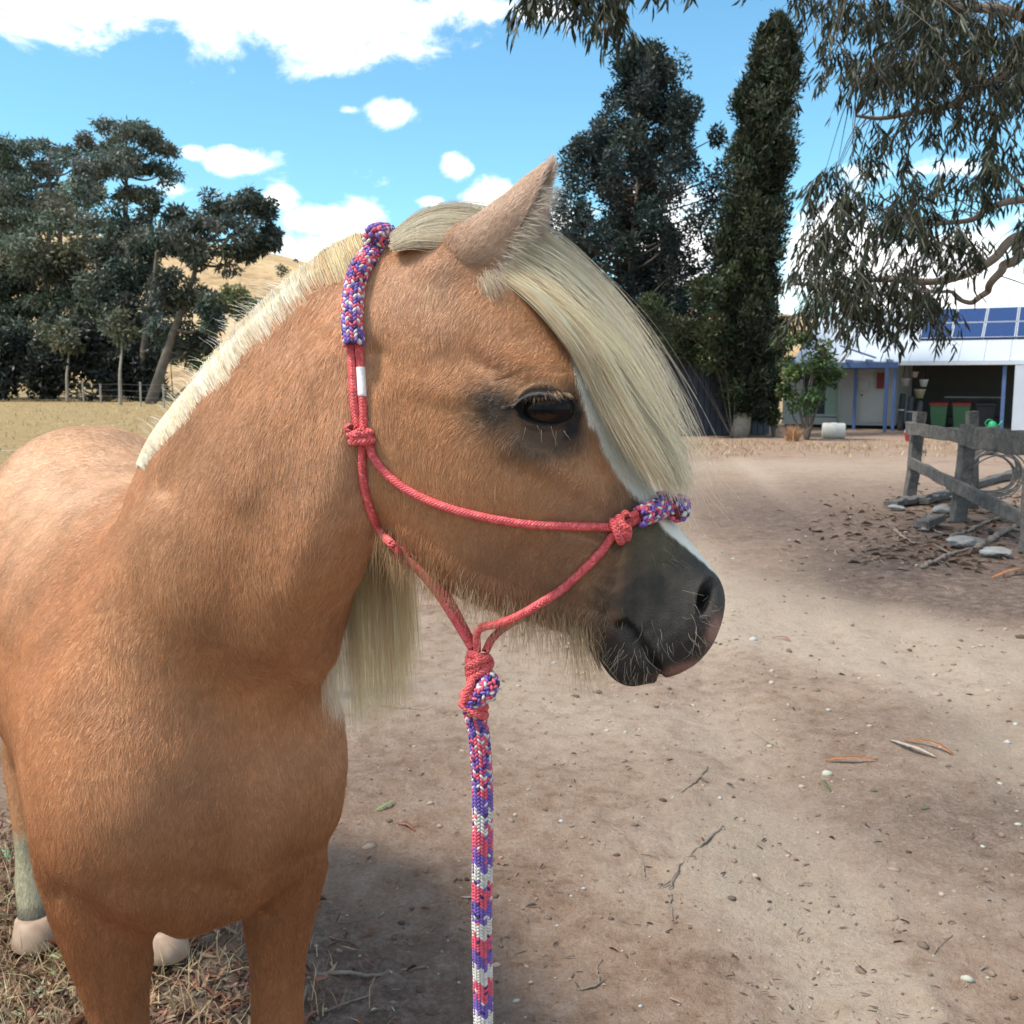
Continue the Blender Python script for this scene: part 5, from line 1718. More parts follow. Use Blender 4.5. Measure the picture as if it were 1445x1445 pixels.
def body_form(V):
    me.vertices.foreach_set('co', V.astype(np.float32).ravel()); me.update()
    N = normals(me)
    x, y = proj(V)
    near = ((V - bO) @ bR > -.02) | ((V - bO) @ bD > .05)
    o = 14 * gau(x, y, 120, 1000, 100, 150, 15)      # shoulder mass
    ln = lambda pts, sg_: np.exp(-0.5 * (seg_dist(x, y, pts) / sg_) ** 2)
    o -= 9 * ln([(478, 1180), (414, 1222), (378, 1290)], 13)      # fold above the far fore leg
    o -= 10 * ln([(92, 1262), (165, 1306), (222, 1318)], 15)       # fold above the near fore leg
    o += 10 * gau(x, y, 180, 1185, 80, 62)
    o += 9 * gau(x, y, 405, 1135, 50, 55)
    o -= 10 * gau(x, y, 318, 1235, 26, 55, 10)
    o += 8 * ln([(205, 740), (165, 830), (120, 950)], 24)          # spine of the shoulder blade
    o -= 7 * ln([(150, 720), (95, 830), (50, 930)], 22)
    o -= 7 * ln([(505, 770), (440, 890), (355, 985)], 17)          # jugular groove
    o -= 6 * ln([(478, 410), (385, 500), (300, 605), (235, 690)], 17)
    o += 5 * ln([(500, 470), (430, 560), (350, 690)], 20)
    o += 6 * ln([(505, 560), (470, 690), (420, 820)], 18)
    o += 7 * np.exp(-0.5 * (seg_dist(x, y, [(430, 450), (330, 620), (250, 780), (190, 900)]) / 45) ** 2)
    o -= 6 * np.exp(-0.5 * (seg_dist(x, y, [(455, 480), (400, 650), (330, 850), (300, 980)]) / 28) ** 2) * .7
    o -= 8 * np.exp(-0.5 * (seg_dist(x, y, [(210, 690), (130, 770), (70, 850)]) / 30) ** 2)
    o += 6 * gau(x, y, 400, 800, 40, 130, 12)
    o -= 6 * gau(x, y, 345, 1130, 26, 120, 8)        # between the breast muscles
    o += 20 * gau(x, y, 452, 1050, 50, 80)
    o -= 8 * gau(x, y, 488, 915, 22, 36)
    o += 9 * gau(x, y, 210, 1130, 70, 80)
    o -= 7 * np.exp(-0.5 * (seg_dist(x, y, [(150, 1250), (260, 1245), (330, 1270)]) / 18) ** 2)
    o += 9 * np.exp(-0.5 * (seg_dist(x, y, [(470, 930), (440, 1000)]) / 30) ** 2)
    m = near & (x < 540) & (py_ > 380)
    return V + N * (o * m)[:, None] * 0.001


py_ = proj(V)[1]
V = body_form(V)
V = relax(V, E, 3, 0.4 * ~inh)
me.vertices.foreach_set('co', V.astype(np.float32).ravel()); me.update()
# --- ears: curved cups rooted in the poll
def ear_geo(side):
    base, tip = P(664, 380, 1.024), P(784, 236, 1.016)
    A = tip - base; Lh = np.linalg.norm(A); A /= Lh
    perp = 0.745 * cR - 0.667 * cU
    O = 0.93 * perp - 0.36 * cF
    O -= A * (O @ A); O /= np.linalg.norm(O)
    S = np.cross(A, O)
    if S @ hL < 0: S = -S                     # S towards the camera side
    nt, na = 26, 30
    outer, inner = [], []
    for i in range(nt):
        t = i / (nt - 1)
        tt = -0.30 + 1.30 * t
        r = np.interp(tt, [-.30, -.18, -.05, .12, .3, .5, .7, .85, .95, 1.0], [.012, .030, .041, .0425, .0395, .034, .0255, .0160, .0090, .0025])
        pm = R_(np.interp(tt, [-.30, 0, .2, .5, .8, 1], [179, 172, 140, 120, 106, 95]))
        c = base + A * (Lh * tt) - O * (.006 * max(0, tt - .55) / .45) + O * .010 * math.sin(max(0, min(1, tt)) * math.pi) - S * .075 * max(0, -tt) 
        for arr, rr in ((outer, r), (inner, max(.0006, r - .0035))):
            for j in range(na):
                ph = -pm + 2 * pm * j / (na - 1)
                k = 1.0 if abs(ph) < 1.6 else 1.0 - 0.10 * (abs(ph) - 1.6)
                arr.append(c + rr * k * (-math.cos(ph) * O * 0.92 + math.sin(ph) * S))
    v = np.array(outer + inner)
    n = nt * na
    f = []
    for i in range(nt - 1):
        for j in range(na - 1):
            a = i * na + j
            f.append((a, a + 1, a + na + 1, a + na))
            f.append((n + a, n + a + na, n + a + na + 1, n + a + 1))
        for j in (0, na - 1):
            a = i * na + j
            q = (a, a + na, n + a + na, n + a)
            f.append(q if j == 0 else q[::-1])
    for j in range(na - 1):
        a = (nt - 1) * na + j
        f.append((a, a + 1, n + a + 1, n + a))
    if side < 0:
        v = v - 2 * ((v - H0) @ hL)[:, None] * hL
        f = [q[::-1] for q in f]
    return v, f


nb0 = len(me.vertices)
bm = bmesh.new(); bm.from_mesh(me)
for side in (1, -1):
    ev, ef = ear_geo(side)
    vs = [bm.verts.new(p) for p in ev]
    for q in ef:
        try: bm.faces.new([vs[i] for i in q])
        except ValueError: pass
bmesh.ops.recalc_face_normals(bm, faces=[f for f in bm.faces if f.verts[0].index == -1])
bm.verts.index_update()
bm.to_mesh(me); bm.free(); me.update()
V = get_v(me)
NV = len(V); EARN = (NV - nb0) // 2
part_id = np.zeros(NV, int); part_id[nb0:] = 1          # 1 = ear outside, 2 = ear inside
for k in range(2):
    part_id[nb0 + k * EARN + EARN // 2: nb0 + (k + 1) * EARN] = 2
NRM = normals(me)


def vnoise(p, s, seed=0.0):
    """cheap smooth noise from rotated sines, about -1..1"""
    x, y, z = (p * s).T
    o = np.sin(x * 1.7 + 1.3 * np.sin(y * 1.1 + seed) + seed) + np.sin(y * 2.1 + 1.7 * np.sin(z * 1.3 + 2 * seed) + 2.1) + np.sin(z * 1.9 + 1.1 * np.sin(x * 1.6 + seed) + 4.2)
    o += 0.5 * (np.sin(x * 4.3 + y * 2.9 + seed) + np.sin(z * 4.9 - x * 3.1 + 1.0) )
    return o / 3.2


def mixc(a, b, f):
    f = np.clip(f, 0, 1)[:, None]
    return a * (1 - f) + np.asarray(b)[None] * f


def is_head(V, hx, hy, d):
    return (hx > 525) & (hy < 1010) & (np.abs(d) < .17) & (V[:, 2] > np.where(hx > 640, .93, 1.0))


def pigment_shade(V, N, pid):
    """coat and skin colour of the animal, some light and shade painted in (linear)"""
    bx, by = proj(V)
    hx, hy, d = head_px(V)
    head = is_head(V, hx, hy, d)
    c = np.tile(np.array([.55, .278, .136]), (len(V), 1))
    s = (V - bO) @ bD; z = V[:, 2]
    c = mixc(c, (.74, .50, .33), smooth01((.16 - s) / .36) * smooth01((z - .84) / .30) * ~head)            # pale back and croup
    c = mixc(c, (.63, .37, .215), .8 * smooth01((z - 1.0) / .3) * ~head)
    c = mixc(c, (.33, .130, .050), .9 * smooth01((.84 - z) / .26) * (s > -.4))                      # redder breast and forearm, their shade painted in too
    c = mixc(c, (.66, .39, .22), .6 * gau(bx, by, 230, 760, 45, 120, 14) * ~head)  # pale streak: shoulder highlight painted into the coat
    c = c * (1 + .09 * vnoise(V, 6, 7.0) + .10 * vnoise(V, 14, 1.0) + .06 * vnoise(V, 45, 2.0))[:, None]
    # socks
    c = mixc(c, (.44, .40, .27), smooth01((.26 - z) / .05) * (s < -.35))
    c = mixc(c, (.13, .11, .09), .8 * smooth01((.095 - z) / .03) * (s < -.35))
    # ---- head
    h = c.copy()
    h = mixc(h, (.56, .290, .142), head * 1.0)
    h = mixc(h, (.64, .42, .28), .75 * gau(hx, hy, 600, 400, 60, 55))
    h = mixc(h, (.42, .21, .11), .6 * gau(hx, hy, 690, 510, 45, 12, 30))  # shade of the hollow over the eye painted in
    h = mixc(h, (.66, .38, .21), .6 * gau(hx, hy, 760, 470, 55, 28, 25))  # light catching the brow painted in
    h = mixc(h, (.36, .19, .11), .75 * np.exp(-0.5 * (seg_dist(hx, hy, [(690, 800), (790, 790), (840, 740)]) / 38) ** 2))
    h = mixc(h, (.22, .14, .09), .7 * gau(hx, hy, 800, 850, 45, 35, 20))
    h = mixc(h, (.060, .050, .042), .9 * np.clip(1.25 * gau(hx, hy, 702, 574, 30, 26, 20), 0, 1))     # dusky skin round the eye
    h = mixc(h, (.060, .046, .036), .88 * np.clip(1.3 * gau(hx, hy, 768, 616, 42, 24, -8), 0, 1))
    g = eye_g(hx, hy)
    lid = np.clip(1.5 - np.abs(g - 1.2) / 1.0, 0, 1) * (hy < 592)
    h = mixc(h, (.085, .080, .075), .95 * np.clip(1.3 * lid, 0, 1) * (hy < 572) * (g < 3.2) * (hx > 690))
    h = mixc(h, (.012, .010, .010), smooth01((1.55 - g) / .4))
    h = mixc(h, (.016, .014, .016), np.clip(1.6 * gau(hx, hy, 808, 582, 11, 26), 0, 1) * .95)
    wob = 12 * vnoise(V, 40, 5.0) + 7 * vnoise(V, 110, 8.0)
    mz = smooth01((hx * .97 + hy * .25 - (992 + 1.4 * wob)) / 95)           # dusky muzzle
    h = mixc(h, (.050, .044, .038), mz)
    h = mixc(h, (.12, .10, .06), .8 * gau(hx, hy, 925, 765, 30, 26, 40) * mz + .35 * gau(hx, hy, 900, 760, 30, 20))
    h = mixc(h, (.026, .023, .022), .85 * np.clip(1.6 * gau(hx, hy, 895, 925, 40, 34), 0, 1))
    h = mixc(h, (.032, .028, .026), .6 * gau(hx, hy, 960, 920, 36, 22))
    h = h * (1 + mz * (.20 * vnoise(V, 160, 4.0) + .16 * vnoise(V, 420, 6.0)))[:, None]
    # blaze down the front of the face, pink snip below the nostril
    front = N @ (0.80 * hN + 0.60 * np.array([0, 0, 1]))
    along = (V - sag(820, 470)) @ ((sag(1010, 806) - sag(820, 470)) / np.linalg.norm(sag(1010, 806) - sag(820, 470)))
    wdt = np.interp(along, [-.06, 0, .10, .16, .22, .27, .31], [.020, .034, .041, .039, .031, .022, .004])
    ex_ = np.interp(hy, [470, 505, 545, 590, 635, 672, 700, 735, 765, 790, 815], [800, 806, 815, 829, 848, 871, 893, 924, 955, 984, 1014])
    bl = smooth01((hx - ex_ + 3.5 * vnoise(V, 90, 3.0)) / 6) * smooth01((hy - 440) / 40) * (hy < 818)
    h = mixc(h, (.92, .86, .74), bl)
    h = mixc(h, (.36, .20, .165), .9 * np.clip(1.5 * gau(hx, hy, 1008, 888, 6, 14, 18) , 0, 1))
    h = mixc(h, (.34, .17, .14), .8 * np.clip(1.5 * gau(hx, hy, 972, 941, 24, 5, -14), 0, 1))
    h = mixc(h, (.010, .008, .008), np.clip(gau(hx, hy, 995, 843, 7, 16, 14) * 2.2 - .9, 0, 1))
    h = mixc(h, (.008, .007, .007), np.exp(-0.5 * (seg_dist(hx, hy, [(872, 882), (884, 878), (897, 892), (912, 915), (931, 944)]) / 3.0) ** 2) * .9)
    c = np.where(head[:, None], h, c)
    c = np.where((pid == 1)[:, None], mixc(np.tile(np.array([.60, .42, .30]), (len(V), 1)), (.32, .21, .14), .6 * gau(hx, hy, 665, 392, 40, 12, 10)), c)  # tan ear, the shade at its base painted in darker
    c = np.where((pid == 2)[:, None], np.array([.55, .42, .33]), c)
    return np.clip(c, .004, .9)


PIG_SHADE = pigment_shade(V, NRM, part_id)
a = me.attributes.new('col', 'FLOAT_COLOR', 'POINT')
cc = np.ones((NV, 4), np.float32); cc[:, :3] = PIG_SHADE * 0.85
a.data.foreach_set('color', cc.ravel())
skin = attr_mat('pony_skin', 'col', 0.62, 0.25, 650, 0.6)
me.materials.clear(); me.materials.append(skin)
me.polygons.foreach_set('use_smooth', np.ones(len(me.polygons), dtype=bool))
pony = thing('pony', 'palomino pony with a white blaze, pale mane and dark muzzle wearing a rope halter', 'pony', tuple(body(-.3, 0, 0)))
PO = np.array(pony.location)


def under(o, par, base):
    """parent keeping world coordinates of mesh data authored in world space"""
    o.parent = par
    o.location = -Vector(base)
    return o


body_o = bpy.data.objects.new('body', me); link(body_o); under(body_o, pony, PO)

# --- triangles for scattering hair
me.calc_loop_triangles()
TRI = np.empty(len(me.loop_triangles) * 3, np.int32); me.loop_triangles.foreach_get('vertices', TRI); TRI = TRI.reshape(-1, 3)
TC = V[TRI].mean(1)
AR = np.linalg.norm(np.cross(V[TRI[:, 1]] - V[TRI[:, 0]], V[TRI[:, 2]] - V[TRI[:, 0]]), axis=1) / 2
TN = NRM[TRI].mean(1)
from mathutils.bvhtree import BVHTree
BVH = BVHTree.FromPolygons([tuple(p) for p in V], [tuple(int(i) for i in t_) for t_ in TRI])


def scatter(n, weight):
    wgt = AR * weight; wgt /= wgt.sum()
    ti = RNG.choice(len(TRI), n, p=wgt)
    r1, r2 = RNG.random(n), RNG.random(n)
    s_ = np.sqrt(r1)
    ba, bb, bc = (1 - s_)[:, None], (s_ * (1 - r2))[:, None], (s_ * r2)[:, None]
    t_ = TRI[ti]
    mixv = lambda X: X[t_[:, 0]] * ba + X[t_[:, 1]] * bb + X[t_[:, 2]] * bc
    nn = mixv(NRM); nn /= np.linalg.norm(nn, axis=1)[:, None] + 1e-9
    return mixv(V), nn, mixv(PIG_SHADE), part_id[t_[:, 0]]


FLOW = np.array([  # px, py, direction right, direction down
    (760, 470, -.8, .45), (720, 500, -.85, .4), (820, 540, -.3, .9), (850, 620, .35, .85), (900, 690, .5, .8), (690, 440, -.7, .6), (640, 450, -.5, .85), (700, 560, -.8, .55),
    (780, 640, -.5, .8), (600, 420, -.35, .9), (620, 500, -.35, .9), (600, 620, -.25, .97), (560, 720, -.1, 1), (540, 560, -.15, 1), (540, 440, -.2, 1), (680, 650, -.4, .9), (700, 720, -.4, .9),
    (800, 700, -.6, .6), (700, 800, -.35, .9), (640, 790, -.2, 1), (800, 830, -.5, .8), (900, 790, -.5, .6), (960, 860, -.6, .4), (900, 920, -.5, .7), (830, 770, -.6, .6),
    (480, 500, -.15, 1), (450, 700, .05, 1), (505, 650, -.15, .95), (490, 790, .1, 1), (430, 440, -.6, .8), (400, 480, -.5, .85), (340, 500, -.75, .65), (330, 560, -.6, .8), (260, 600, -.7, .7), (230, 660, -.6, .8),
    (320, 700, -.4, .9), (400, 800, -.1, 1), (240, 800, -.45, .9), (120, 780, -.8, .6), (60, 900, -.6, .8), (100, 650, -.6, .5), (30, 700, -.7, .5), (190, 620, -.5, .5),
    (100, 1000, -.45, .9), (60, 1120, -.3, .95), (200, 950, -.3, .95), (260, 1050, -.25, 1), (350, 1000, .05, 1), (430, 1100, .1, 1), (480, 1050, .2, 1), (150, 1200, -.2, 1), (250, 1200, -.1, 1), (350, 1250, .1, 1),
    (150, 1400, -.05, 1), (400, 1350, .05, 1), (400, 1430, 0, 1)], float)


def bl_at(hx, hy):
    return (hx > np.interp(hy, [700, 735, 765, 790, 815], [893, 924, 955, 984, 1014])) & (hy < 818)


def flow_dir(p, n, pid):
    hx, hy, d = head_px(p)
    bx, by = proj(p)
    ish = is_head(p, hx, hy, d)
    x = np.where(ish, hx, bx); y = np.where(ish, hy, by)
    out = np.zeros((len(p), 2))
    for k0 in range(0, len(p), 60000):
        sl = slice(k0, k0 + 60000)
        w_ = 1 / (((x[sl, None] - FLOW[None, :, 0]) ** 2 + (y[sl, None] - FLOW[None, :, 1]) ** 2) + 200) ** 1.5
        out[sl] = (w_ @ FLOW[:, 2:]) / w_.sum(1)[:, None]
    ear = pid > 0
    out[ear] = (.66, -.75)
    ang = .42 * vnoise(p, 22, 3.0) + .25 * vnoise(p, 70, 6.0) + RNG.normal(0, .16, len(p))
    ca, sa = np.cos(ang), np.sin(ang)
    ox, oy = out[:, 0] * ca - out[:, 1] * sa, out[:, 0] * sa + out[:, 1] * ca
    w3 = ox[:, None] * np.where(ish | True, 1, 1)[:, None] * cR[None] - oy[:, None] * cU[None]
    w3 = w3 - n * np.sum(w3 * n, 1)[:, None]
    return w3 / (np.linalg.norm(w3, axis=1)[:, None] + 1e-9)


def lay(p, n, fdir, L, lift, K=3, curl=0.5):
    out = np.empty((len(p), K, 3)); out[:, 0] = p - n * .0006
    for k in range(1, K):
        u = k / (K - 1)
        a = lift * (1 - curl * u)
        out[:, k] = out[:, k - 1] + (L / (K - 1))[:, None] * (fdir * np.cos(a)[:, None] + n * np.sin(a)[:, None])
    return out


NH = globals().get('NHAIR', 700000)
toC = cC[None] - TC; toC /= np.linalg.norm(toC, axis=1)[:, None]
facing = np.sum(TN * toC, 1)
tx, ty = proj(TC)
thx, thy, tdl = head_px(TC)
onhead = is_head(TC, thx, thy, tdl)
inview = (tx > -120) & (tx < 1565) & (ty < 1560) & (ty > -100)
dist = np.linalg.norm(TC - cC, axis=1)
wt = np.where(facing > -.25, 1.0, .22) * np.where(inview, 1.0, .25) * (1.2 / np.maximum(dist, .9)) ** 1.6
wt *= np.where(onhead, 1.5, 1.0)
bare = onhead & ((thx * .97 + thy * .25 > 1055) | (eye_g(thx, thy) < 1.3))
wt = np.where(bare & (eye_g(thx, thy) < 1.3), wt * .16, np.where(bare, wt * .9, wt))
wt = np.where(TC[:, 2] < .03, 0, wt)
p, n, col, pid = scatter(NH, wt)
fd = flow_dir(p, n, pid)
hx, hy, d = head_px(p)
ish = is_head(p, hx, hy, d)
L = np.where(ish, .0075, .0100) * RNG.lognormal(0, .2, NH)
mzl = hx * .97 + hy * .25 > 1050
L = np.where(ish & mzl, .0032, L)
jaw = ish & (np.abs(seg_dist(hx, hy, [(560, 775), (645, 830), (745, 872), (830, 895)])) < 38) & ~mzl
L = np.where(jaw, L * RNG.uniform(1.0, 2.3, NH), L)
L = np.where(ish & (eye_g(hx, hy) < 3.0), .0045, L)
L = np.where(pid == 2, .013, np.where(pid == 1, .009, L))
lift = R_(1) * (10 + 9 * RNG.random(NH) + 7 * np.abs(vnoise(p, 60, 9.0)))
lift = np.where(jaw, lift * 1.7, lift)
val = RNG.lognormal(0, .12, NH) * (1 + .07 * vnoise(p, 30, 11.0) + .07 * vnoise(p, 130, 12.0))
pale = RNG.random(NH) < .08
val = np.where(pale, val * 1.25, val)
tint = col * val[:, None]
tint = np.where(pale[:, None], tint * np.array([1.0, 1.08, 1.2]), tint)
mzt = ish & mzl & (bl_at(hx, hy) < .5)
tint = np.where(mzt[:, None], tint * RNG.lognormal(.10, .45, NH)[:, None] + np.array([.012, .010, .008]), tint)
tint = np.where(jaw[:, None], tint * 1.12 + np.array([.05, .035, .02]), tint)
coat_m = hair_mat('pony_coat', 0.36, 0.15, 0.45)
o = hair_obj('coat', lay(p, n, fd, L, lift), np.where(ish, .00022, .00028) * (dist.min() * 0 + 1), np.clip(tint, .004, .85), coat_m, None, 0.25)
under(o, pony, PO); o['kind'] = 'stuff'
# --- long hair: mane, forelock, ear fringe, beard, lashes, whiskers
mane_m = hair_mat('pony_mane', 0.38, 0.35, 0.35)


def fan(guides, n, jit, K=14, clump=0.5, seed=1, ufn=None, lenvar=0.25, start=0.0):
    """strands between neighbouring guides (rows px, py, depth)"""
    rg = np.random.default_rng(seed)
    gs = np.array([spline([P(*q) for q in g], K) for g in guides])
    u = (rg.random(n) if ufn is None else ufn(rg.random(n))) * (len(gs) - 1)
    nc = max(8, n // 26)
    uc = np.sort(rg.random(nc)) * (len(gs) - 1)
    ci = np.clip(np.searchsorted(uc, u), 0, nc - 1)
    off = rg.normal(0, 1, (n, 3)); coff = rg.normal(0, 1, (nc, 3))
    tk = np.linspace(0, 1, K)
    uu = u[:, None] * (1 - clump * tk[None] ** .7) + uc[ci][:, None] * (clump * tk[None] ** .7)
    i0 = np.clip(np.floor(uu).astype(int), 0, len(gs) - 2); fr = uu - i0
    k = np.arange(K)[None].repeat(n, 0)
    pts = gs[i0, k] * (1 - fr)[..., None] + gs[i0 + 1, k] * fr[..., None]
    wv = np.stack([np.sin(tk[None] * rg.uniform(2, 7, (n, 1)) + rg.uniform(0, 6.28, (n, 1))) for _ in range(3)], -1)
    pts = pts + off[:, None, :] * jit * (0.45 + .75 * tk)[None, :, None] + coff[ci][:, None, :] * jit * (1.3 * tk)[None, :, None] + wv * jit * .35 * tk[None, :, None]
    # trim each strand to its own length
    ln = 1 - lenvar * rg.random(n) ** 1.5
    s0 = start * rg.random(n) ** 1.3
    s = (s0[:, None] + tk[None] * (ln - s0)[:, None]) * (K - 1)
    j0 = np.clip(np.floor(s).astype(int), 0, K - 2); f2 = (s - j0)[..., None]
    ar = np.arange(n)[:, None]
    return pts[ar, j0] * (1 - f2) + pts[ar, j0 + 1] * f2, ci, nc, rg


def cream(n, ci, nc, rg, base=(.62, .52, .36), spread=.13):
    cv = rg.lognormal(0, spread, nc)[ci] * rg.lognormal(0, .10, n)
    warm = rg.random(nc)[ci] * .30
    c = np.array(base)[None] * cv[:, None]
    return np.clip(c * np.stack([np.ones(n), 1 - .35 * warm, 1 - .8 * warm], 1), .02, .85)


def outside(pts, gap=.002, frm=1):
    """push strand points out of the body"""
    q = pts.copy()
    N_, K_, _ = q.shape
    for i in range(N_):
        for k in range(frm, K_):
            loc, nor, idx, dd = BVH.find_nearest(Vector(q[i, k]), 0.08)
            if loc is None: continue
            dv = Vector(q[i, k]) - loc
            s_ = dv.dot(nor)
            if s_ < gap:
                q[i, k] = np.array(loc + nor * gap)
    return q


sets = []
# forelock: from the poll between the ears down the forehead
FORE = [
    [(700, 388, .990), (752, 428, .972), (795, 474, .965), (830, 522, .975), (860, 580, .985), (896, 640, .99)],
    [(706, 378, .995), (770, 426, .975), (822, 490, .972), (858, 562, .982), (902, 636, .985), (932, 684, .99)],
    [(716, 360, 1.01), (782, 412, .99), (842, 492, .985), (882, 574, .99), (922, 646, .995), (944, 692, 1.0)],
    [(728, 342, 1.03), (782, 395, 1.01), (848, 485, 1.005), (898, 580, 1.005), (934, 652, 1.01), (950, 698, 1.01)],
    [(738, 326, 1.05), (800, 380, 1.035), (868, 468, 1.03), (918, 565, 1.025), (948, 644, 1.025), (962, 696, 1.02)],
    [(748, 316, 1.07), (812, 368, 1.06), (880, 455, 1.055), (930, 552, 1.05), (956, 630, 1.045), (966, 685, 1.04)]]
pts, ci, nc, rg = fan(FORE, 6200, .0036, 16, .66, 3, lambda r: .04 + .96 * r ** .75, .75)
c_ = cream(len(pts), ci, nc, rg, (.76, .68, .53), .22)
sets.append((pts, c_, .00022, 'forelock'))
pts, ci, nc, rg = fan(FORE, 700, .013, 16, .1, 4, lambda r: .25 + .75 * r, .5)
sets.append((pts, cream(len(pts), ci, nc, rg, (.70, .62, .48)), .00016, 'forelock'))
# top of the mane swept forward over the poll
POLL = [
    [(556, 352, 1.02), (586, 344, 1.00), (620, 346, 1.00), (660, 350, 1.01), (712, 356, 1.02)],
    [(556, 338, 1.05), (592, 314, 1.05), (630, 304, 1.05), (676, 312, 1.05), (722, 335, 1.04)],
    [(556, 334, 1.07), (596, 304, 1.075), (640, 296, 1.08), (690, 305, 1.08), (745, 335, 1.07)]]
pts, ci, nc, rg = fan(POLL, 1500, .0045, 12, .4, 5, None, .35)
sets.append((pts, cream(len(pts), ci, nc, rg, (.60, .56, .46), .2), .0002, 'forelock'))
# mane: stands along the crest and falls on the far side of the neck
CRE = [(508, 339, 1.08, 588, 930, 1.19), (502, 341, 1.08, 572, 1000, 1.21), (493, 344, 1.085, 545, 1015, 1.23), (470, 354, 1.10, 520, 1020, 1.26), (435, 378, 1.13, 500, 1030, 1.30), (400, 406, 1.16, 470, 1020, 1.36),
       (367, 436, 1.20, 440, 1010, 1.42), (335, 468, 1.24, 410, 1000, 1.48), (305, 501, 1.285, 380, 990, 1.56), (277, 536, 1.33, 350, 980, 1.62), (250, 574, 1.39, 320, 960, 1.70), (228, 606, 1.45, 290, 930, 1.76), (213, 632, 1.50, 262, 880, 1.80), (200, 654, 1.55, 240, 840, 1.82)]
MG = []
for x, y, d_, ex, ey, ed in CRE:
    h_ = 30 if x > 300 else 24
    rt = []
    kk = min(1.0, .30 + (x - 200) / 130) * (1 + .18 * math.sin(x * .11))
    for ox, oy, lf in ((15 * kk, 38 * kk, .000), (9 * kk, 23 * kk, .004), (5 * kk, 10 * kk, .007)):
        hh = BVH.ray_cast(Vector(cC), Vector(ray(x + ox, y + oy)).normalized(), 3.0)
        dep = float((np.array(hh[0] + hh[1] * lf) - cC) @ cF) if hh[0] is not None and hh[3] < d_ + .25 else d_ - .03
        rt.append((x + ox, y + oy, dep))
    MG.append(rt + [(x, y - 1, d_ - .006), (x + 2, y - 3, d_ + .03), (x + .35 * (ex - x), y + 60, d_ + .4 * (ed - d_) + .06), (x + .7 * (ex - x), y + .5 * (ey - y), ed - .01), (ex, ey, ed)])
pts, ci, nc, rg = fan(MG, 13000, .0034, 26, .35, 6, lambda r: np.where(r > .8, .8 + .2 * ((r - .8) / .2) ** 1.6, r), .6, .16)
c_ = cream(len(pts), ci, nc, rg, (.82, .76, .64), .12)
rx_ = proj(pts[:, 0])[0]
c_ = c_ * (1 - smooth01((rx_ - 420) / 50)[:, None] * np.array([.04, .12, .28]))
sets.append((pts, c_, .00024, 'mane'))
# loose fringe of short white hair standing on the crest
FR = [[(x + 4, y + 10, d_ - .02), (x - 6, y - 8, d_ - .01), (x - 14, y - 16, d_ + .005), (x - 18, y - 20, d_ + .02)] for x, y, d_, *_ in CRE[2:]]
pts, ci, nc, rg = fan(FR, 170, .0045, 8, .3, 8, None, .6)
sets.append((pts, cream(len(pts), ci, nc, rg, (.78, .75, .68), .15), .0002, 'mane'))
for nm in ('forelock', 'mane'):
    grp = [s for s in sets if s[3] == nm]
    K_ = 20
    allp, allc, allr = [], [], []
    for pp, c_, r_, _ in grp:
        k = np.linspace(0, pp.shape[1] - 1, K_); k0 = np.clip(np.floor(k).astype(int), 0, pp.shape[1] - 2); fr = (k - k0)[None, :, None]
        q = pp[:, k0] * (1 - fr) + pp[:, k0 + 1] * fr
        allp.append(q); allc.append(c_); allr.append(np.full(len(q), r_))
    q = np.vstack(allp)
    if nm == 'forelock':
        q = outside(q, .0015, 1)
    else:
        q[:, :9] = outside(q[:, :9], .005, 1)
    under(hair_obj(nm, q, np.concatenate(allr), np.vstack(allc), mane_m, None, .4), pony, PO)

# beard under the jaw, hair in the ear
def tufts(rows, n, jit, L, rad, base, seed, droop=.5, name='beard', K=8, Lvar=.5):
    rg = np.random.default_rng(seed)
    ln = spline([[*P(*r[:3]), *(r[3] * cR - r[4] * cU)] for r in rows], 60)
    i = rg.integers(0, 60, n)
    p0 = ln[i, :3] + rg.normal(0, jit, (n, 3))
    dv = ln[i, 3:] + rg.normal(0, .22, (n, 3)); dv /= np.linalg.norm(dv, axis=1)[:, None]
    Ls = L * (1 - Lvar * rg.random(n))
    out = np.empty((n, K, 3)); out[:, 0] = p0
    for k in range(1, K):
        dv = dv + np.array([0, 0, -droop / K]) + rg.normal(0, .05, (n, 3)); dv /= np.linalg.norm(dv, axis=1)[:, None]
        out[:, k] = out[:, k - 1] + dv * (Ls / (K - 1))[:, None]
    c = np.array(base)[None] * rg.lognormal(0, .16, n)[:, None]
    return out, np.clip(c, .01, .85), np.full(n, rad)


def joined(name, lst, m_):
    K_ = max(a_[0].shape[1] for a_ in lst); P_, C_, R2 = [], [], []
    for pp, c_, r_ in lst:
        k = np.linspace(0, pp.shape[1] - 1, K_); k0 = np.clip(np.floor(k).astype(int), 0, pp.shape[1] - 2); fr = (k - k0)[None, :, None]
        P_.append(pp[:, k0] * (1 - fr) + pp[:, k0 + 1] * fr); C_.append(c_); R2.append(r_)
    return under(hair_obj(name, np.vstack(P_), np.concatenate(R2), np.vstack(C_), m_, None, .3), pony, PO)


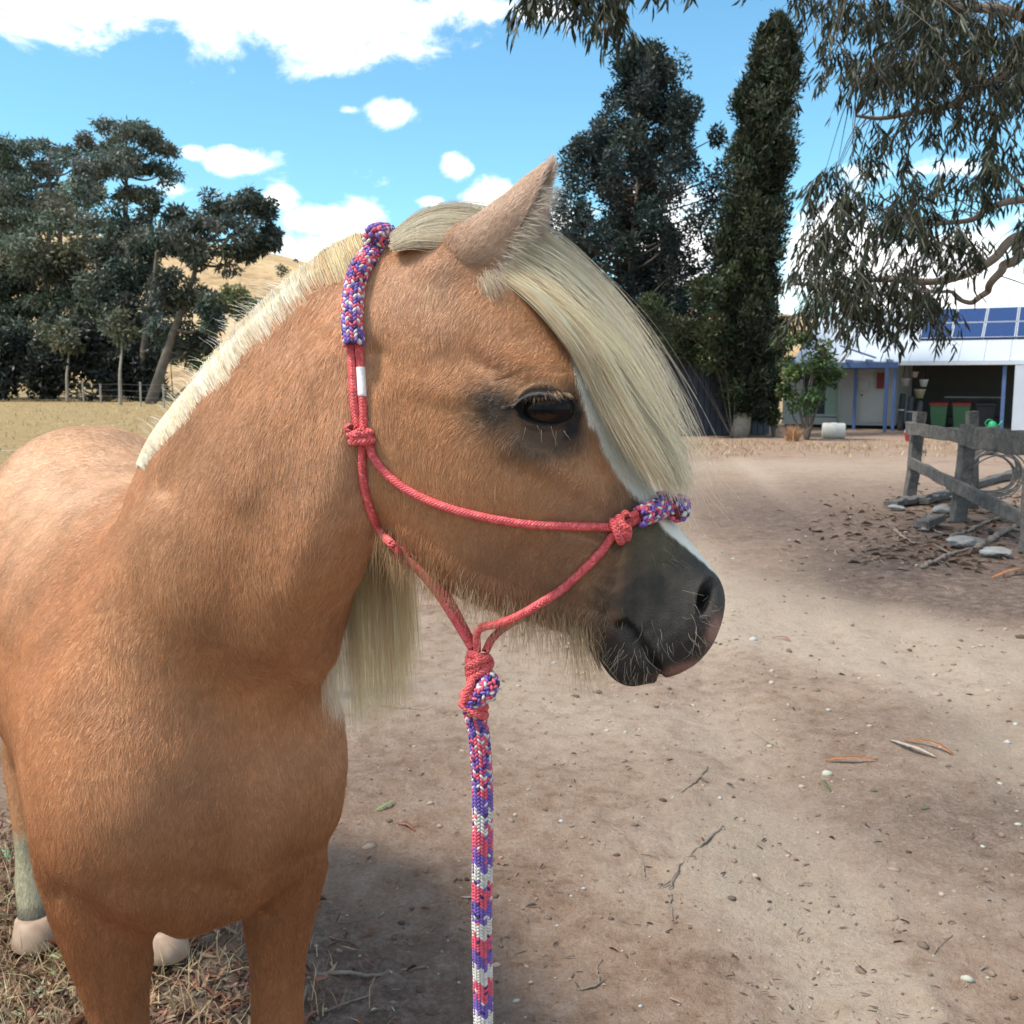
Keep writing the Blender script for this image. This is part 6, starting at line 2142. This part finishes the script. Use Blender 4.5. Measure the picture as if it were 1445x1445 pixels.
joined('beard', [
    tufts([(640, 826, 1.04, -.1, 1), (700, 850, 1.04, -.1, 1), (760, 872, 1.04, .05, 1), (835, 893, 1.045, .1, 1)], 650, .009, .036, .00017, (.50, .38, .24), 11),
    tufts([(700, 850, 1.05, 0, 1), (770, 872, 1.05, .1, 1), (825, 890, 1.05, .25, 1)], 110, .008, .070, .00017, (.58, .46, .30), 12),
    tufts([(806, 885, 1.05, .3, 1), (822, 892, 1.05, .1, 1)], 70, .003, .080, .0002, (.62, .46, .28), 13, .2, Lvar=.15),
    tufts([(540, 755, 1.04, .1, 1), (560, 778, 1.03, .1, 1), (620, 815, 1.03, -.1, 1)], 400, .008, .035, .00018, (.40, .26, .14), 14)], mane_m)
joined('ear_hair', [
    tufts([(694, 392, .985, .2, .6), (716, 352, .985, .75, .3), (742, 312, .99, .85, .2), (764, 275, 1.0, .8, 0)], 500, .004, .020, .00015, (.62, .54, .44), 15, .1),
    tufts([(740, 340, 1.03, .8, .1), (762, 300, 1.03, .8, 0), (778, 262, 1.02, .7, -.1)], 320, .005, .018, .00015, (.72, .70, .66), 16, .0),
    tufts([(676, 392, .985, .35, .8), (690, 396, .98, .5, .8), (700, 388, .985, .7, .6)], 420, .004, .024, .0002, (.66, .56, .43), 17, .3)], mane_m)

# --- eyes
m, t = mat('eye_glaze')
a = t.n('ShaderNodeAttribute', attribute_name='col')
b = finish(t, a.outputs['Color'], 0.16, None, spec=0.12)
b.inputs['Coat Weight'].default_value = 0.0
b.inputs['Coat Roughness'].default_value = 0.02
lash_m = hair_mat('eye_lash', 0.4, 0.1)
r0 = ray(768, 577)
loc, nor, idx, dd = BVH.ray_cast(Vector(cC), Vector(r0).normalized(), 3.0)
EYE = np.array(loc)
axU = np.array([0, 0, 1.0])
for sg in (1, -1):
    ec = EYE - hL * (.0205 - .0098)
    ax = hL.copy()
    if sg < 0:
        ec = ec - 2 * ((ec - H0) @ hL) * hL; ax = -ax
    vv, ff, cl = [], [], []
    nu, nv = 28, 20
    for i in range(nv + 1):
        th = math.pi * i / nv
        for j in range(nu):
            ph = 2 * math.pi * j / nu
            q = np.array([math.sin(th) * math.cos(ph) * .029, math.sin(th) * math.sin(ph) * .0215, math.cos(th) * .0205])
            vv.append(ec + q[0] * hN + q[1] * axU + q[2] * ax)
            e_ = math.hypot(q[0] / .0125, q[1] / .0115)
            pu = max(abs(q[0]) / .009, abs(q[1]) / .0045)
            cl.append((.004, .004, .005) if pu < 1 else ((.035, .018, .010) if e_ < 1 else (.010, .008, .008)))
    for i in range(nv):
        for j in range(nu):
            j2 = (j + 1) % nu
            ff.append((i * nu + j, (i + 1) * nu + j, (i + 1) * nu + j2, i * nu + j2))
    eo = mesh_obj('eye', vv, ff, MATS['eye_glaze'], None, True, np.array(cl)); under(eo, pony, PO)
ed = float((EYE - cC) @ cF)
lash = tufts([(742, 559, ed - .010, -.35, .9), (765, 556, ed - .013, .25, .9), (785, 554, ed - .013, .7, .75), (802, 556, ed - .010, .95, .55)], 70, .0012, .0080, .00016, (.52, .36, .22), 21, .3, Lvar=.5)
low = tufts([(740, 603, ed - .010, -.1, 1), (770, 606, ed - .012, .1, 1), (800, 602, ed - .010, .2, 1)], 6, .002, .020, .00011, (.40, .36, .30), 22, .2)
joined('eyelashes', [lash, low], lash_m)


def surf_whisk(regions, seed):
    rg = np.random.default_rng(seed); P0, D0, L0 = [], [], []
    for cx, cy, sx, sy, n_, L_, dx, dy in regions:
        for _ in range(n_):
            x, y = cx + rg.normal(0, sx), cy + rg.normal(0, sy)
            r = ray(x, y)
            h = BVH.ray_cast(Vector(cC), Vector(r).normalized(), 2.0)
            if h[0] is None: continue
            dv = np.array(h[1]) * .55 + dx * cR - dy * cU + rg.normal(0, .18, 3)
            P0.append(np.array(h[0])); D0.append(dv / np.linalg.norm(dv)); L0.append(L_ * rg.uniform(.5, 1.1))
    n_ = len(P0); K = 7
    out = np.empty((n_, K, 3)); out[:, 0] = P0; dv = np.array(D0)
    bend = rg.normal(0, .10, (n_, 3))
    for k in range(1, K):
        dv = dv + bend + np.array([0, 0, -.04]); dv /= np.linalg.norm(dv, axis=1)[:, None]
        out[:, k] = out[:, k - 1] + dv * (np.array(L0) / (K - 1))[:, None]
    return out, np.clip(np.array([.34, .30, .24])[None] * rg.lognormal(0, .2, n_)[:, None], 0, .8), np.full(n_, .00010)


joined('whiskers', [surf_whisk([(860, 920, 14, 18, 40, .022, -.3, .8), (895, 940, 22, 14, 40, .020, 0, 1), (955, 905, 28, 18, 34, .020, .2, 1), (985, 880, 12, 16, 14, .026, .5, .5), (925, 785, 20, 14, 10, .022, .7, .4), (1000, 850, 6, 10, 8, .018, .6, .3), (845, 870, 14, 14, 30, .018, -.1, .9)], 31)], lash_m)

# --- hooves
hoof_m, t = mat('hoof_horn')
tc = t.n('ShaderNodeTexCoord')
wv = t.n('ShaderNodeTexNoise'); wv.inputs['Scale'].default_value = 30; wv.inputs['Detail'].default_value = 5
t.set(wv.inputs['Vector'], tc.outputs['Object'])
finish(t, t.ramp(wv.outputs[0], [(.3, (.27, .18, .125)), (.7, (.40, .29, .21))]), .55, wv.outputs[0], .2, .003)
feet = [(.225 + .05, .106), (.225 + .05, -.114)] + [(fs, fw) for _, fs, fw in HIND]
for s, w_ in feet:
    rings = []
    ang = np.linspace(0, 2 * math.pi, 24, endpoint=False)
    for zz, r, ds in ((.055, .030, -.006), (.05, .040, -.004), (.03, .046, .004), (.0, .052, .012), (-.004, .050, .012)):
        c = body(s + ds, w_, zz)
        rings.append(c[None] + np.cos(ang)[:, None] * bD[None] * r * 1.08 + np.sin(ang)[:, None] * bR[None] * r)
    v_, f_ = loft(rings)
    under(mesh_obj('hoof', v_, f_, hoof_m, None, True), pony, PO)
# --- tail
TG = [[(0, 0, 0)] * 5]
tp = []
rg = np.random.default_rng(41)
for k in range(2500):
    a0 = body(-1.06, rg.normal(0, .018), 1.06 + rg.normal(0, .012)); a1 = body(-1.14 + rg.normal(0, .02), rg.normal(0, .03), .98)
    a2 = body(-1.17 + rg.normal(0, .03), rg.normal(0, .05), .62); a3 = body(-1.15 + rg.normal(0, .04), rg.normal(0, .06), .22 + rg.random() * .1)
    tp.append(np.array([a0, (a0 + a1) / 2 + np.array([0, 0, .02]), a1, (a1 + a2) / 2, a2, (a2 + a3) / 2, a3]))
tp = np.array(tp)
under(hair_obj('tail', tp, np.full(len(tp), .0005), np.array([.62, .54, .40])[None] * rg.lognormal(0, .15, len(tp))[:, None], mane_m, None, .4), pony, PO)
# =================================================================== ROPE HALTER AND LEAD
rope_m = attr_mat('braided_rope', 'col', 0.45, 0.35, 1500, 0.35)
core_m = simple_mat('rope_core', (.16, .03, .045), 0.8, .2, 200)
PINK = [(.70, .115, .115), (.64, .10, .10), (.74, .15, .145), (.66, .11, .125)]
PUR, WHT, PK2 = (.19, .115, .42), (.66, .63, .58), (.68, .11, .17)
NAVY = (.05, .035, .13)


def unit_grain(nu=6, nv=4):
    v = [(0, 0, 1.0)]
    for i in range(1, nv):
        th = math.pi * i / nv
        for j in range(nu):
            v.append((math.sin(th) * math.cos(2 * math.pi * j / nu), math.sin(th) * math.sin(2 * math.pi * j / nu), math.cos(th)))
    v.append((0, 0, -1.0))
    f = []
    for j in range(nu):
        f.append((0, 1 + j, 1 + (j + 1) % nu))
    for i in range(nv - 2):
        for j in range(nu):
            a, b_ = 1 + i * nu + j, 1 + i * nu + (j + 1) % nu
            f.append((a, a + nu, b_)); f.append((b_, a + nu, b_ + nu))
    l = len(v) - 1
    for j in range(nu):
        f.append((l, 1 + (nv - 2) * nu + (j + 1) % nu, 1 + (nv - 2) * nu + j))
    return np.array(v), np.array(f)


GV, GF = unit_grain()


def braid(paths, R, ncol, h, colour, flat=1.0, seed=0):
    """paths: list of (M,3) centre lines -> verts, faces, colours of a plaited rope"""
    rg = np.random.default_rng(seed)
    VV, FF, CC = [], [], []
    base = 0
    for path in paths:
        path = np.asarray(path, float)
        s = np.concatenate([[0], np.cumsum(np.linalg.norm(np.diff(path, axis=0), axis=1))])
        rows = max(2, int(s[-1] / h))
        u = (np.arange(rows) + .5) / rows * s[-1]
        fine = np.stack([np.interp(np.linspace(0, s[-1], rows * 2 + 1), s, path[:, k]) for k in range(3)], 1)
        for _ in range(2):
            fine[1:-1] = .25 * fine[:-2] + .5 * fine[1:-1] + .25 * fine[2:]
        t, a, b_ = frames(fine)
        # core
        tv, tf = tube_geo(fine, R * .86, 10)
        VV.append(tv); FF.extend([tuple(int(i) + base for i in q) for q in tf]); base += len(tv)
        cmid = np.array(colour(0.0, 0, 0, rg)) * .22
        CC.append(np.tile(cmid, (len(tv), 1)))
        for j in range(ncol):
            ph = 2 * math.pi * j / ncol
            off = .5 if j % 2 else 0.0
            for k in range(rows):
                q = (k + off) * 2
                i0 = min(int(q), len(fine) - 2); fr = min(q - i0, 1.0)
                c = fine[i0] * (1 - fr) + fine[i0 + 1] * fr
                rad = math.cos(ph) * a[i0] + math.sin(ph) * b_[i0]
                tan = -math.sin(ph) * a[i0] + math.cos(ph) * b_[i0]
                tl = (1 if j % 2 else -1) * .62
                ax = math.cos(tl) * t[i0] + math.sin(tl) * tan
                sd = np.cross(rad, ax)
                wl = 2 * math.pi * R / ncol
                M_ = np.stack([sd * wl * .52, rad * R * .36, ax * h * .92], 0)
                VV.append(GV @ M_ + c + rad * R * .86)
                FF.append(GF + base); base += len(GV)
                CC.append(np.tile(np.array(colour(u[k], k, j, rg)), (len(GV), 1)))
    faces = []
    for f_ in FF:
        if isinstance(f_, np.ndarray):
            faces.extend(map(tuple, f_.tolist()))
        else:
            faces.append(f_)
    return np.vstack(VV), faces, np.vstack(CC)


def pink(u, k, j, rg):
    c = np.array(PINK[rg.integers(0, 4)])
    return c * rg.uniform(.8, 1.2)


def mottle(u, k, j, rg):
    c = [PK2, PUR, WHT, PUR, PK2, WHT, NAVY, PK2, PUR][(k * 2 + j * 4 + int(rg.random() < .35)) % 9]
    return np.array(c) * rg.uniform(.8, 1.15)


def banded(u, k, j, rg):
    if u < .085:
        return mottle(u, k, j, rg)
    q = (k + (j % 3)) % 16
    c = PK2 if q < 6 else (PUR if q < 11 else WHT)
    if rg.random() < .13: c = [PK2, PUR, WHT, NAVY][rg.integers(0, 4)]
    return np.array(c) * rg.uniform(.82, 1.12)


def on_skin(pts, lift):
    out = []
    for x, y in pts:
        h_ = BVH.ray_cast(Vector(cC), Vector(ray(x, y)).normalized(), 3.0)
        if h_[0] is None or h_[3] > 1.6:
            h_ = BVH.find_nearest(Vector(sag(x, y)))
        out.append(np.array(h_[0] + h_[1] * lift))
    return out


def mir(pts):
    p_ = np.asarray(pts)
    return p_ - 2 * ((p_ - H0) @ hL)[:, None] * hL


halter = thing('rope_halter', 'coral pink knotted rope halter with braided purple sleeves on the pony head', 'halter', tuple(sag(870, 745)))
HB = np.array(halter.location)


def rope_part(name, paths, R, ncol, h, colour, par=None, base=None, seed=0, label=None):
    v_, f_, c_ = braid(paths, R, ncol, h, colour, seed=seed)
    o = mesh_obj(name, v_, f_, rope_m, None, True, c_)
    under(o, par or halter, HB if base is None else base)
    if label: o['label'] = label
    return o


RP = .0037
# crown sleeve over the poll
near = on_skin([(503, 486), (502, 455), (506, 420), (513, 388)], .0085)
dk = float((near[-1] - cC) @ cF)
top = [P(524, 358, dk + .014), P(537, 338, dk + .036), P(547, 330, dk + .064)]
crown = spline(near + top + [mir([q])[0] for q in (near + top[:2])[::-1]], 160)
rope_part('crown_sleeve', [crown], .0098, 16, .0040, mottle, seed=1, label='thick purple, pink and white braided sleeve over the poll')
# doubled cheek ropes below the sleeve
def offs(pts, dx):
    return [(x + dx, y) for x, y in pts]


cheek = [(502, 480), (504, 520), (506, 560), (511, 605)]
pa = spline(on_skin(offs(cheek, -6), RP), 40); pb = spline(on_skin(offs(cheek, 5), RP), 40)
rope_part('cheek_rope', [pa, pb], RP, 7, .0033, pink, seed=2)
rope_part('cheek_rope', [mir(pa), mir(pb)], RP, 7, .0033, pink, seed=3)
# white size tag bound round one strand
tg = pb[np.linspace(12, 25, 14).astype(int)]
tv, tf = tube_geo(tg, .0047, 14)
tag_m = simple_mat('white_tape', (.78, .78, .77), .5, .06, 150)
under(mesh_obj('white_tag', tv, tf, tag_m, None, True), halter, HB)


def knot_path(c, size, axis, up, ph=0.0, p_=2, q_=3, n=140, sq=1.0):
    ax = np.array(axis) / np.linalg.norm(axis)
    u_ = np.array(up) - ax * (np.array(up) @ ax); u_ /= np.linalg.norm(u_); v_ = np.cross(ax, u_)
    tt = np.linspace(0, 2 * math.pi, n) + ph
    r = size * (1 + .42 * np.cos(q_ * tt))
    return np.array(c)[None] + (r * np.cos(p_ * tt))[:, None] * u_ + (r * np.sin(p_ * tt))[:, None] * v_ * sq + (size * .62 * np.sin(q_ * tt))[:, None] * ax


def coil(c, axis, r, turns, pitch, tilt=0.0, n=90, squash=1.0):
    ax = np.array(axis) / np.linalg.norm(axis)
    a_ = np.cross(ax, cF); a_ /= np.linalg.norm(a_); b_ = np.cross(ax, a_)
    tt = np.linspace(0, 2 * math.pi * turns, n)
    return np.array(c)[None] + (r * np.cos(tt))[:, None] * a_ + (r * squash * np.sin(tt))[:, None] * b_ + ((tt / (2 * math.pi) - turns / 2) * pitch + tilt * r * np.cos(tt))[:, None] * ax


def knot(name, px_, py_, seed, size=.0066, axis=(0.3, 0, 1), lift=.008, both=True, pos=None):
    c = np.array(pos) if pos is not None else on_skin([(px_, py_)], lift)[0]
    ax = np.array(axis, float)
    paths = [coil(c, ax, size * 1.25, 2.15, RP * 1.9, .35, squash=.8), knot_path(c, size * .8, ax, cR, .4)]
    rope_part(name, paths, RP, 7, .0033, pink, seed=seed)
    if both:
        rope_part(name, [mir(q) for q in paths], RP, 7, .0033, pink, seed=seed + 1)


knot('cheek_knot', 515, 613, 10, .0078, axis=(-.25, 0, 1))
# cheek to nose
pn = spline(on_skin([(522, 622), (530, 645), (548, 668), (580, 692), (630, 714), (690, 729), (750, 738), (810, 742), (864, 742)], RP * .9), 160)
rope_part('nose_rope', [pn], RP, 7, .0033, pink, seed=12)
rope_part('nose_rope', [mir(pn)], RP, 7, .0033, pink, seed=13)
knot('nose_knot', 873, 743, 14, .0082, axis=(.75, 0, .5))
# nose band
nb1 = on_skin([(880, 741), (895, 734), (908, 728)], RP)
na_ = spline(nb1 + on_skin([(918, 724)], .008), 20)
sleeve = on_skin([(897, 730), (912, 725), (927, 720), (940, 716)], .0085) + [sag(957, 716) + hL * .020 - cU * .003, sag(959, 712)]
rope_part('nose_band', [na_, na_ + cU * .006], RP, 7, .0033, pink, seed=16)
rope_part('nose_band', [mir(na_), mir(na_ + cU * .006)], RP, 7, .0033, pink, seed=17)
sl = spline(sleeve + [mir([q])[0] for q in sleeve[:-1][::-1]], 90)
rope_part('nose_sleeve', [sl], .0098, 16, .0040, mottle, seed=18, label='thick purple, pink and white braided sleeve across the nose')
# throat rope: behind the jowl, under the jaw
th = spline(on_skin([(514, 628), (512, 660), (515, 690), (524, 722), (538, 748)], RP * .9) + [P(553, 768, 1.02), P(566, 783, 1.05)], 90)
rope_part('throat_rope', [th], RP, 7, .0033, pink, seed=20)
rope_part('throat_rope', [mir(th)], RP, 7, .0033, pink, seed=21)
knot('throat_knot', 0, 0, 22, .0055, axis=(.6, 0, -.8), both=False, pos=P(569, 785, 1.055))
f1 = spline([P(572, 788, 1.05), P(592, 806, 1.045), P(618, 838, 1.045), P(645, 880, 1.05), P(666, 915, 1.055)], 70)
f2 = spline([P(576, 786, 1.06), P(604, 808, 1.06), P(632, 842, 1.06), P(652, 880, 1.06), P(670, 915, 1.06)], 70)
rope_part('fiador_rope', [f1, f2], RP, 7, .0033, pink, seed=24)
# chin ropes from the nose knots down to the fiador knot
cn = on_skin([(864, 754), (846, 778), (822, 803), (792, 830)], RP)
c1 = spline(cn + [P(760, 853, 1.005), P(728, 871, 1.02), P(700, 881, 1.035), P(681, 885, 1.045), P(673, 895, 1.05), P(673, 920, 1.055)], 130)
cm = [mir([q])[0] for q in cn]
c2 = spline(cm + [P(762, 860, 1.115), P(735, 872, 1.10), P(710, 887, 1.08), P(694, 902, 1.065), P(685, 920, 1.06)], 130)
rope_part('chin_rope', [c1], RP, 7, .0033, pink, seed=26)
rope_part('chin_rope', [c2], RP, 7, .0033, pink, seed=27)
KC = P(675, 936, 1.055)
fk = [knot_path(KC, .0088, cU, cR, .2, 2, 3), coil(KC + cU * .004, cU + .2 * cR, .0095, 1.6, .008, .3), coil(KC - cU * .007, cU - .25 * cR, .0105, 1.3, .006, -.25)]
rope_part('fiador_knot', fk, RP, 7, .0033, pink, seed=28)
# pink loop of the halter that holds the lead
wr = [coil(P(670, 988, 1.055), cU * .8 + .55 * cR, .0128, 1.05, .003, 0.0), coil(P(669, 1000, 1.055), cU * .85 + .5 * cR, .0132, 1.05, .003, 0.0)]
rope_part('lead_loop', wr + [spline([P(669, 950, 1.052), P(662, 970, 1.04), P(655, 992, 1.042)], 16)], RP, 7, .0033, pink, seed=30)

lead = thing('lead_rope', 'thick purple, pink and white braided lead rope hanging from the halter knot', 'lead rope', tuple(P(672, 975, 1.055)))
LB = np.array(lead.location)
bight = spline([P(673, 950, 1.06), P(690, 962, 1.05), P(684, 976, 1.045), P(668, 988, 1.047), P(664, 1000, 1.055)], 50)
rope_part('bight', [bight], .0100, 16, .0040, mottle, lead, LB, 32)
pts_l = [P(668, 1003, 1.06), P(675, 1030, 1.062), P(679, 1075, 1.066), P(681, 1130, 1.075), P(681, 1200, 1.09), P(680, 1300, 1.12), P(682, 1445, 1.17)]
q = pts_l[-1]
pts_l += [q + np.array([0, 0, -.25]), np.array([q[0] + .01, q[1] - .02, .06]), np.array([q[0] + .05, q[1] - .12, .012]), np.array([q[0] + .12, q[1] - .5, .012]), np.array([q[0] + .2, q[1] - .9, .012])]
rope_part('line', [spline(pts_l, 300)], .0098, 16, .0042, banded, lead, LB, 33)
